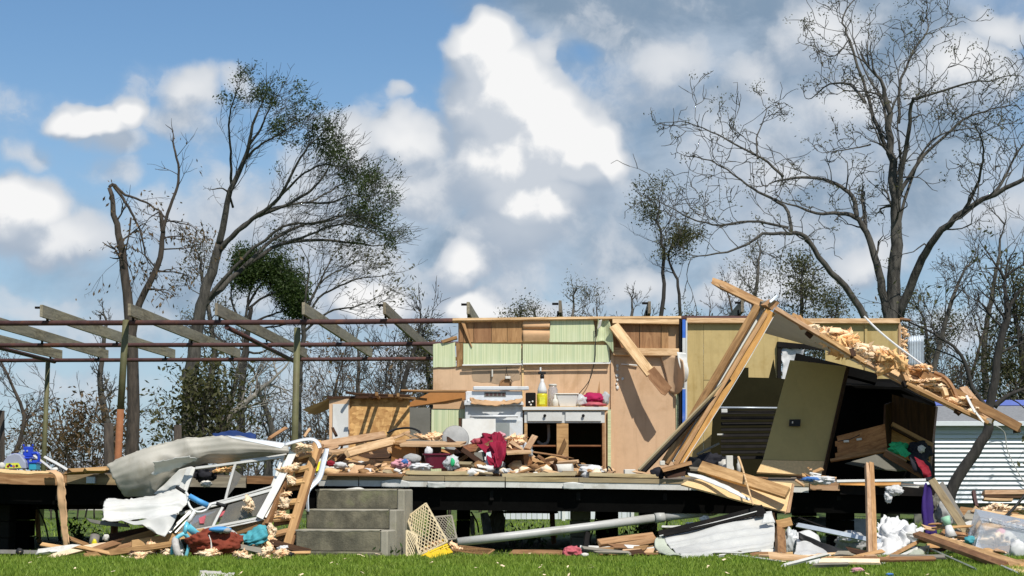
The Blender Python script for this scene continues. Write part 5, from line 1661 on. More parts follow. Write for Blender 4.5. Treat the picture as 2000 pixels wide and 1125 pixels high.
    slab('sunlit_strip', [(1490, 898.6, 21.13), (1611, 900.6, 21.1), (1606, 929, 21.0), (1478, 922, 21.05)], .03, 'particle_board', pn, grain=(1, 0, 0))  # sunlit foot of the panel painted as a paler strip
    slab('panel_edge', [(1655, 716, 21.49), (1660, 718, 21.52), (1612, 930, 21.02), (1607, 929, 20.99)], .02, 'dark_wood', pn, grain=(0, 0, 1))
    slab('switch_plate', [(1542, 819, 21.26), (1564, 819, 21.26), (1563, 832, 21.23), (1541, 832, 21.23)], .012, 'black_rubber', pn)
    box('switch_toggle', P(1547, 827, 21.22), P(1549, 823, 21.235), 'paper', pn, bevel=.001)
    # wall shade built as a near-black sheet and black slats, with rod
    dk = thing('wall_shade_panel', 'near-black sheet and slats standing in for wall shade, with curtain rods', 'shade panel', P(1450, 930, 22.7) * Vector((1, 1, 0)) + Vector((0, 0, .74)))
    slab('wall_shade_sheet', [(1395, 770, 23.6), (1452, 718, 23.6), (1462, 718, 23.6), (1462, 737, 23.6), (1502, 738, 23.6), (1511, 702, 23.6), (1516, 738, 23.6), (1545, 742, 23.6), (1545, 936, 23.6), (1385, 936, 23.6)], .03, 'shade_dark', dk)
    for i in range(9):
        pp('blind_slat', (1408, 806 + i * 11, 22.84), (1512, 805 + i * 11, 22.84), 8, .006, 'black_steel', dk, n=(0, -1, .8), seg=1, warp=0)  # slats blackened as part of the painted wall shade
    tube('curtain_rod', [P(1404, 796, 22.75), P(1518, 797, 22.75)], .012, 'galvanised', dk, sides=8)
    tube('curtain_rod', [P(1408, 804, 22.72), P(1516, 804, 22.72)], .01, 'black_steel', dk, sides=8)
    box('rod_bracket', P(1409, 806, 22.7), P(1420, 799, 22.74), 'white_paint', dk)
    tag(box('small_white_tag', P(1401, 850, 22.0), P(1413, 847, 22.02), 'paper', None, bevel=.001), 'small white tag on the shade sheet below the curtain rod', 'tag')
    # black box added to darken the room; chest hanging open on the right
    wd = thing('shade_box', 'tall black box added as room shade behind the leaning panel', 'shade box', P(1700, 935, 22.2) * Vector((1, 1, 0)) + Vector((0, 0, .72)))
    slab('shade_box_back', [(1630, 745, 22.8), (1826, 752, 22.8), (1826, 940, 22.8), (1600, 940, 22.8)], .03, 'belly_black', wd, grain=(0, 0, 1))
    slab('shade_box_side', [(1826, 792, 21.5), (1832, 795, 22.3), (1818, 930, 22.3), (1812, 930, 21.5)], .03, 'dark_wood', wd, grain=(0, 0, 1))
    slab('shade_box_top', [(1640, 752, 21.8), (1760, 756, 21.8), (1828, 790, 21.6), (1826, 786, 22.6), (1740, 740, 22.8), (1640, 738, 22.8)], .03, 'belly_black', wd)
    slab('shade_box_liner', [(1650, 905, 22.3), (1720, 885, 22.3), (1790, 918, 22.2), (1750, 920, 22.2), (1700, 915, 22.2)], .01, 'shade_grey', wd)
    tag(pp('black_fallen_beam', (1552, 700, 22.0), (1712, 742, 21.9), 20, .08, 'belly_black', None), 'black strip standing in for shade behind the top of the leaning olive panel', 'beam')  # dark band of shade built as a black plank
    ch = thing('open_chest', 'wooden chest tipped open with clothes spilling from its drawer', 'chest', P(1780, 935, 20.8) * Vector((1, 1, 0)) + Vector((0, 0, .72)))
    slab('back_panel', [(1742, 770, 21.2), (1828, 795, 21.1), (1820, 868, 21.1), (1742, 828, 21.2)], .02, 'dark_wood', ch, grain=(0, 0, 1))
    slab('lower_back', [(1742, 836, 21.1), (1820, 872, 21.05), (1816, 915, 21.0), (1740, 885, 21.1)], .02, 'plywood_orange', ch, grain=(1, 0, -.4))
    pp('drawer_lip', (1741, 829, 21.0), (1822, 870, 20.95), 8, .05, 'panel_brown', ch, seg=2)
    pp('drawer_lip', (1741, 836, 20.98), (1820, 877, 20.93), 3, .04, 'dark_wood', ch, seg=2)
    slab('left_side', [(1730, 790, 20.9), (1742, 785, 21.2), (1742, 885, 21.1), (1727, 888, 20.8)], .02, 'dark_wood', ch, grain=(0, 0, 1))
    pp('front_rail', (1727, 886, 20.7), (1812, 934, 20.5), 11, .03, 'brown_lumber', ch, seg=3)
    pp('front_rail', (1730, 880, 20.75), (1770, 902, 20.65), 4, .03, 'pale_pine', ch, seg=2)
    db = thing('drawer_front_board', 'oak-grained drawer front hanging loose with two pale pulls', 'drawer front', P(1680, 890, 20.9))
    slab('board', [(1634, 852, 21.0), (1728, 828, 20.85), (1733, 880, 20.8), (1632, 897, 20.95), (1631, 885, 20.95), (1636, 884, 20.95), (1635, 872, 20.97), (1631, 871, 20.97), (1631, 862, 20.98), (1636, 861, 20.98)], .02, 'cabinet_wood', db, grain=(1, 0, .2))
    pp('lower_lip', (1622, 899, 20.93), (1732, 881, 20.78), 5, .06, 'brown_lumber', db, seg=2)
    for (x, y) in ((1653, 862), (1678, 858)):
        pp('pull', (x - 5, y + 1, 20.9), (x + 5, y - 1, 20.9), 4, .02, 'paper', db, seg=1)
    tube('scratch_wire', [P(1636, 862, 20.93), P(1660, 858, 20.9), P(1680, 849, 20.88)], .005, 'black_rubber', db, sides=5)
    # clothes in the chest
    tag(pcr('green_shirt', 1757, 876, 20.75, 36, 24, 'cloth_green', None, seed=90, amp=.4), 'bright green shirt in the tipped chest', 'shirt')
    tag(sheet('green_sleeve', [[(1742, 868, 20.6), (1762, 870, 20.55)], [(1755, 884, 20.5), (1772, 880, 20.5)], [(1768, 895, 20.45), (1780, 889, 20.45)]], 'cloth_green', None, nu=14, nv=14, amp=.05, freq=8, t=.006), 'green sleeve trailing over the chest rail', 'shirt')
    tag(pcr('black_jacket', 1796, 882, 20.7, 44, 36, 'cloth_black', None, seed=91, amp=.4), 'black jacket bunched at the right of the tipped chest', 'jacket')
    tag(sheet('black_jacket_tail', [[(1778, 882, 20.55), (1808, 872, 20.6), (1816, 885, 20.6)], [(1775, 905, 20.4), (1800, 910, 20.4), (1818, 915, 20.5)], [(1790, 920, 20.35), (1806, 930, 20.3), (1822, 940, 20.4)]], 'cloth_black', None, nu=18, nv=18, amp=.07, freq=6, t=.006), 'black jacket tail hanging over the chest rail', 'jacket')
    tag(pcr('skull_print_rag', 1800, 877, 20.5, 13, 14, 'paper', None, seed=92, amp=.5, sub=3), 'small pale print patch on the black jacket', 'patch')
    tag(sheet('red_cloth', [[(1786, 894, 20.35), (1802, 898, 20.3)], [(1796, 912, 20.25), (1812, 908, 20.25)], [(1802, 925, 20.2), (1818, 922, 20.2)], [(1806, 934, 20.2), (1820, 930, 20.2)]], 'cloth_red', None, nu=14, nv=20, amp=.06, freq=7, t=.006, seed=4), 'red cloth strip hanging below the black jacket', 'cloth')
    # dark heap on the floor left of the panel
    tag(pcr('dark_bundle', 1385, 905, 20.6, 60, 40, 'cloth_black', None, seed=95, amp=.35), 'dark bundle in the shade right of the golden rafters', 'bundle')
    tag(lathe('dark_bucket', P(1362, 912, 20.2), [(.09, 0), (.1, .12), (.105, .2), (.09, .2), (.08, .02)], 'black_rubber', None, axis=(-.8, -.5, .1), sides=20), 'dark bucket on its side before the dark bundle', 'bucket')
    tag(pp('thin_pole', (1362, 888, 20.4), (1404, 866, 21.0), 4, .02, 'shade_grey', None), 'thin grey pole slanting over the dark bundle', 'pole')
    tag(sheet('crumpled_paper_bag', [[(1408, 905, 20.0), (1418, 893, 20.0), (1430, 890, 20.0)], [(1406, 922, 19.9), (1418, 920, 19.85), (1432, 925, 19.9)]], 'paper', None, nu=14, nv=10, amp=.05, freq=9, t=.004, edge=.02), 'crumpled white paper left of the striped tube', 'paper')
    tag(box('striped_white_tube', P(1419, 924, 19.75), P(1430, 890, 19.82), 'paper', None), 'upright white striped carton beside the slanted stick', 'carton')
    tag(lathe('white_candle', P(1443, 925, 19.7), [(.02, 0), (.02, .1), (.012, .11), (.012, .17)], 'paper', None, sides=12), 'thin white bottle beside the slanted stick', 'bottle')
    # boards thrown over the floor edge
    tag(slab('particle_board_sheet', [(1330, 946, 18.75), (1346, 937, 18.85), (1420, 933, 18.95), (1548, 944, 18.95), (1538, 1000, 18.55), (1440, 976, 18.6)], .016, 'particle_board', None, jag=.6), 'wide particle board sheet hanging over the floor edge', 'board')
    tag(slab('pale_board_edge', [(1549, 944, 18.93), (1552, 946, 18.95), (1543, 1001, 18.56), (1537, 1001, 18.52)], .03, 'pale_pine', None), 'pale edge strip at the right end of the particle board', 'strip')
    tag(pp('thick_pale_beam', (1368, 912, 19.0), (1538, 964, 18.5), 24, .05, 'fresh_pine', None, n=(.1, -1, .35)), 'thick pale beam lying on the particle board sheet', 'beam')
    tag(sheet('white_vinyl_strip', [[(1345, 930, 18.8), (1375, 938, 18.75), (1420, 958, 18.55), (1462, 978, 18.45)], [(1343, 924, 18.85), (1382, 932, 18.78), (1428, 953, 18.57), (1466, 975, 18.47)]], 'white_paint', None, nu=30, nv=4, t=.006, amp=.01, freq=8), 'white vinyl strip bent across the particle board', 'strip')
    tag(tube('slanted_stick', [P(1442, 893, 19.1), P(1450, 915, 18.9), P(1460, 950, 18.5), P(1471, 986, 18.3)], [.014, .011, .01, .008], 'pale_pine', None, sides=7, smooth_pts=10), 'thin slanted stick standing before the thick beam', 'stick')
    tag(slab('dark_slab_stack', [(1292, 915, 19.1), (1350, 900, 19.15), (1352, 907, 19.1), (1296, 922, 19.05)], .35, 'brown_lumber', None, back=(0, 1, 0)), 'rough dark slab tilted before the golden rafters', 'slab')
    tag(slab('dark_slab_stack', [(1296, 922.5, 19.12), (1340, 912, 19.15), (1338, 930, 19.1), (1305, 934, 19.1)], .3, 'dark_wood', None, back=(0, 1, 0)), 'dark block under the rough tilted slab', 'block')
    tag(pcr('black_rag', 1284, 925, 19.2, 26, 22, 'cloth_black', None, seed=97, amp=.4, sub=3), 'black rag left of the rough tilted slab', 'rag')
    tag(box('white_cup', P(1289, 909, 19.15), P(1298, 900, 19.2), 'paper', None, bevel=.006), 'white cap on the end of the rough tilted slab', 'cap')
    tag(pp('grey_batten', (1345, 915, 19.3), (1390, 917, 19.4), 5, .08, 'grey_lumber', None, n=(0, -.3, 1)), 'grey slat right of the rough tilted slab', 'slat')
    # cloths and strips below the olive panel
    tag(pcr('white_blue_cloth', 1600, 938, 18.95, 60, 16, 'cloth_white', None, seed=98, amp=.4), 'white cloth lying on the floor edge under the olive panel', 'cloth')
    tag(pcr('blue_cloth', 1585, 936, 18.9, 40, 10, 'cloth_blue', None, seed=99, amp=.4, sub=3), 'blue cloth beside the white one on the floor edge', 'cloth')
    tag(pp('pale_batten', (1555, 938, 18.95), (1570, 950, 18.8), 4, .02, 'pale_pine', None), 'small pale slat under the blue cloth', 'slat')
    tag(pp('red_batten', (1465, 932, 19.0), (1500, 935, 19.0), 3, .02, 'brown_lumber', None), 'thin red slat left of the blue cloth', 'slat')
    tag(pp('white_bar', (1634, 941, 19.0), (1808, 937, 19.0), 5, .03, 'white_paint', None, seg=6), 'long white level bar before the dark shade box', 'bar')
    tag(slab('orange_subfloor', [(1640, 943, 19.1), (1760, 942, 19.1), (1758, 949, 19.05), (1722, 952, 19.05), (1712, 949, 19.05), (1640, 947, 19.1)], .4, 'plywood_orange', None, back=(0, 1, 0)), 'torn orange subfloor edge below the white bar', 'board')
    tag(slab('cream_strip', [(1760, 947, 19.02), (1797, 948, 19.02), (1794, 953, 19.02), (1762, 950, 19.02)], .04, 'paper', None), 'short cream strip right of the orange subfloor', 'strip')


build_collapse()

# ================================================================== wreckage on the left
def pl(name, p0, p1, w, t, mt, label, cat='board', **kw):
    kw.setdefault('jag0', .025)
    kw.setdefault('jag1', .025)
    return tag(pp(name, p0, p1, w, t, mt, None, **kw), label, cat)


def heap(name, x, y, Y, w, h, mt, label, cat, **kw):
    return tag(pcr(name, x, y, Y, w, h, mt, None, **kw), label, cat)


def build_left():
    # crumpled siding
    rib = lambda u, v: .002 * math.sin(v * 40)
    tag(sheet('crumpled_siding_sheet', [[(209, 906, 18.6), (262, 882, 18.58), (330, 862, 18.64), (400, 854, 18.7), (470, 853, 18.72), (562, 868, 18.74)],
                                        [(222, 938, 18.6), (285, 917, 18.56), (335, 902, 18.6), (400, 886, 18.66), (470, 880, 18.7), (564, 882, 18.72)],
                                        [(243, 969, 18.74), (297, 966, 18.7), (335, 934, 18.7), (380, 907, 18.76), (468, 901, 18.8), (560, 894, 18.8)]],
              'grey_siding', None, nu=60, nv=26, t=.004, amp=.004, freq=2.6, crease=.085, fold=rib, seed=1, edge=.012), 'large dull grey siding sheet crumpled over the floor edge', 'siding')
    tag(sheet('torn_siding_flap', [[(300, 905, 18.36), (332, 897, 18.34), (370, 890, 18.33)], [(302, 917, 18.5), (336, 906, 18.45), (384, 898, 18.4)], [(295, 930, 18.55), (330, 920, 18.5), (366, 905, 18.44)]], 'white_siding', None, nu=16, nv=8, t=.004, amp=.02, freq=6, edge=.02), 'pale torn flap curling off the large grey siding sheet', 'siding')
    tag(sheet('white_siding_sheet', [[(207, 975, 18.5), (262, 970, 18.5), (315, 966, 18.5), (350, 954, 18.5), (372, 972, 18.45)],
                                     [(201, 992, 18.32), (262, 986, 18.35), (315, 983, 18.32), (350, 975, 18.35), (364, 985, 18.35)],
                                     [(202, 1004, 18.25), (262, 1003, 18.28), (315, 998, 18.25), (342, 995, 18.28), (352, 998, 18.28)],
                                     [(199, 1017, 18.18), (262, 1016, 18.14), (315, 1014, 18.12), (335, 1008, 18.14), (346, 1004, 18.15)]],
              'white_siding', None, nu=44, nv=18, t=.004, amp=.006, freq=5, crease=.05, fold=lambda u, v: .012 * max(-.4, math.sin(v * 25)), seed=2, edge=.02), 'bright white siding sheet lying in front of the grey one', 'siding')
    tag(sheet('white_siding_point', [[(235, 1018, 18.12), (290, 1015, 18.1), (347, 1005, 18.13)], [(262, 1024, 18.08), (300, 1030, 18.05), (338, 1024, 18.08)], [(295, 1030, 18.04), (310, 1042, 18.0), (322, 1048, 18.0)]], 'white_siding', None, nu=20, nv=10, t=.004, amp=.006, freq=6, seed=3, crease=.05), 'pointed white siding corner reaching down to the boards', 'siding')
    tag(sheet('white_corner_panel', [[(350, 917, 18.62), (372, 911, 18.6), (379, 914, 18.6)], [(318, 948, 18.66), (348, 945, 18.6), (370, 945, 18.58)], [(300, 966, 18.66), (340, 965, 18.6), (364, 962, 18.56)]], 'white_siding', None, nu=18, nv=12, t=.004, amp=.03, freq=5, seed=7), 'white crumpled corner panel between the two siding sheets', 'siding')
    tag(sheet('white_roof_edge', [[(443, 851, 18.5), (500, 858, 18.5), (560, 866, 18.45)], [(452, 855, 18.44), (505, 866, 18.42), (549, 876, 18.38)]], 'white_enamel', None, nu=16, nv=4, t=.006), 'smooth white metal edge along the top of the grey sheet', 'metal edge')
    tag(sheet('curved_white_trim', [[(556, 866, 18.45), (590, 857, 18.45), (612, 856, 18.45), (624, 864, 18.42), (628, 874, 18.4)], [(556, 871, 18.4), (590, 862, 18.4), (610, 861, 18.4), (618, 867, 18.38), (622, 876, 18.36)]], 'white_enamel', None, nu=24, nv=3, t=.01), 'white trim curling over the top of the ladder-like frame', 'trim')
    tag(sheet('brown_flap', [[(168, 1012, 18.6), (200, 1018, 18.5), (250, 1024, 18.4)], [(175, 1020, 18.55), (205, 1026, 18.45), (255, 1030, 18.35)]], 'shade_grey', None, nu=12, nv=4, t=.006), 'thin brown flap sticking out under the white siding sheet', 'flap')
    # blue tarp behind
    tag(sheet('blue_tarp', [[(415, 848, 19.6), (450, 840, 19.7), (500, 852, 19.6)], [(420, 858, 19.4), (450, 856, 19.4), (500, 862, 19.4)]], 'tarp_blue', None, nu=20, nv=8, t=.004, amp=.04, freq=6), 'blue tarp bunched behind the grey siding sheet', 'tarp')
    pl('thin_stick', (524, 857, 20.0), (560, 836, 20.2), 6, .03, 'panel_brown', 'thin brown stick rising behind the grey siding sheet', 'stick')
    pl('thin_stick', (592, 855, 20.3), (606, 838, 20.4), 5, .03, 'pale_pine', 'short pale stick rising behind the curved white trim', 'stick')

    # aluminium window wall frame
    wf = thing('aluminium_window_frame', 'bent aluminium window frame with broken panes lying against the floor edge', 'window frame', P(440, 1040, 18.5) * Vector((1, 1, 0)))
    Yw = 18.55
    for (a, b, w, mt) in (((378, 913, Yw), (347, 1004, Yw - .15), 8, 'alu'), ((370, 914, Yw), (352, 960, Yw - .05), 10, 'white_siding'), ((382, 914, Yw), (556, 893, Yw), 5, 'alu'), ((554, 893, Yw), (530, 953, Yw - .1), 6, 'alu'),
                          ((352, 1004, Yw - .15), (420, 986, Yw - .13), 5, 'alu'), ((402, 992, Yw - .15), (532, 956, Yw - .12), 6, 'white_siding'), ((404, 986, Yw - .14), (532, 950, Yw - .11), 3, 'alu'),
                          ((346, 1044, Yw - .3), (516, 1009, Yw - .25), 5, 'white_siding'), ((346, 1050, Yw - .31), (516, 1014, Yw - .26), 3, 'alu'), ((460, 905, Yw - .02), (441, 976, Yw - .12), 5, 'alu'), ((438, 986, Yw - .14), (415, 1032, Yw - .26), 5, 'white_siding'),
                          ((372, 1000, Yw - .16), (326, 1046, Yw - .3), 6, 'alu'), ((383, 1001, Yw - .14), (342, 1042, Yw - .28), 3, 'alu'), ((540, 955, Yw - .12), (514, 1010, Yw - .26), 15, 'alu'), ((536, 955, Yw - .13), (509, 1010, Yw - .27), 4, 'white_siding'),
                          ((470, 900, Yw + .05), (560, 888, Yw + .05), 3, 'alu')):
        pp('frame_bar', a, b, w, .03, mt, wf, seg=4, n=(0, -1, .3))
    slab('glass_shard', [(459, 918, Yw - .03), (472, 928, Yw - .02), (464, 945, Yw - .05), (446, 968, Yw - .1)], .004, 'glass_grey', wf)
    slab('glass_pane', [(446, 986, Yw - .15), (528, 962, Yw - .13), (512, 1004, Yw - .24), (424, 1028, Yw - .26)], .004, 'glass_grey', wf)
    slab('glass_pane', [(378, 1004, Yw - .16), (434, 990, Yw - .15), (414, 1028, Yw - .25), (345, 1042, Yw - .29)], .004, 'glass_grey', wf)
    pp('white_stile', (572, 884, Yw - .05), (507, 1012, Yw - .3), 14, .03, 'white_paint', wf, seg=8, warp=.008)
    for i, (x, y, Y, w, h, mt, lab, cat) in enumerate(((400, 925, 18.8, 46, 34, 'cloth_black', 'black rag caught in the upper opening of the window frame', 'rag'), (403, 945, 18.7, 20, 12, 'paper', 'pale scrap hanging below the black rag in the window frame', 'scrap'),
                                                       (440, 918, 18.7, 50, 14, 'foam_orange', 'orange foam splinter crossing the broken window frame', 'foam'), (482, 985, 18.25, 28, 30, 'insulation_pale', 'tan insulation lump on the lower window pane', 'insulation'))):
        heap(('black_rag', 'pale_scrap', 'foam_splinter', 'insulation_lump')[i], x, y, Y, w, h, mt, lab, cat, seed=120 + i, amp=.45)
    tag(slab('red_card', [(388, 1012, 18.35), (402, 1006, 18.35), (398, 1022, 18.3), (390, 1022, 18.3)], .01, 'cloth_rose', None), 'small red card behind the lower window frame', 'card')
    tag(slab('pink_card', [(412, 1004, 18.42), (462, 992, 18.4), (440, 1004, 18.36), (418, 1014, 18.34)], .01, 'cloth_rose', None), 'pink sheet behind the lower window pane', 'sheet')

    # ladder-like wall frame with insulation
    lf = thing('broken_wall_frame', 'ladder-like broken wall frame of studs and blocks leaning with insulation', 'wall frame', P(570, 1083, 18.2) * Vector((1, 1, 0)))
    pp('rail', (586, 874, 18.75), (522, 1026, 18.2), 7, .07, 'brown_lumber', lf, seg=6, n=(-.5, -1, .3))
    pp('rail', (620, 862, 18.7), (556, 1080, 17.98), 15, .06, 'panel_brown', lf, seg=6, n=(.1, -1, .2))
    pp('rail', (626, 868, 18.68), (563, 1076, 18.0), 4, .07, 'brown_lumber', lf, seg=6, n=(1, -.5, 0))
    rung = [(896, 583, 606), (922, 576, 600), (950, 562, 592), (988, 545, 582), (1018, 535, 572), (1047, 540, 563)]
    for i, (y, a, b) in enumerate(rung):
        Y = 18.66 - (y - 870) * .0031
        pp('rung', (a, y + 4, Y + .04), (b + 4, y - 2, Y + .03), 13, .03, 'brown_lumber', lf, seg=2, n=(0, -1, .1))
        pp('rung_top', (a, y - 4, Y + .02), (b + 4, y - 10, Y + .01), 5, .10, 'fresh_pine', lf, seg=2, n=(0, -.4, 1))
    rs = random.Random(5)
    for i, (x, y, w, h) in enumerate(((592, 874, 36, 20), (580, 886, 24, 16), (574, 910, 26, 16), (556, 918, 30, 14), (568, 938, 18, 18), (560, 966, 24, 12), (552, 982, 22, 22), (546, 1002, 22, 12), (532, 1036, 18, 26), (530, 1056, 24, 24), (604, 876, 18, 12), (556, 1008, 18, 12))):
        Y = 18.55 - (y - 870) * .0029
        pcr('insulation_tuft', x, y, Y, w, h, ('insulation_pale', 'insulation')[i % 2], lf, seed=140 + i, amp=.5, freq=2.8, depth=w * .5)
    # bent grey strip
    tag(sheet('bent_grey_strip', [[(634, 876, 18.7), (628, 895, 18.65), (618, 930, 18.5), (598, 955, 18.4), (598, 1000, 18.35)], [(643, 876, 18.7), (638, 900, 18.63), (628, 936, 18.48), (605, 962, 18.38), (604, 1000, 18.33)]], 'galvanised', None, nu=30, nv=3, t=.006), 'bent grey blue metal strip hanging left of the steps', 'metal strip')

    # hanging tan carpet strip at far left
    tag(sheet('hanging_carpet_strip', [[(88, 921, 19.1), (104, 925, 18.95), (112, 942, 18.9), (114, 985, 18.9), (120, 1030, 18.9), (124, 1068, 18.9)], [(110, 919, 19.1), (121, 926, 18.93), (126, 942, 18.88), (129, 985, 18.88), (132, 1030, 18.88), (137, 1066, 18.88)]],
              'cardboard', None, nu=40, nv=6, t=.012, amp=.012, freq=9, edge=.012), 'tan carpet strip hanging from the floor edge to the ground', 'carpet')
    tag(sheet('carpet_edge', [[(-60, 914, 19.05), (0, 916, 19.05), (50, 920, 19.05), (100, 921, 19.05)], [(-60, 919, 19.0), (0, 923, 19.02), (50, 926, 19.02), (100, 924, 19.02)]], 'particle_board', None, nu=30, nv=3, t=.008, amp=.01, freq=7), 'tan carpet edge folded over the floor at far left', 'carpet')
    pl('broken_rim_piece', (122, 922, 19.0), (215, 916, 19.1), 8, .1, 'brown_lumber', 'splintered reddish plank on the floor edge left of the grey sheet', jag0=.1, jag1=.1)
    pl('broken_rim_piece', (165, 920, 18.95), (208, 918, 19.05), 6, .1, 'fresh_pine', 'short orange plank end left of the grey sheet', jag0=.04)
    tag(box('metal_hanger', P(168, 944, YF - .07), P(188, 931, YF - .005), 'galvanised', None, bevel=.002), 'small galvanised plate on the rim board left of the grey sheet', 'plate')

    # toys on the floor at far left
    Yt = 19.7
    ch = thing('blue_toy_chair', 'small bright blue plastic child chair standing on the floor', 'chair', P(55, 915, Yt))
    kx = 1 / S(Yt)
    def tb(nm, x0, y0, x1, y1, d0, d1, mt='toy_blue'):
        a, c = P(x0, y1, Yt), P(x1, y0, Yt)
        return box(nm, (a.x, Yt + d0, a.z), (c.x, Yt + d1, c.z), mt, ch, bevel=.008)
    tb('seat', 38, 893, 62, 897, -.12, .12)
    tb('backrest', 40, 872, 60, 892.6, .09, .12)
    for x in (39, 57):
        tb('back_ear', x, 867, x + 4, 871.7, .09, .12)
        tb('leg', x, 897.4, x + 4, 918, -.11, -.07)
        tb('leg', x, 897.4, x + 4, 916, .08, .118)
    for (x, y) in ((46, 881), (53, 881)):
        lathe('back_hole', P(x, y, Yt + .088), [(.012, 0), (.012, .004), (.004, .005)], 'toy_grey', ch, axis=(0, -1, 0), sides=10)
    tube('armrest', [P(62, 886, Yt - .02), P(74, 886, Yt - .02), P(75, 900, Yt - .02), P(63, 902, Yt - .02)], .016, 'toy_blue', ch, sides=8, smooth_pts=14)
    tube('armrest', [P(39, 888, Yt - .02), P(24, 889, Yt - .02), P(22, 896, Yt - .02)], .016, 'toy_blue', ch, sides=8, smooth_pts=10)
    bn = thing('teal_toy_bin', 'teal plastic toy bin beside the blue child chair', 'bin', P(67, 915, 19.5))
    box('bin_body', P(56, 918, 19.5), P(79, 905, 19.68), 'toy_teal', bn, bevel=.006)
    box('bin_rim', P(54, 904.8, 19.49), P(81, 902, 19.69), 'toy_blue', bn, bevel=.003)
    dm = thing('toy_dome', 'grey plastic toy dome with a lime printed front on the floor', 'toy', P(28, 915, 19.5))
    prof = []
    c = P(28, 916, 19.5)
    s_ = 1 / S(19.5)
    vs, fs = [], []
    for (yy) in (0, .16):
        for (dx, dy) in ((-24, 0), (-23, 12), (-14, 26), (0, 31), (10, 28), (21, 14), (23, 0)):
            vs.append(c + Vector((dx * s_, yy, dy * s_)))
    fs = [tuple(range(7)), tuple(range(13, 6, -1))] + [(i, (i + 1) % 7, (i + 1) % 7 + 7, i + 7) for i in range(7)]
    mesh_obj('dome_shell', vs, fs, 'toy_grey', dm, bevel=.01)
    vs = [c + Vector((dx * s_, -.006, dy * s_)) for (dx, dy) in ((-18, 1), (-16, 11), (8, 12), (14, 2))] + [c + Vector((dx * s_, -.002, dy * s_)) for (dx, dy) in ((-18, 1), (-16, 11), (8, 12), (14, 2))]
    mesh_obj('printed_front', vs, [(0, 1, 2, 3), (7, 6, 5, 4), (0, 4, 5, 1), (1, 5, 6, 2), (2, 6, 7, 3), (3, 7, 4, 0)], 'toy_lime', dm)
    for i, (dx, dy, mt) in enumerate(((-12, 5, 'cloth_red'), (-6, 6, 'toy_blue'), (-1, 5, 'cloth_rose'), (5, 6, 'dark_wood'), (-9, 8, 'dark_wood'))):
        lathe('print_dot', c + Vector((dx * s_, -.0065, dy * s_)), [(.014, 0), (.012, .002)], mt, dm, axis=(0, -1, 0), sides=8)
    heap('white_ball', 3, 910, 19.5, 14, 14, 'paper', 'small pale round lump beside the toy dome', 'ball', seed=2, amp=.1, sub=3)
    pl('white_track', (64, 888, 19.9), (103, 919, 19.6), 4, .03, 'white_paint', 'white plastic track slanting right of the blue chair, left one', 'track')
    pl('white_track', (88, 893, 19.8), (136, 921, 19.5), 5, .03, 'white_paint', 'white plastic track slanting right of the post, right one', 'track')
    heap('white_pebble', 107, 917, 19.4, 14, 8, 'paper', 'white scrap lying beside the white tracks', 'scrap', seed=9, sub=2)

    # boards on the ground
    pl('ground_board', (195, 1070, 18.35), (312, 1036, 18.5), 12, .04, 'brown_lumber', 'brown board on the ground under the white siding')
    pl('ground_board', (186, 1079, 18.1), (295, 1055, 18.2), 9, .04, 'fresh_pine', 'pale board on the ground before the brown one', jag0=.05)
    pl('ground_board', (160, 1087, 18.0), (345, 1062, 18.0), 11, .04, 'brown_lumber', 'long low board at the lawn edge left of the bicycle')
    pl('ground_board', (255, 1063, 18.15), (400, 1040, 18.25), 15, .04, 'fresh_pine', 'pale board passing behind the bicycle fork')
    pl('ground_board', (400, 1046, 18.35), (528, 1018, 18.3), 24, .04, 'brown_lumber', 'broad brown board behind the maroon bag')
    pl('ground_board', (210, 1058, 18.5), (300, 1040, 18.6), 26, .03, 'dark_wood', 'dark board in the shade under the white siding')
    pl('long_tan_batt', (95, 1087, 18.05), (205, 1070, 18.1), 10, .06, 'insulation_pale', 'long tan insulation strip on the lawn edge at left', 'insulation', warp=.02)
    tag(tube('short_log', [P(182, 1066, 18.1), P(186, 1046, 18.15)], .045, 'old_post', None, sides=12), 'short cut log end standing on the boards', 'log')
    heap('yellow_sponge', 184, 1062, 17.98, 10, 18, 'soap_yellow', 'yellow sponge stuck on the cut log', 'sponge', seed=4, sub=3)
    heap('white_paper_wad', 207, 1050, 18.1, 12, 14, 'paper', 'white paper wad right of the cut log', 'paper', seed=6, sub=3)
    pl('grey_kerb_board', (-40, 1080, 18.6), (105, 1080, 18.5), 8, .1, 'block_grey', 'grey board lying on the lawn at far left')
    heap('black_hose_coil', 38, 1078, 18.2, 14, 14, 'black_rubber', 'small black coil on the lawn at far left', 'coil', seed=3, sub=3, amp=.2)
    rs = random.Random(8)
    for i in range(26):
        px = 265 + i * 11.5 + rs.uniform(-5, 5)
        if 335 < px < 378:
            continue
        z = rs.uniform(1066, 1086)
        heap('insulation_clump', px, z, 18.02 + rs.uniform(-.12, .2), rs.uniform(18, 34), rs.uniform(14, 24), ('insulation_pale', 'insulation')[i % 2], 'peach insulation clump on the ground %s' % ('left of the bicycle' if px < 350 else 'around the maroon bag' if px < 480 else 'at the foot of the ladder-like frame'), 'insulation', seed=160 + i, amp=.5, freq=2.5)['group'] = 'insulation clumps along the lawn edge'
    for i, x in enumerate((305, 325)):
        tag(box('dark_block', P(x - 8, 1080, 17.95), P(x + 7, 1068, 18.05), 'dark_wood', None), ['dark wooden block left of the bicycle, further one', 'dark wooden block left of the bicycle, nearer one'][i], 'block')
    heap('white_shoe', 555, 1072, 17.9, 28, 14, 'cloth_white', 'white plastic wad at the foot of the ladder-like frame', 'plastic', seed=7, amp=.35)
    heap('black_bag', 556, 1084, 17.9, 34, 16, 'cloth_black', 'black plastic bag on the lawn left of the steps', 'bag', seed=17, amp=.35)
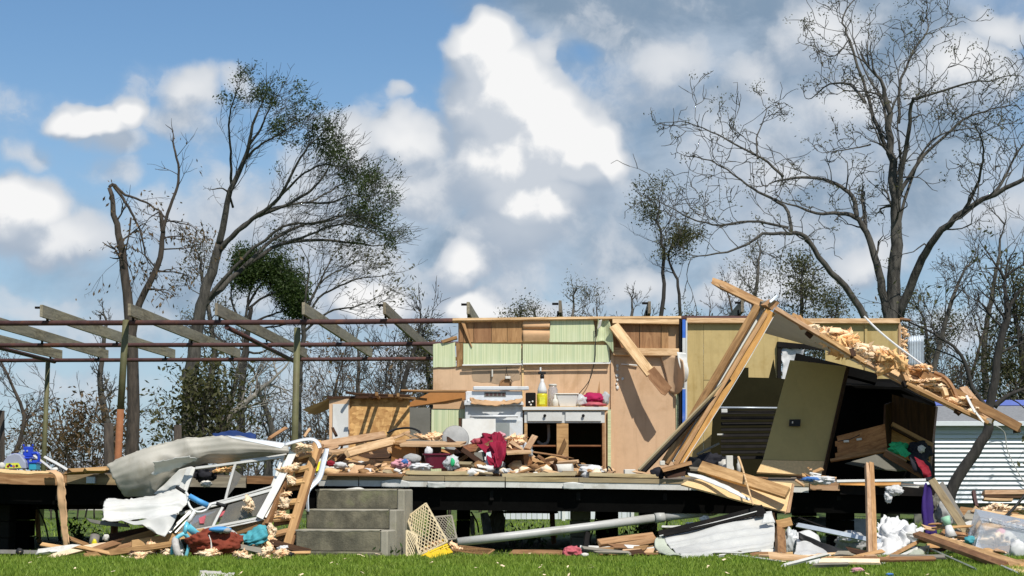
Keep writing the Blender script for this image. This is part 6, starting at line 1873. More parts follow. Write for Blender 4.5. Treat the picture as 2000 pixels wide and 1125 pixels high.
    tag(tube('paper_roll', [P(482, 1066, 17.95), P(489, 1082, 17.9)], .022, 'paper', None, sides=14), 'white paper roll lying by the maroon bag', 'roll')
    tag(tube('tan_stub', [P(473, 1052, 17.9), P(474, 1070, 17.9)], .012, 'rim_wood', None, sides=8), 'tan stub standing between the bag and the teal cloth', 'stub')
    tag(sheet('teal_cloth', [[(466, 1048, 17.98), (490, 1036, 17.98), (520, 1030, 18.0)], [(470, 1056, 17.9), (495, 1052, 17.85), (524, 1045, 17.9)], [(480, 1064, 17.9), (500, 1064, 17.85), (518, 1058, 17.9)]], 'cloth_teal', None, nu=30, nv=18, t=.006, amp=.05, freq=8, edge=.02, fold=lambda u, v: .012 * math.sin(v * 22 + u * 6)), 'teal cloth lying right of the maroon bag', 'cloth')
    heap('maroon_bag', 420, 1062, 17.9, 100, 56, 'cloth_maroon', 'crumpled maroon fabric bag lying behind the bicycle wheel', 'bag', seed=23, amp=.26, freq=1.5, sub=5, ridged=.6)
    tag(tube('bag_drawstring', [P(408, 1045, 17.66), P(412, 1056, 17.64), P(413, 1068, 17.64), P(412, 1075, 17.64)], [.004, .004, .008, .01], 'paper', None, sides=6), 'pale drawstring with a toggle on the maroon bag', 'drawstring')

    # ---- child's bicycle, front wheel towards the viewer
    bk = thing('child_bicycle', 'small light blue child bicycle fallen with its front wheel towards the lawn', 'bicycle', P(360, 1088, 17.85))
    Yk = 17.8
    def B(x, y, dy=0.0):
        return P(x, y, Yk + dy)
    def wheel(c, ax, R, w):
        ax = Vector(ax).normalized()
        q = ax.to_track_quat('Z', 'Y').to_matrix()
        vs, fs = [], []
        ns, nt = 36, 10
        for i in range(ns):
            a = 2 * math.pi * i / ns
            for k in range(nt):
                b = 2 * math.pi * k / nt
                r = R - w + w * math.cos(b)
                vs.append(c + q @ Vector((r * math.cos(a), r * math.sin(a), w * math.sin(b))))
        for i in range(ns):
            for k in range(nt):
                fs.append((i * nt + k, i * nt + (k + 1) % nt, ((i + 1) % ns) * nt + (k + 1) % nt, ((i + 1) % ns) * nt + k))
        wh = mesh_obj('wheel', vs, fs, 'tyre_dusty', bk, smooth=True)
        vs, fs = [], []
        for i in range(ns):
            a = 2 * math.pi * i / ns
            for (r, h) in ((R - 2 * w, -w * .6), (R - 2 * w, w * .6), (R - 2.5 * w, w * .5), (R - 2.5 * w, -w * .5)):
                vs.append(c + q @ Vector((r * math.cos(a), r * math.sin(a), h)))
        for i in range(ns):
            for k in range(4):
                fs.append((i * 4 + k, i * 4 + (k + 1) % 4, ((i + 1) % ns) * 4 + (k + 1) % 4, ((i + 1) % ns) * 4 + k))
        mesh_obj('rim', vs, fs, 'bike_white', wh)
        tube('hub', [c - ax * .04, c + ax * .04], .016, 'alu', wh, sides=10)
        for i in range(10):
            a = 2 * math.pi * i / 10
            tube('spoke', [c + ax * (.02 if i % 2 else -.02), c + q @ Vector(((R - 2.2 * w) * math.cos(a), (R - 2.2 * w) * math.sin(a), 0))], .0025, 'alu', wh, sides=5)
    axd = (.96, .02, .30)
    wheel(B(350, 1078, .02), axd, .15, .034)
    tube('fork', [B(360, 1042), B(346, 1050, -.02), B(338, 1066, -.02), B(335, 1084, 0)], [.02, .02, .017, .015], 'bike_blue', bk, smooth_pts=14)
    tube('fork', [B(360, 1042), B(369, 1054, .04), B(368, 1070, .05), B(362, 1090, .05)], [.02, .02, .017, .015], 'bike_blue', bk, smooth_pts=14)
    tube('head_tube', [B(366, 1020, .03), B(360, 1043, .0)], .021, 'bike_blue', bk, sides=14)
    tube('stem', [B(380, 998, .05), B(371, 1014, .04), B(366.5, 1021, .03)], [.016, .019, .022], 'bike_white', bk, sides=12)
    tube('down_tube', [B(366, 1028, .03), B(382, 1042, .15), B(402, 1056, .35)], [.034, .034, .028], 'bike_blue', bk, sides=14)
    hb = tube('handlebar', [B(361, 961, .12), B(366, 966, .1), B(369, 985, .07), B(378, 997, .05), B(390, 1000, .05), B(402, 996, .07), (B(412, 985, .1)), B(423, 983, .12)], .0115, 'bike_white', bk, sides=10, smooth_pts=36)
    tube('grip', [B(344, 951, .14), B(362, 962, .12)], .0165, 'black_rubber', hb, sides=12)
    tube('grip', [B(422, 983, .12), B(441, 988.5, .14)], .0165, 'black_rubber', hb, sides=12)
    tube('crossbar_pad', [B(370, 969, .07), B(388, 979, .06), B(406, 987, .07)], .026, 'pad_blue', hb, sides=12)
    tube('crossbar', [B(367, 967, .08), B(412, 989, .09)], .009, 'bike_white', hb, sides=8)
    sd = crumple('saddle', B(430, 1034, -.05), (.105, .06, .028), 'pad_blue', bk, seed=3, amp=.05, ridged=0, sub=3)
    crumple('saddle_tail', B(443, 1036, -.05), (.042, .062, .03), 'cloth_grey', sd, seed=5, amp=.05, ridged=0, sub=3)
    tube('seat_post', [B(432, 1038, -.03), B(428, 1060, .15)], .014, 'alu', bk, sides=8)
    wheel(B(440, 1064, .32), (.3, -.9, .1), .155, .025)
    # scrap on the lawn in front
    tag(sheet('white_lawn_scrap', [[(388, 1121, 14.2), (420, 1117, 14.2), (455, 1122, 14.2)], [(388, 1130, 13.9), (420, 1128, 13.9), (455, 1130, 13.9)]], 'paper', None, nu=16, nv=8, t=.01, amp=.03, freq=9, edge=.02), 'crumpled white scrap lying in the grass at the bottom edge', 'scrap')


build_left()


# ================================================================== under the floor and right of the steps
def lattice(name, corners, parent, n, mt, w=.008, t=.005):
    """a diagonal lattice filling a four-cornered patch"""
    A, Bc, C, D = [P(*c) for c in corners]
    def q(u, v):
        return (A * (1 - u) + Bc * u) * (1 - v) + (D * (1 - u) + C * u) * v
    nrm = (Bc - A).cross(D - A).normalized()
    for e in ((A, Bc), (Bc, C), (C, D), (D, A)):
        plank('border', e[0], e[1], w * 2.2, t * 2, mt, parent, n=nrm, seg=1, warp=0)
    for s in (1, -1):
        for i in range(1, 2 * n):
            k = i / n
            if s == 1:
                p = (max(0, k - 1), min(k, 1))
                r = (min(k, 1), max(0, k - 1))
            else:
                p = (max(0, k - 1), 1 - min(k, 1))
                r = (min(k, 1), 1 - max(0, k - 1))
            plank('lath', q(*p) + nrm * t * s * .52, q(*r) + nrm * t * s * .52, w, t, mt, parent, n=nrm, seg=1, warp=0)


def build_under():
    lt = thing('lattice_panel', 'cream diamond lattice panel tilted against the concrete steps', 'lattice', P(830, 1083, 18.3) * Vector((1, 1, 0)))
    lattice('lattice', [(795, 1010, 18.7), (832, 983, 18.75), (874, 1058, 18.2), (820, 1084, 18.05)], lt, 8, 'lattice_cream')
    lt = thing('lattice_panel', 'narrow cream lattice panel standing upright beside the concrete steps', 'lattice', P(800, 1083, 18.5) * Vector((1, 1, 0)))
    lattice('lattice', [(794, 1036, 18.3), (814, 1046, 18.3), (816, 1085, 18.2), (794, 1085, 18.2)], lt, 5, 'lattice_cream')
    lt = thing('lattice_panel', 'grey lattice panel behind the cream ones in the shade', 'lattice', P(875, 1083, 19.2) * Vector((1, 1, 0)))
    lattice('lattice', [(850, 1010, 19.3), (882, 1007, 19.3), (892, 1052, 19.1), (862, 1056, 19.1)], lt, 6, 'grey_lumber')
    lt = thing('lattice_panel', 'brown lattice panel lying flat on the lawn right of the steps', 'lattice', P(920, 1080, 18.2))
    lattice('lattice', [(882, 1074, 18.1), (900, 1066, 18.4), (965, 1074, 18.4), (950, 1084, 18.0)], lt, 5, 'brown_lumber')
    cr = thing('yellow_crate', 'bright yellow plastic crate tipped under the lattice', 'crate', P(850, 1083, 18.1))
    for (a, b, w) in (((822, 1086, 17.95), (874, 1064, 18.05), 3), ((836, 1088, 17.95), (880, 1074, 18.05), 12), ((832, 1082, 18.1), (880, 1066, 18.2), 3)):
        pp('crate_wall', a, b, w, .012, 'crate_yellow', cr, seg=2)
    for i in range(7):
        pp('crate_rib', (838 + i * 6, 1086 - i * 2.2, 17.93), (836 + i * 6, 1076 - i * 2.2, 17.95), 2, .01, 'crate_yellow', cr, seg=1)
    pp('crate_floor', (828, 1074, 18.25), (872, 1058, 18.3), 14, .01, 'crate_yellow', cr, n=(0, -.5, 1), seg=1)
    for i, (x, y) in enumerate(((845, 1066), (860, 1060), (832, 1072))):
        heap('yellow_straw', x, y, 18.25, 24, 14, 'insulation', 'yellow straw-like filling behind the cream lattice', 'straw', seed=200 + i, amp=.5)['group'] = 'straw filling in the tipped crate'
    heap('insulation_clump', 888, 1068, 18.2, 20, 24, 'insulation', 'peach insulation clump between the crate and the drain pipe', 'insulation', seed=205, amp=.4)
    # drain pipe
    dp = thing('drain_pipe', 'long grey plastic drain pipe slanting under the floor', 'pipe', P(895, 1058, 18.9))
    tube('pipe', [P(893, 1059, 18.9), P(1000, 1047, 19.0), P(1150, 1029, 19.15), P(1285, 1011, 19.3)], .043, 'pvc_grey', dp, sides=16)
    tube('coupling', [P(1279, 1012, 19.28), P(1297, 1009.5, 19.3)], .052, 'pvc_grey', dp, sides=16)
    tube('pipe', [P(1296, 1010, 19.3), P(1388, 999, 19.4)], .043, 'pvc_grey', dp, sides=16)
    tube('elbow', [P(1384, 999.5, 19.4), P(1396, 997, 19.42), P(1403, 988, 19.42), P(1404, 972, 19.42), P(1404, 950, 19.42)], .046, 'pvc_grey', dp, sides=16, smooth_pts=16)
    pl('leaning_strut', (1150, 1030, 19.6), (1140, 1084, 19.2), 9, .04, 'black_steel', 'dark metal leg leaning under the middle of the floor', 'strut')
    heap('rose_cloth', 1118, 1079, 18.4, 36, 22, 'cloth_rose', 'rose coloured cloth on the lawn under the floor', 'cloth', seed=210, amp=.35)
    heap('white_can', 1142, 1084, 18.3, 14, 8, 'paper', 'small white scrap beside the rose cloth', 'scrap', seed=211, sub=3)
    pl('lawn_board', (995, 1080, 18.6), (1095, 1082, 18.5), 5, .1, 'brown_lumber', 'thin brown board lying on the grass left of the rose cloth', n=(0, -.5, 1))
    tag(slab('blue_plastic_sheet', [(938, 1003, 21.4), (952, 1000, 21.4), (966, 1030, 21.3), (960, 1046, 21.3), (944, 1046, 21.3)], .01, 'toy_grey', None), 'pale blue plastic sheet hanging behind the drain pipe', 'plastic sheet')
    tag(slab('tan_plastic_sheet', [(917, 1008, 21.6), (926, 1006, 21.6), (928, 1044, 21.5), (919, 1044, 21.5)], .01, 'rim_white', None), 'pale strip hanging left of the blue plastic sheet', 'strip')
    heap('dark_rag', 972, 1020, 21.0, 26, 60, 'shade_grey', 'dark ragged lump hanging right of the blue plastic sheet', 'rag', seed=213, amp=.4)
    pl('rusty_prop', (1079, 1000, 21.0), (1081, 1062, 21.0), 9, .06, 'brown_lumber', 'rusty upright prop under the floor left of the block pier', 'prop')
    pl('black_rod', (975, 1001, 19.6), (1090, 1000, 19.7), 4, .03, 'black_steel', 'black rod under the belly above the white fence', 'rod')
    pl('wood_prop', (72, 990, 22.0), (76, 1062, 22.0), 8, .08, 'fresh_pine', 'pale upright prop under the left of the floor', 'prop')
    pl('dark_prop', (108, 985, 20.5), (118, 1058, 20.4), 5, .05, 'black_steel', 'dark slanting prop behind the hanging carpet strip', 'prop')
    # timber pile and white siding on the right
    pl('piled_board', (1168, 1062, 18.6), (1280, 1046, 18.7), 7, .1, 'fresh_pine', 'top board of the timber pile left of the ribbed sheet', n=(0, -.6, 1))
    pl('piled_board', (1202, 1068, 18.45), (1284, 1054, 18.5), 11, .05, 'fresh_pine', 'thick middle board of the timber pile left of the ribbed sheet')
    pl('piled_board', (1165, 1076, 18.5), (1290, 1066, 18.5), 9, .05, 'brown_lumber', 'dark lower board of the timber pile left of the ribbed sheet')
    pl('piled_board', (1215, 1082, 18.3), (1290, 1070, 18.3), 8, .03, 'rim_white', 'white board at the bottom of the timber pile')
    pl('piled_board', (1170, 1084, 18.25), (1300, 1082, 18.2), 4, .06, 'brown_lumber', 'thin brown board in the grass below the timber pile')
    rb = thing('ribbed_white_sheet', 'white ribbed metal siding sheet with a black top lip lying on the lawn', 'siding', P(1400, 1088, 18.1))
    sheet('ribbed_sheet', [[(1297, 1047, 18.45), (1370, 1030, 18.45), (1440, 1010, 18.45), (1505, 1000, 18.45)],
                           [(1302, 1062, 18.25), (1370, 1048, 18.25), (1440, 1032, 18.25), (1512, 1022, 18.25)],
                           [(1315, 1075, 18.05), (1380, 1064, 18.05), (1440, 1053, 18.05), (1513, 1044, 18.05)],
                           [(1332, 1089, 17.85), (1385, 1085, 17.85), (1440, 1079, 17.85), (1511, 1068, 17.85)]], 'white_siding', rb, nu=50, nv=44, t=.004, amp=.006, freq=4, crease=.03, fold=lambda u, v: .016 * (1 if math.sin(v * 26) > .2 else math.sin(v * 26)) * (.5 + .5 * v))
    sheet('rolled_end', [[(1290, 1046, 18.5), (1280, 1052, 18.35), (1279, 1066, 18.2), (1284, 1080, 18.05)], [(1300, 1048, 18.43), (1300, 1058, 18.28), (1312, 1074, 18.05), (1334, 1089, 17.85)]], 'grey_green', rb, nu=16, nv=8, t=.005, amp=.02, freq=5)
    pp('black_lip', (1286, 1042, 18.4), (1489, 992, 18.4), 9, .05, 'black_steel', rb, seg=6)
    pp('black_lip', (1296, 1046, 18.36), (1490, 1001, 18.36), 5, .04, 'black_steel', rb, seg=6)
    pp('lip_line', (1288, 1047, 18.35), (1478, 998, 18.35), 1.6, .01, 'white_paint', rb, seg=6)
    sheet('lip_end', [[(1470, 990, 18.4), (1488, 985, 18.4)], [(1478, 1008, 18.3), (1500, 1006, 18.3)]], 'black_steel', rb, nu=8, nv=6, t=.006, amp=.02, freq=7)
    sheet('torn_corner', [[(1492, 1004, 18.2), (1508, 999, 18.2)], [(1488, 1022, 18.14), (1514, 1020, 18.14)]], 'white_siding', rb, nu=8, nv=6, t=.004, amp=.02, freq=8, edge=.01)
    heap('white_plastic', 1377, 1014, 18.9, 20, 14, 'paper', 'white plastic lump behind the black lip', 'plastic', seed=220, sub=3)
    pl('white_batten', (1290, 1029, 18.9), (1330, 1028, 18.9), 4, .04, 'rim_white', 'white slat lying behind the ribbed sheet, left one', 'slat')
    pl('white_batten', (1338, 1021, 19.0), (1372, 1022, 19.0), 3, .04, 'rim_white', 'white slat lying behind the ribbed sheet, right one', 'slat')
    pl('timber_block', (1514, 1026, 18.4), (1548, 1020, 18.4), 17, .1, 'panel_brown', 'short timber block right of the ribbed sheet', 'block')
    pl('timber_stump', (1523, 1034, 18.4), (1524, 1088, 18.3), 18, .06, 'brown_lumber', 'timber leg standing under the short block', 'stump')
    pl('dark_stub', (1507, 1002, 18.5), (1512, 1024, 18.5), 9, .06, 'dark_wood', 'dark wood stub at the right end of the ribbed sheet', 'stub')
    tag(tube('black_strap', [P(1375, 1088, 17.8), P(1395, 1082, 17.75), P(1440, 1083, 17.75), P(1500, 1088, 17.7), P(1550, 1100, 17.3)], .012, 'black_rubber', None, sides=6, smooth_pts=20), 'black strap snaking along the grass before the ribbed sheet', 'strap')
    pl('cream_lath', (1430, 1084, 17.8), (1545, 1098, 17.5), 5, .015, 'rim_white', 'cream lath lying on the grass beside the black strap', 'lath')
    pl('grey_lath', (1510, 1066, 18.0), (1540, 1092, 17.8), 4, .015, 'grey_lumber', 'short grey lath leaning by the timber leg', 'lath')
    heap('white_foam', 1502, 1080, 18.0, 40, 14, 'paper', 'white foam piece under the right end of the ribbed sheet', 'foam', seed=222)
    # far grey sheets under the right of the floor
    tag(slab('pale_blue_sheet', [(1540, 1010, 21.5), (1630, 1012, 21.5), (1630, 1040, 21.2), (1560, 1030, 21.2)], .01, 'galvanised', None), 'pale blue grey metal sheet under the right of the floor', 'metal sheet')
    tag(slab('grey_sheet', [(1600, 1008, 22.5), (1700, 1014, 22.5), (1700, 1050, 22.3), (1600, 1030, 22.3)], .01, 'rim_white', None), 'grey sheet deep under the right of the floor', 'metal sheet')


build_under()


# ================================================================== wreckage on the right
def build_right():
    up = thing('upright_stud_pair', 'pair of nailed pale studs standing upright before the dark underfloor', 'stud', P(1698, 1088, 18.4) * Vector((1, 1, 0)))
    pp('stud', (1693, 908, 18.75), (1699, 1090, 18.4), 8, .05, 'pale_pine', up, seg=5)
    pp('stud', (1701, 907, 18.72), (1707, 1087, 18.37), 9, .05, 'fresh_pine', up, seg=5)
    heap('white_fluff', 1748, 958, 18.9, 32, 20, 'cloth_white', 'white fluff clump hanging below the floor edge, upper', 'fluff', seed=230, amp=.35, freq=1.6)
    heap('white_fluff', 1735, 970, 18.9, 16, 22, 'cloth_white', 'white fluff tail hanging below the upper clump', 'fluff', seed=231, amp=.35, freq=1.6)
    tag(sheet('purple_cloth', [[(1806, 950, 18.9), (1811, 947, 18.9), (1816, 950, 18.9)], [(1801, 975, 18.85), (1810, 975, 18.8), (1816, 975, 18.85)], [(1801, 1010, 18.8), (1812, 1010, 18.72), (1822, 1008, 18.8)], [(1808, 1043, 18.75), (1818, 1046, 18.68), (1828, 1044, 18.75)]], 'cloth_purple', None, nu=24, nv=30, t=.006, amp=.02, freq=6, fold=lambda u, v: .03 * math.sin(u * 14)), 'deep purple cloth hanging from the floor corner', 'cloth')
    tag(sheet('white_blanket', [[(1716, 1020, 18.7), (1732, 1010, 18.75), (1752, 1016, 18.75), (1768, 1022, 18.7), (1788, 1030, 18.6)], [(1712, 1042, 18.5), (1735, 1036, 18.35), (1755, 1036, 18.4), (1775, 1040, 18.35), (1791, 1044, 18.5)],
                                [(1714, 1060, 18.35), (1738, 1058, 18.2), (1755, 1054, 18.25), (1772, 1056, 18.25), (1786, 1062, 18.35)], [(1706, 1082, 18.1), (1735, 1086, 18.05), (1752, 1078, 18.1), (1762, 1074, 18.15), (1776, 1072, 18.25)]], 'cloth_white', None, nu=70, nv=60, t=.008, amp=.085, freq=5.5, seed=9, edge=.03, fold=lambda u, v: .02 * math.sin(u * 23 + 7 * math.sin(v * 6)) + .012 * math.sin(v * 31 + u * 9)), 'large white crumpled blanket on the debris right of the studs', 'blanket')
    heap('white_blanket_end', 1722, 1074, 18.3, 46, 26, 'cloth_white', 'lower white blanket end at the foot of the studs', 'blanket', seed=241, amp=.3, freq=1.6, ridged=.8)
    heap('grey_white_cloth', 1664, 1062, 18.6, 56, 44, 'cloth_grey', 'grey and white cloth heap left of the studs', 'cloth', seed=242, amp=.35)
    heap('white_cloth_lump', 1662, 1050, 18.5, 44, 18, 'cloth_white', 'white cloth over the grey heap left of the studs', 'cloth', seed=243, amp=.4)
    heap('white_trash_bag', 1545, 1062, 18.3, 32, 52, 'clear_film', 'white plastic bag right of the timber leg', 'bag', seed=244, amp=.35)
    tag(sheet('white_plastic_sheet', [[(1556, 1040, 18.3), (1580, 1036, 18.3), (1598, 1045, 18.3)], [(1556, 1065, 18.1), (1582, 1062, 18.05), (1612, 1070, 18.1)], [(1548, 1090, 17.9), (1585, 1088, 17.9), (1630, 1095, 17.9)]], 'bike_white', None, nu=20, nv=14, t=.004, amp=.03, freq=6), 'sloping white plastic sheet beside the white bag', 'plastic sheet')
    tag(sheet('black_trim_strip', [[(1560, 1040, 18.2), (1610, 1062, 18.0), (1660, 1080, 17.9), (1715, 1090, 17.8)], [(1560, 1052, 18.15), (1606, 1078, 17.95), (1656, 1095, 17.85), (1715, 1098, 17.8)]], 'black_rubber', None, nu=26, nv=4, t=.02), 'curved black trim strip on the grass before the studs', 'trim')
    pl('grey_bar', (1555, 1026, 18.5), (1722, 1058, 18.2), 9, .03, 'galvanised', 'long blue grey metal bar slanting before the studs', 'metal bar')
    pl('thin_black_bar', (1560, 1010, 18.7), (1620, 1035, 18.6), 3, .02, 'black_steel', 'thin black bar slanting above the blue grey one', 'bar')
    # the floor corner: fallen beams
    pl('fallen_beam', (1818, 936, 18.9), (1898, 1052, 18.4), 15, .05, 'rim_wood', 'weathered beam falling from the floor corner to the ground', 'beam', n=(-.3, -1, .2))
    pl('fallen_beam', (1838, 945, 19.1), (1882, 1015, 18.8), 10, .05, 'old_post', 'darker thin beam behind the weathered falling one', 'beam', n=(-.3, -1, .2))
    heap('grey_rag', 1832, 985, 19.0, 26, 40, 'shade_grey', 'grey rag hanging behind the falling beam', 'rag', seed=250, amp=.4)
    heap('grey_sack', 1845, 1005, 18.9, 34, 50, 'cloth_grey', 'grey sack standing behind the green bottle', 'sack', seed=251, amp=.25)
    gb = thing('green_toy_bottle', 'mint green and white bottle tilted under the falling beam', 'bottle', P(1852, 1060, 18.3))
    tube('mint_top', [P(1846, 1010, 18.35), P(1852, 1026, 18.33)], [.045, .03], 'mint', gb, sides=14)
    tube('white_body', [P(1852, 1026.5, 18.33), P(1858, 1050, 18.3)], [.03, .06], 'bike_white', gb, sides=14)
    tube('white_neck', [P(1858, 1050.5, 18.3), P(1876, 1072, 18.1)], [.022, .016], 'bike_white', gb, sides=10)
    # low pile at the right edge
    pl('pile_board', (1792, 1045, 18.35), (1850, 1060, 18.2), 12, .04, 'brown_lumber', 'short brown board at the foot of the white blanket')
    pl('pile_board', (1790, 1044, 18.2), (1962, 1104, 15.3), 17, .04, 'brown_lumber', 'long brown board sloping down to the lawn at right', n=(-.2, -1, .6))
    pl('pile_board', (1815, 1046, 18.1), (1990, 1106, 15.2), 5, .12, 'fresh_pine', 'pale edge board sloping above the long brown one', n=(-.3, -.3, 1))
    pl('pile_board', (1835, 1042, 18.5), (1915, 1052, 18.3), 6, .12, 'panel_brown', 'brown flat board behind the sloping boards', n=(0, -.4, 1))
    pl('white_dashed_strip', (1938, 1098, 17.55), (1992, 1122, 17.2), 5, .012, 'white_paint', 'white strip at the lawn end of the sloping board', 'strip')
    pl('green_edge_strip', (1815, 1070, 18.0), (1905, 1112, 17.5), 6, .012, 'grey_green', 'thin green strip under the long sloping board', 'strip')
    tag(sheet('grey_green_sheet', [[(1770, 1080, 18.0), (1795, 1068, 18.1), (1816, 1066, 18.15)], [(1752, 1098, 17.7), (1780, 1095, 17.7), (1812, 1082, 17.9)]], 'grey_green', None, nu=14, nv=8, t=.006, amp=.02, freq=5), 'grey green sheet sloping under the sloping boards', 'sheet')
    pl('low_plank', (1715, 1098, 17.7), (1792, 1060, 18.1), 7, .03, 'panel_brown', 'brown plank rising from the grass to the white blanket')
    pl('low_plank', (1718, 1102, 17.6), (1790, 1072, 17.9), 5, .03, 'rim_white', 'pale plank below the brown rising one')
    for i, (x, y, w, h) in enumerate(((1850, 1055, 40, 10), (1880, 1062, 40, 14), (1895, 1068, 36, 12))):
        heap('insulation_scrap', x, y, 18.1, w, h, 'insulation', ['peach scrap on the sloping boards, left', 'peach scrap on the sloping boards, middle', 'peach scrap on the sloping boards, right'][i], 'insulation', seed=260 + i, amp=.5)
    heap('teal_rag', 1895, 1055, 18.0, 22, 16, 'cloth_teal', 'small teal rag left of the clear storage bin', 'rag', seed=265, sub=3)
    # clear storage bin, tipped
    sb = thing('clear_storage_bin', 'translucent plastic storage bin tipped on boards at the right edge', 'storage bin', P(1950, 1090, 17.9))
    q = [P(1918, 1016, 17.95), P(2030, 1040, 17.8), P(2016, 1104, 17.7), P(1903, 1076, 17.85)]
    q2 = [p + Vector((.03, .38, .10)) for p in q]
    vs = q + q2
    fs = [(0, 1, 2, 3), (7, 6, 5, 4), (1, 5, 6, 2), (0, 3, 7, 4), (3, 2, 6, 7)]
    mesh_obj('bin_body', vs, fs, 'bin_plastic', sb)
    plank('bin_rim', P(1915, 1014, 17.93), P(2032, 1039, 17.78), .03, .03, 'bin_plastic', sb, n=(0, -1, .3), seg=2)
    for x in (1932, 1950, 1968, 1978, 1990):
        pp('rim_clip', (x, 1014 + (x - 1918) * .21, 17.9), (x + 6, 1012 + (x - 1918) * .22, 17.9), 6, .02, 'bike_white', sb, seg=1)
    for i, (x, y, w, h, mt) in enumerate(((1940, 1060, 44, 40, 'insulation_pale'), (1965, 1065, 40, 44, 'paper'), (1955, 1050, 20, 26, 'cloth_pink'), (1990, 1075, 34, 36, 'cloth_white'))):
        pcr('bin_contents', x, y, 18.05, w, h, mt, sb, seed=270 + i, amp=.3, sub=3, depth=w * .5)
    pl('bin_support', (1945, 1098, 17.75), (2020, 1098, 17.7), 7, .1, 'fresh_pine', 'pale board under the clear storage bin')
    tag(slab('particle_offcut', [(1945, 1102, 17.6), (2030, 1100, 17.6), (2030, 1120, 17.2), (1985, 1118, 17.2)], .015, 'particle_board', None), 'particle board offcut on the grass below the clear bin', 'board')
    # behind the bin
    pl('stacked_board', (1918, 962, 19.8), (2040, 963, 19.8), 9, .06, 'pale_pine', 'upper pale board of the pair above the clear bin')
    pl('stacked_board', (1918, 975, 19.7), (1980, 977, 19.7), 5, .06, 'pale_pine', 'lower short pale board of the pair above the clear bin')
    pl('stacked_plank', (1920, 970, 19.78), (2040, 971, 19.78), 5, .05, 'dark_wood', 'dark board between the two pale ones above the clear bin')
    pl('rusty_post', (1901, 957, 19.8), (1908, 992, 19.7), 7, .04, 'rust_steel', 'short rusty post left of the stacked pale boards', 'post')
    for i, (x, y, w, h) in enumerate(((1945, 992, 46, 26), (1975, 996, 50, 22), (1915, 996, 30, 14), (2005, 1000, 40, 20))):
        heap('insulation_mound', x, y, 19.2, w, h, 'insulation_pale', ['insulation mound above the clear bin, tallest', 'insulation mound above the clear bin, second from right', 'insulation mound above the clear bin, leftmost', 'insulation mound above the clear bin, at the edge'][i], 'insulation', seed=280 + i, amp=.4)
    pl('flat_timber', (1880, 1008, 19.0), (1930, 1012, 18.9), 8, .3, 'grey_lumber', 'grey flat timber left of the insulation mounds', n=(0, -.3, 1))
    pl('flat_timber', (1915, 1008, 18.8), (2030, 1024, 18.6), 12, .2, 'pale_pine', 'broad pale timber just above the clear bin', n=(0, -.5, 1))
    pl('flat_timber', (1870, 1000, 19.2), (1990, 1012, 19.0), 5, .3, 'brown_lumber', 'brown flat timber under the insulation mounds', n=(0, -.3, 1))
    pl('flat_timber', (1880, 1024, 18.8), (1920, 1034, 18.6), 7, .2, 'rim_white', 'whitish flat timber left of the clear bin', n=(0, -.4, 1))
    pl('flat_timber', (1870, 1032, 18.7), (1912, 1046, 18.5), 6, .2, 'grey_lumber', 'grey flat timber left of the clear bin, lowest', n=(0, -.4, 1))
    tag(sheet('pale_splinter_board', [[(1895, 1000, 19.0), (1905, 988, 19.0)], [(1920, 1004, 18.9), (1924, 1003, 18.9)]], 'pale_pine', None, nu=6, nv=6, t=.012), 'pale triangular splinter left of the insulation mounds', 'splinter')
    tag(tube('black_strap', [P(1957, 1014, 18.6), P(1975, 998, 18.7), P(1995, 975, 18.8), P(2030, 930, 18.9)], .014, 'black_rubber', None, sides=6, smooth_pts=14), 'black strap rising out at the right edge', 'strap')
    # scraps on the grass
    rs = random.Random(31)
    for i, (x0, y0, x1, y1, w, mt, lab) in enumerate(((1600, 1117, 1720, 1121, 16, 'insulation_pale', 'pale foam strip in the grass at the bottom right'), (1640, 1110, 1830, 1114, 14, 'brown_lumber', 'brown lath in the grass behind the pale foam strip'), (1735, 1102, 1850, 1116, 12, 'grey_lumber', 'grey lath in the grass below the grey green sheet'),
                                                    (1688, 1102, 1716, 1110, 5, 'pale_pine', 'short pale splinter in the grass below the studs'), (1625, 1108, 1650, 1112, 5, 'pale_pine', 'short pale chip in the grass below the white plastic sheet'), (1560, 1100, 1600, 1104, 5, 'insulation_pale', 'tan scrap in the grass right of the black strap'), (1480, 1098, 1510, 1100, 4, 'pale_pine', 'pale chip in the grass before the ribbed sheet'), (1400, 1100, 1420, 1101, 4, 'paper', 'white chip in the grass before the ribbed sheet'))):
        Yg = 0.65 * F / ((y0 + y1) / 2 - HORIZON) if False else 16.6 - (y0 - 1098) * .07
        a, b = P(x0, y0, Yg), P(x1, y1, Yg)
        a.z, b.z = .05, .055
        tag(plank('grass_scrap', a, b, w / S(Yg), .02, mt, None, n=(0, -.5, 1), jag0=.03, jag1=.03), lab, 'scrap')
    heap('pink_foam_bit', 1675, 1114, 15.5, 22, 9, 'cloth_pink', 'pink foam bit in the grass at the bottom right', 'foam', seed=290, sub=3, amp=.6)
    heap('blue_bottle_top', 1738, 1122, 14.6, 14, 5, 'cloth_blue', 'small blue cap in the grass at the bottom edge', 'cap', seed=291, sub=3)


build_right()


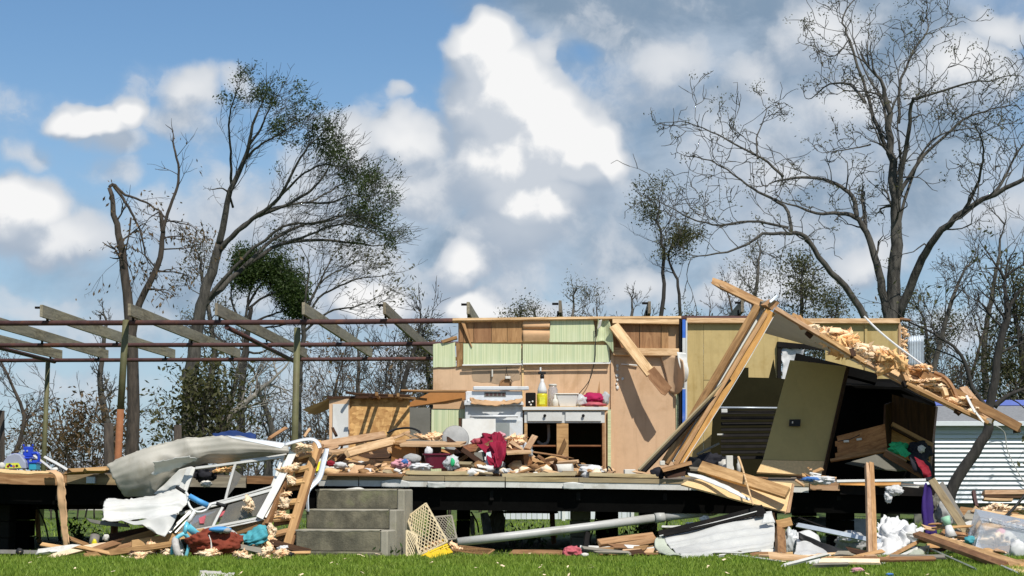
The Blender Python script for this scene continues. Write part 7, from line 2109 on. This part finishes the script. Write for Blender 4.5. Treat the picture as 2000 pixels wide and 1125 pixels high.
def ground_splinters():
    rs = random.Random(91)
    for (a, b, y0, y1, Y0, n, where) in ((100, 330, 1070, 1088, 18.2, 14, 'at the lawn edge under the white siding'), (440, 580, 1066, 1088, 18.0, 12, 'at the lawn edge around the teal cloth'), (1155, 1300, 1066, 1086, 18.4, 9, 'in the grass by the timber pile'),
                                         (1780, 1990, 1020, 1085, 18.4, 26, 'in the low pile by the clear storage bin'), (1500, 1720, 1080, 1112, 17.5, 14, 'in the grass before the black trim strip')):
        for i in range(n):
            c = PG(rs.uniform(a, b), rs.uniform(y0, y1), Y0 + rs.uniform(-.2, .4))
            mt = rs.choice(['pale_pine', 'fresh_pine', 'brown_lumber', 'panel_brown', 'dark_wood', 'rim_white', 'grey_lumber'])
            an = rs.gauss(0, .3)
            L = rs.uniform(.12, .5)
            d = Vector((math.cos(an), rs.uniform(-.6, .6), math.sin(an) * .6))
            c.z = max(c.z, .03 + abs(d.z) * L / 2)
            o = plank('loose_splinter', c - d * L / 2, c + d * L / 2, rs.uniform(.02, .09), rs.uniform(.008, .03), mt, None, n=(rs.uniform(-.5, .5), -.7, 1), jag0=.06, jag1=.06, seg=3, twist=rs.uniform(-.3, .3))
            look = {'pale_pine': 'pale splinter', 'fresh_pine': 'orange splinter', 'brown_lumber': 'brown splinter', 'panel_brown': 'reddish splinter', 'dark_wood': 'dark splinter', 'rim_white': 'whitish splinter', 'grey_lumber': 'grey splinter'}[mt]
            tag(o, look + ' ' + where, 'splinter', look + 's ' + where)


ground_splinters()

# ================================================================== trees
class TreeBuilder:
    def __init__(s, seed):
        s.r = random.Random(seed)
        s.v, s.f = [], []            # limbs
        s.tw = []                    # all branch end points with direction, for leaves
        s.leaf = []

    def rv(s):
        r = s.r
        return Vector((r.gauss(0, 1), r.gauss(0, 1), r.gauss(0, 1)))

    def limb(s, pts, r0, r1, sides=7):
        n = max(6, len(pts) * 3)
        sp = [catmull(pts, i / n) for i in range(n + 1)]
        L = sum((sp[i + 1] - sp[i]).length for i in range(n))
        sp = [p + s.rv() * min(.012 * L / 4, .03) * (1 if 0 < i < n else 0) for i, p in enumerate(sp)]
        rr = [r0 + (r1 - r0) * (i / n) ** .85 for i in range(n + 1)]
        tube_data(sp, rr, sides, s.v, s.f)
        return sp, rr

    def grow(s, p, d, L, r, level, bias, wander, kids, leafp, minr=.004):
        """one branch and its children, recursively"""
        rnd = s.r
        n = 4 if level > 1 else 3
        pts = [p.copy()]
        d = d.normalized()
        for i in range(n):
            d = (d + s.rv() * wander + bias * .12).normalized()
            pts.append(pts[-1] + d * (L / n))
        tip = max(minr * .6, r * .35)
        rr = [max(minr * .6, r + (tip - r) * i / n) for i in range(n + 1)]
        tube_data(pts, rr, 5 if r > .02 else (4 if r > .01 else 3), s.v, s.f, cap=False)
        if level <= 0 or L < .12:
            s.tw.append((pts[-1], d, L))
            if rnd.random() < leafp:
                s.leaf.append((pts[-1], d))
            return
        k = rnd.randint(*kids)
        for i in range(k):
            u = rnd.uniform(.3, 1.0)
            x = u * n
            j = min(int(x), n - 1)
            q = pts[j] + (pts[j + 1] - pts[j]) * (x - j)
            dd = (pts[j + 1] - pts[j]).normalized()
            side = s.rv()
            side = (side - dd * side.dot(dd)).normalized()
            nd = (dd * rnd.uniform(.5, 1.0) + side * rnd.uniform(.5, .95) + bias * .25).normalized()
            s.grow(q, nd, L * rnd.uniform(.42, .7), max(minr, r * rnd.uniform(.45, .62)), level - 1, bias, wander, kids, leafp, minr)
        s.grow(pts[-1], d, L * rnd.uniform(.5, .75), max(minr, r * .42), level - 1, bias, wander, kids, leafp, minr)

    def sprout(s, sp, rr, count, L, level, bias, wander=.16, kids=(2, 3), leafp=0.0, u0=.3, u1=1.0, minr=.004, rk=.5, end=True, flat=.6):
        rnd = s.r
        n = len(sp) - 1
        for i in range(count):
            u = u0 + (u1 - u0) * (i + rnd.random()) / count
            x = u * n
            j = min(int(x), n - 1)
            q = sp[j] + (sp[j + 1] - sp[j]) * (x - j)
            d = (sp[j + 1] - sp[j]).normalized()
            side = s.rv()
            side.y *= flat
            side = (side - d * side.dot(d)).normalized()
            nd = (d * rnd.uniform(.4, 1.0) + side * rnd.uniform(.6, 1.1) + bias * .5).normalized()
            rad = max(minr, min(rr[j] * rk, .06) * rnd.uniform(.5, .9))
            s.grow(q, nd, L * rnd.uniform(.55, 1.15), rad, level, bias, wander, kids, leafp, minr)
        if end:
            d = (sp[-1] - sp[-2]).normalized()
            s.grow(sp[-1], d, L * .8, max(minr, rr[-1]), level, bias, wander, kids, leafp, minr)

    def leaves(s, spots, per, spread, size, droop=.0):
        V, F_, T = [], [], []
        rnd = s.r
        for (p, d) in spots:
            t0 = rnd.random()
            for i in range(per):
                c = p + s.rv() * spread
                a = s.rv().normalized()
                a = (a + d * .6 + Vector((0, 0, -droop))).normalized()
                b = a.cross(s.rv())
                if b.length < 1e-4:
                    continue
                b.normalize()
                L = size * rnd.uniform(.6, 1.3)
                w = L * rnd.uniform(.3, .5)
                k = len(V)
                V += [c - a * L * .5, c + b * w * .5 + a * L * .05, c + a * L * .5, c - b * w * .5 + a * L * .05]
                F_.append((k, k + 1, k + 2, k + 3))
                t = min(1, max(0, t0 * .6 + rnd.random() * .5 - .05))
                T += [t] * 4
        return V, F_, T

    def build(s, name, label, group=None, bark='bark_grey', leafmat=None, per=8, spread=.08, size=.07, base=None, droop=0.0, cat='tree', spots=None):
        c = base if base is not None else Vector(s.v[0])
        root = thing(name, label, cat, (c.x, c.y, 0), group)
        M = WM[root.name]
        o = mesh_obj_fast('trunk', s.v, s.f, bark, root, M)
        if leafmat:
            V, F_, T = s.leaves(spots if spots is not None else s.leaf, per, spread, size, droop)
            if V:
                l = mesh_obj_fast('crown', V, F_, leafmat, root, M, tint=T)
        return root


def mesh_obj_fast(name, verts, faces, material, parent, M, tint=None, smooth=True):
    me = bpy.data.meshes.new(name)
    off = M.translation
    me.from_pydata([v - off for v in verts], [], faces)
    me.materials.append(MATS[material])
    if smooth and tint is None:
        me.polygons.foreach_set('use_smooth', [True] * len(me.polygons))
    if tint is not None:
        at = me.attributes.new('tint', 'FLOAT', 'POINT')
        at.data.foreach_set('value', np.array(tint, dtype=np.float32))
    me.update()
    o = bpy.data.objects.new(name, me)
    return register(o, parent, M)


def PX(Y, pts, wob=0.0, rs=None):
    """limb control points (px, py[, dY])"""
    return [P(p[0], p[1], Y + (p[2] if len(p) > 2 else 0.0)) for p in pts]


UP = Vector((0, 0, 1))
RIGHT = Vector((1, 0, .35)).normalized()
GB = 1060          # a pixel row below the ground at the trees' depth: trunks start in the ground


def foot(px, Y):
    p = P(px, 1000, Y)
    p.z = -.1
    return p


def build_trees():
    rpx = lambda w, Y: w / 2 / S(Y)
    # ---- broken tree, left
    Y = 34.0
    t = TreeBuilder(1)
    a = [foot(258, Y)] + PX(Y, [(260, 760), (250, 600), (238, 500), (226, 430), (213, 366)])
    sp, rr = t.limb(a, rpx(30, Y), rpx(8, Y), 9)
    t.sprout(sp, rr, 4, .5, 1, UP * .2, u0=.45, u1=.8, leafp=.25, end=False)
    a = PX(Y, [(252, 700), (270, 600), (310, 510), (318, 450), (312, 412)])
    sp, rr = t.limb(a, rpx(17, Y), rpx(7, Y), 8)
    t.sprout(sp, rr, 9, .62, 2, Vector((.4, 0, -.6)), leafp=.7, u0=.3, end=False)
    a = PX(Y, [(318, 455), (326, 420), (345, 370), (349, 330), (340, 288)])
    sp, rr = t.limb(a, rpx(8, Y), rpx(4, Y), 7)
    t.sprout(sp, rr, 5, .45, 1, UP * .1, u0=.5, leafp=.2)
    # hanging broken tops
    for pts in ([(214, 366), (222, 360), (245, 380), (280, 393), (310, 412), (330, 430), (372, 440)], [(222, 362), (243, 392), (262, 425), (278, 462), (284, 500), (292, 515)]):
        sp, rr = t.limb(PX(Y, pts), rpx(7, Y), rpx(2, Y), 7)
        t.sprout(sp, rr, 6, .4, 1, Vector((.1, 0, -.8)), leafp=.6, u0=.35)
    a = PX(Y, [(256, 425), (252, 460), (245, 500), (256, 530)])
    sp, rr = t.limb(a, rpx(4, Y), rpx(2, Y), 5)
    t.sprout(sp, rr, 4, .6, 1, Vector((0, 0, -.5)), leafp=.5)
    t.build('broken_tree', 'tall snapped tree with a broken top folded over, at left', bark='bark_brown', leafmat='leaf_brown', per=5, spread=.08, size=.085, droop=.8, base=foot(258, Y))

    # ---- wind-swept tree
    Y = 37.0
    t = TreeBuilder(2)
    sp0, r0 = t.limb([foot(368, Y)] + PX(Y, [(372, 780), (380, 690), (392, 600), (412, 540), (428, 480)]), rpx(34, Y), rpx(17, Y), 10)
    B2 = Vector((.55, 0, .55))
    limbs = [
        ([(428, 480), (440, 420), (452, 370), (478, 310), (486, 280), (492, 250), (505, 215)], 15, 4, 10, 1.0),
        ([(452, 360), (450, 300), (447, 250), (452, 210), (462, 180)], 6, 2, 8, .8),
        ([(486, 285), (510, 250), (520, 225), (540, 190)], 6, 2, 9, .8),
        ([(478, 312), (505, 285), (540, 265), (580, 240)], 6, 2, 10, .8),
        ([(425, 495), (460, 455), (505, 420), (540, 390), (565, 350), (590, 300), (620, 270)], 12, 2.5, 12, .9),
        ([(505, 422), (560, 400), (610, 370), (640, 330), (650, 300)], 8, 2, 12, .9),
        ([(430, 490), (470, 445), (540, 405), (600, 395), (650, 370), (690, 350)], 9, 2, 14, .9),
        ([(395, 600), (440, 555), (480, 520), (540, 480), (620, 470), (690, 475), (735, 480)], 14, 2.5, 14, .9),
        ([(478, 520), (530, 470), (590, 440), (650, 430), (700, 400)], 9, 2, 14, .9),
        ([(400, 590), (450, 530), (500, 480), (560, 440), (620, 435), (680, 420), (730, 440)], 9, 2, 14, .9),
        ([(540, 480), (600, 460), (650, 440), (700, 440), (740, 460)], 6, 2, 12, .8),
        ([(455, 405), (447, 380), (435, 368), (415, 370)], 5, 2, 3, .4),
        ([(540, 392), (570, 360), (600, 335), (640, 320), (660, 330)], 6, 2, 12, .8),
        ([(600, 396), (650, 395), (690, 380), (725, 395)], 5, 2, 12, .8),
    ]
    rs = random.Random(4)
    for i, (pts, w0, w1, c, L) in enumerate(limbs):
        dep = rs.uniform(-1.6, 1.6)
        n = len(pts)
        q = [(p[0], p[1], dep * (k / (n - 1))) for k, p in enumerate(pts)]
        sp, rr = t.limb(PX(Y, q), rpx(w0, Y), rpx(w1, Y), 7)
        t.sprout(sp, rr, int(c * 1.1), L * .62, 2, B2, wander=.10, kids=(2, 3), leafp=.10, u0=.3, minr=.0045, rk=.35)
    # leaves live at the outer right rim and the top
    spots = []
    for (p, d, L) in t.tw:
        # measure how far a twig is towards the windward rim, in the tree's own plane
        x, z = p.x, p.z
        px = 1000 + x * F / p.y
        py = HORIZON - (z - CAMZ) * F / p.y
        rim = [(440, 165), (500, 170), (545, 195), (590, 245), (640, 290), (690, 340), (725, 400), (745, 450), (735, 485)]
        dd = min(((px - a) ** 2 + (py - b) ** 2) ** .5 for a, b in rim)
        clump = noise.noise(Vector((x * 2.4, p.y * .6, z * 2.4)))
        if dd < 52 and clump > (-.02 if dd < 30 else .20):
            spots.append((p, d))
        elif rs.random() < .03:
            spots.append((p, d))
    t.build('windswept_tree', 'tall tree bent to the right with green leaves only on its outer rim', bark='bark_grey', leafmat='leaf_green', per=24, spread=.075, size=.058, base=foot(368, Y), spots=spots)

    # ---- big bare tree on the right
    Y = 41.0
    t = TreeBuilder(3)
    B3 = UP * .55
    sp0, r0 = t.limb([foot(1738, Y)] + PX(Y, [(1742, 700), (1745, 600), (1748, 500), (1750, 420), (1748, 340), (1738, 260), (1728, 190)]), rpx(38, Y), rpx(10, Y), 10)
    t.sprout(sp0, r0, 10, 1.0, 2, B3, u0=.5, leafp=.06, minr=.009, wander=.3)
    limbs = [
        ([(1735, 620), (1722, 560), (1708, 500), (1690, 450), (1672, 425), (1640, 415), (1600, 418), (1555, 402)], 20, 4, 10, 1.1),
        ([(1672, 425), (1668, 390), (1650, 370), (1610, 350), (1560, 348), (1525, 352)], 11, 4, 10, 1.1),
        ([(1530, 345), (1490, 310), (1440, 285), (1400, 262), (1345, 240)], 6, 2, 12, 1.1),
        ([(1700, 640), (1660, 570), (1610, 520), (1580, 470), (1545, 455), (1490, 460), (1430, 490), (1365, 500)], 16, 2.5, 12, 1.2),
        ([(1545, 455), (1535, 405), (1490, 380), (1450, 355), (1400, 320), (1352, 305)], 8, 2, 14, 1.1),
        ([(1540, 445), (1470, 432), (1400, 440), (1345, 425), (1290, 395)], 6, 2, 12, 1.0),
        ([(1480, 310), (1478, 270), (1490, 240), (1498, 212)], 4, 1.5, 6, .6),
        ([(1752, 360), (1735, 300), (1705, 230), (1690, 170), (1660, 80), (1645, 40), (1668, 0)], 11, 2.5, 14, 1.1),
        ([(1735, 260), (1720, 190), (1690, 140), (1665, 70)], 7, 2, 12, 1.0),
        ([(1750, 400), (1762, 330), (1775, 260), (1780, 200), (1800, 190), (1880, 165), (1945, 155)], 12, 2.5, 14, 1.1),
        ([(1755, 240), (1760, 160), (1790, 90), (1812, 60), (1810, 25)], 7, 2, 14, 1.0),
        ([(1757, 380), (1790, 320), (1830, 280), (1880, 235), (1930, 215), (1975, 205)], 9, 2, 14, 1.1),
        ([(1750, 480), (1765, 400), (1800, 300), (1840, 262), (1900, 250)], 8, 2, 12, 1.0),
        ([(1755, 620), (1790, 530), (1815, 480), (1860, 430), (1920, 390), (2000, 350), (2080, 310)], 20, 6, 10, 1.2),
        ([(1880, 418), (1905, 370), (1918, 320), (1920, 280), (1900, 240)], 8, 2, 12, 1.0),
        ([(1690, 450), (1688, 420), (1684, 385)], 10, 7, 5, .7),
        ([(1700, 282), (1665, 290), (1612, 298)], 4, 1.5, 5, .5),
        ([(1690, 200), (1660, 165), (1620, 165), (1585, 192)], 7, 2, 6, .6),
        ([(1740, 200), (1700, 180), (1650, 175), (1610, 152)], 5, 1.5, 8, .8),
        ([(1660, 75), (1630, 110), (1600, 100), (1588, 75)], 3, 1.5, 6, .6),
        ([(1940, 380), (1960, 350), (1985, 300), (2010, 270)], 8, 2, 10, 1.0),
    ]
    for i, (pts, w0, w1, c, L) in enumerate(limbs):
        dep = rs.uniform(-2.2, 2.2)
        n = len(pts)
        q = [(p[0], p[1], dep * (k / (n - 1))) for k, p in enumerate(pts)]
        sp, rr = t.limb(PX(Y, q), rpx(w0, Y), rpx(w1, Y), 7)
        t.sprout(sp, rr, int(c * .8), L * .8, 2, B3, wander=.42, kids=(1, 2), leafp=.28 if i not in (7, 8, 9, 10, 11) else .55, u0=.25, minr=.0095)
    t.build('bare_oak_tree', 'huge nearly leafless tree towering over the right of the wreck', bark='bark_grey', leafmat='leaf_olive', per=14, spread=.065, size=.06, base=foot(1738, Y))

    # ---- dark broken trunk by the trailer
    Y = 30.0
    t = TreeBuilder(5)
    sp, rr = t.limb([foot(1838, Y)] + PX(Y, [(1862, 950), (1905, 885), (1925, 845), (1935, 790), (1945, 720), (1956, 660), (1968, 618)]), rpx(26, Y), rpx(13, Y), 9)
    t.sprout(sp, rr, 5, .9, 2, UP * .4, u0=.75, leafp=.1)
    for pts in ([(1942, 795), (1965, 775), (2000, 760), (2060, 740)], [(1966, 622), (1972, 600), (1990, 570), (2010, 560)], [(1930, 800), (1900, 760), (1880, 700), (1850, 668), (1800, 640)]):
        sp, rr = t.limb(PX(Y, pts), rpx(12, Y), rpx(4, Y), 7)
        t.sprout(sp, rr, 8, .9, 2, UP * .2, leafp=.2)
    t.build('dark_broken_tree', 'dark leaning broken trunk in front of the white sided trailer', bark='bark_dark', leafmat='leaf_olive', per=5, spread=.12, size=.10, base=foot(1838, Y))

    # ---- umbrella pine behind the windswept tree
    Y = 46.0
    t = TreeBuilder(6)
    sp0, r0 = t.limb([foot(468, Y)] + PX(Y, [(470, 800), (478, 700), (486, 640), (490, 600)]), rpx(18, Y), rpx(8, Y), 8)
    for pts in ([(490, 640), (470, 600), (465, 570), (472, 550)], [(494, 620), (500, 580), (505, 555), (500, 540)], [(496, 605), (530, 580), (560, 575), (570, 590)], [(490, 640), (530, 620), (560, 610), (580, 605)],
                [(496, 600), (520, 560), (535, 550), (545, 560)], [(488, 650), (530, 640), (565, 635), (590, 620)], [(480, 690), (440, 660), (420, 640), (400, 640)], [(482, 680), (520, 690), (560, 670), (600, 680)]):
        sp, rr = t.limb(PX(Y, [(a - 14, b) for a, b in pts]), rpx(6, Y), rpx(2, Y), 6)
        t.sprout(sp, rr, 9, .5, 2, UP * .4, leafp=.0)
    spots = []
    for (p, d, L) in t.tw:
        px = 1000 + p.x * F / p.y
        py = HORIZON - (p.z - CAMZ) * F / p.y
        if py < 622 and ((px - 500) / 92) ** 2 + ((py - 640) / 112) ** 2 > .55 and 458 < px < 592:
            spots.append((p, d))
            spots.append((p + UP * .1, d))
    t.build('umbrella_pine', 'round topped bright green pine behind the windswept tree', bark='bark_dark', leafmat='leaf_pine', per=22, spread=.12, size=.08, base=foot(468, Y), spots=spots)

    # ---- fan-shaped bare tree right of it
    Y = 40.0
    t = TreeBuilder(7)
    sp0, r0 = t.limb([foot(582, Y)] + PX(Y, [(585, 780), (590, 680), (596, 610)]), rpx(12, Y), rpx(9, Y), 7)
    for pts in ([(594, 640), (620, 585), (660, 560), (700, 545), (740, 540)], [(596, 620), (615, 570), (640, 540), (680, 520)], [(594, 615), (598, 570), (604, 530), (600, 505)], [(597, 610), (620, 560), (640, 520), (650, 500)], [(592, 650), (640, 610), (690, 600), (720, 590)]):
        sp, rr = t.limb(PX(Y, pts), rpx(6, Y), rpx(2, Y), 6)
        t.sprout(sp, rr, 9, .8, 2, Vector((.4, 0, .4)), leafp=.28)
    t.build('fan_tree', 'small bare fan-shaped tree leaning right behind the steel frame', bark='bark_grey', leafmat='leaf_grey', per=4, spread=.10, size=.09, base=foot(582, Y))

    # ---- leafy small tree over the wall
    Y = 52.0
    t = TreeBuilder(8)
    sp0, r0 = t.limb([foot(1292, Y)] + PX(Y, [(1294, 700), (1293, 600), (1297, 520), (1290, 470), (1285, 420)]), rpx(12, Y), rpx(4, Y), 7)
    t.sprout(sp0, r0, 14, .62, 2, UP * .6, leafp=.85, u0=.62)
    sp0, r0 = t.limb(PX(Y, [(1325, 720), (1328, 600), (1320, 540), (1305, 500), (1330, 450)]), rpx(9, Y), rpx(3, Y), 6)
    t.sprout(sp0, r0, 12, .6, 2, UP * .6, leafp=.75, u0=.45)
    t.leaf = [q for q in t.leaf if noise.noise(q[0] * 1.3) > -.02]
    t.build('slender_leafy_tree', 'slender twin-stemmed leafy tree rising behind the kitchen wall', bark='bark_dark', leafmat='leaf_olive', per=42, spread=.12, size=.075, base=foot(1292, Y))

    # ---- rows of further trees: (px, top py, spread px, depth, style, label)
    far = [
        (25, 650, 80, 48, 'twig', 'bare brownish tree at the far left edge'),
        (-60, 620, 120, 50, 'twig', 'bare tree just beyond the left edge'),
        (215, 560, 60, 44, 'bare', 'thin bare tree left of the snapped one'),
        (405, 430, 90, 50, 'leafy_thin', 'thin grey-leaved tree between the snapped and windswept ones'),
        (440, 640, 110, 42, 'bare', 'forked bare tree behind the second rafter'),
        (530, 700, 90, 44, 'bare', 'low bare tree behind the blue tarp'),
        (650, 690, 120, 50, 'twig', 'brushy bare tree right of the second post'),
        (700, 640, 90, 56, 'bare', 'bare tree behind the rafter nearest the wall'),
        (800, 590, 110, 48, 'dark', 'dark bare tree directly left of the kitchen wall'),
        (845, 610, 70, 60, 'leafy_dark', 'dark tufted tree behind the left end of the kitchen wall'),
        (770, 690, 80, 46, 'bare', 'small bare tree behind the OSB cupboard'),
        (1030, 575, 70, 62, 'leafy_dark', 'dark bushy tree over the left of the kitchen wall'),
        (1110, 530, 90, 60, 'leafy_thin', 'tall sparse tree over the green wallpaper'),
        (1170, 545, 70, 64, 'twig', 'wispy bare tree right of the sparse tall one'),
        (1235, 530, 60, 55, 'bare', 'forked bare sapling left of the twin-stemmed tree'),
        (1065, 560, 60, 66, 'leafy_thin', 'sparse tree left of the tall sparse one'),
        (1390, 560, 90, 56, 'twig', 'wispy tree left of the broken ridge'),
        (1375, 600, 60, 50, 'leafy_dark', 'low round dark shrub tree above the mustard wall'),
        (1480, 430, 110, 55, 'leafy_thin', 'sparse leafy tree behind the broken ridge'),
        (1545, 480, 110, 50, 'leafy_dark', 'dense dark tree behind the fallen roof section'),
        (1440, 500, 70, 60, 'twig', 'wispy tree behind the splintered rafter'),
        (1620, 560, 90, 58, 'leafy_dark', 'dark tree behind the right end of the mustard wall'),
        (1850, 470, 130, 46, 'bare', 'grey bare tree right of the huge one'),
        (1940, 400, 140, 48, 'bare', 'tall bare tree at the right edge'),
        (1820, 560, 110, 54, 'leafy_dark', 'dark leafy tree behind the corrugated panel'),
        (1900, 600, 120, 44, 'twig', 'tangled brush tree above the white sided trailer'),
        (2010, 520, 120, 42, 'leafy_dark', 'dark tree beyond the right edge'),
        (1990, 620, 80, 52, 'twig', 'wispy tree over the blue roof edge'),
    ]
    for i, (px, top, wd, Y, style, lab) in enumerate(far):
        t = TreeBuilder(40 + i)
        r = t.r
        H = P(px, top, Y).z
        b = foot(px, Y)
        trunk = [b, b + Vector((r.uniform(-.2, .2), 0, H * .3)), b + Vector((r.uniform(-.3, .3), 0, H * .55)), b + Vector((r.uniform(-.4, .4), 0, H * .85))]
        w0 = .16 if style != 'twig' else .11
        sp, rr = t.limb(trunk, w0, w0 * .25, 7)
        W = wd / S(Y)
        bias = UP * (.45 if style != 'twig' else .6)
        if style == 'bare':
            t.sprout(sp, rr, 11, W * .62, 3, bias, wander=.2, leafp=.03, u0=.3, minr=.007, kids=(2, 3))
        elif style == 'dark':
            t.sprout(sp, rr, 14, W * .6, 3, bias, wander=.18, leafp=.05, u0=.25, minr=.009, kids=(2, 3))
        elif style == 'twig':
            t.sprout(sp, rr, 16, W * .5, 3, bias, wander=.16, leafp=.03, u0=.15, minr=.006, kids=(2, 3))
        elif style == 'leafy_thin':
            t.sprout(sp, rr, 12, W * .5, 2, bias, wander=.2, leafp=.6, u0=.45, minr=.008, kids=(2, 4))
        else:
            t.sprout(sp, rr, 16, W * .5, 2, bias * .5, wander=.2, leafp=.95, u0=.4, minr=.008, kids=(3, 4))
        bark = {'bare': 'bark_grey', 'twig': 'bark_brown', 'dark': 'bark_dark', 'leafy_thin': 'bark_grey', 'leafy_dark': 'bark_dark'}[style]
        lm = {'bare': 'leaf_grey', 'twig': 'leaf_brown', 'dark': 'leaf_brown', 'leafy_thin': 'leaf_grey', 'leafy_dark': 'leaf_olive'}[style]
        t.build('background_tree', lab, 'trees in the background', bark, lm, per=22 if 'leafy' in style else 5, spread=.15 if 'leafy' in style else .08, size=.085 if style == 'leafy_dark' else .07, base=b)
    # cut stubs
    for (x, y, w, Y, lab) in ((212, 826, 20, 33, 'short cut trunk stub left of the rusty post'), (347, 830, 16, 33, 'short cut stub beside the windswept trunk'), (4, 802, 10, 30, 'thin dark stub at the far left edge')):
        a = foot(x, Y)
        b = P(x, y, Y)
        tag(tube('cut_stub', [a, (a + b) / 2 + Vector((.01, 0, 0)), b], [w / 2 / S(Y) * 1.1, w / 2 / S(Y), w / 2 / S(Y) * .95], 'bark_brown', None, sides=10), lab, 'stub')
    # fallen pale limb
    t = TreeBuilder(90)
    sp, rr = t.limb(PX(36, [(390, 880), (430, 835), (470, 795), (500, 770)]), .11, .05, 7)
    t.sprout(sp, rr, 8, .9, 2, UP * .3, leafp=.1)
    t.build('fallen_limb', 'pale fallen limb slanting below the umbrella pine', bark='bark_pale', base=foot(390, 36), cat='limb')
    # leafy shrub at the windswept foot
    t = TreeBuilder(91)
    for k in range(10):
        x = 372 + t.r.uniform(-28, 60)
        a = foot(x, 35.5)
        sp, rr = t.limb([a, a + Vector((t.r.uniform(-.3, .3), t.r.uniform(-.3, .3), 1.2)), P(x + t.r.uniform(-10, 24), t.r.uniform(770, 850), 35.5)], .02, .008, 4)
        t.sprout(sp, rr, 9, .55, 1, UP * .2, leafp=.95, u0=.35)
    t.build('vine_shrub', 'olive leafy shrub climbing the foot of the windswept tree', bark='bark_brown', leafmat='leaf_olive', per=9, spread=.12, size=.12, base=foot(385, 35.5), cat='shrub')
    # russet leaved sapling
    t = TreeBuilder(92)
    for (x0, x1, y1) in ((150, 170, 850), (165, 200, 845), (185, 180, 860), (120, 130, 870), (100, 95, 878)):
        sp, rr = t.limb([foot(x0, 38), P(x1, y1, 38)], .02, .007, 4)
        t.sprout(sp, rr, 8, .6, 2, UP * .2, leafp=.7, u0=.4)
    t.build('russet_sapling', 'low russet leaved sapling left of the orange post', bark='bark_brown', leafmat='leaf_brown', per=6, spread=.12, size=.11, base=foot(150, 38), cat='sapling')

    # thicket of twigs reading as one mass along the wood's edge
    t = TreeBuilder(99)
    r = t.r
    dens_ = lambda px: 1.0 if 590 < px < 900 or px > 1760 else .55
    for k in range(230):
        px = r.uniform(-250, 2250)
        if r.random() > dens_(px):
            continue
        if 1340 < px < 1600:
            continue
        Y = r.uniform(44, 72)
        b = foot(px, Y)
        topy = r.uniform(700, 860) if (590 < px < 900 or px > 1760) else r.uniform(770, 900)
        H = P(px, topy, Y).z
        sp, rr = t.limb([b, b + Vector((r.uniform(-.5, .5), 0, H * .5)), b + Vector((r.uniform(-.9, .9), 0, H))], .045, .012, 4)
        t.sprout(sp, rr, 7, H * .3, 2, UP * .35, wander=.2, leafp=.12, u0=.2, minr=.008)
    root_o = mesh_obj_fast('thicket', t.v, t.f, 'bark_brown', None, Matrix.Identity(4))
    tag(root_o, 'tangled bare brown thicket along the edge of the wood behind the wreck', 'thicket', kind='stuff')
    V, F_, T = t.leaves(t.leaf, 6, .16, .13)
    lo = mesh_obj_fast('thicket_leaves', V, F_, 'leaf_brown', root_o, Matrix.Identity(4), tint=T)
    lo['kind'] = 'stuff'

    # weeds in the shade under the floor
    rs2 = random.Random(12)
    for i, (px, py, Y, h, lab) in enumerate(((150, 1070, 20.5, .24, 'broad-leaved weed behind the hanging carpet strip'), (172, 1072, 20.8, .22, 'broad-leaved weed left of the ground boards'), (1228, 1062, 20.2, .2, 'weed under the floor left of the drain coupling'), (1255, 1060, 20.4, .24, 'weed under the floor below the drain coupling'),
                                            (1280, 1062, 20.6, .2, 'weed under the floor right of the drain coupling'), (1010, 1070, 20.3, .18, 'low weed under the floor below the blue plastic sheet'), (1045, 1068, 20.6, .22, 'low weed under the floor left of the rusty prop'), (20, 1074, 20.4, .2, 'weed under the floor at the far left'), (752, 1085, 18.0, .12, 'small green weed at the right foot of the concrete steps'))):
        t = TreeBuilder(200 + i)
        b = foot(px, Y)
        b.z = 0
        for k in range(9):
            d = Vector((rs2.gauss(0, .5), rs2.gauss(0, .5), 1))
            t.grow(b + Vector((rs2.uniform(-.1, .1), rs2.uniform(-.05, .05), 0)), d, .6 * h * rs2.uniform(.7, 1.2), .004, 1, UP * .2, .2, (2, 3), 1.0, .003)
        t.build('weed_plant', lab, 'weeds under the floor', 'bark_dark', 'weed_leaf', per=4, spread=.03, size=.06, base=b, cat='weed')


build_trees()
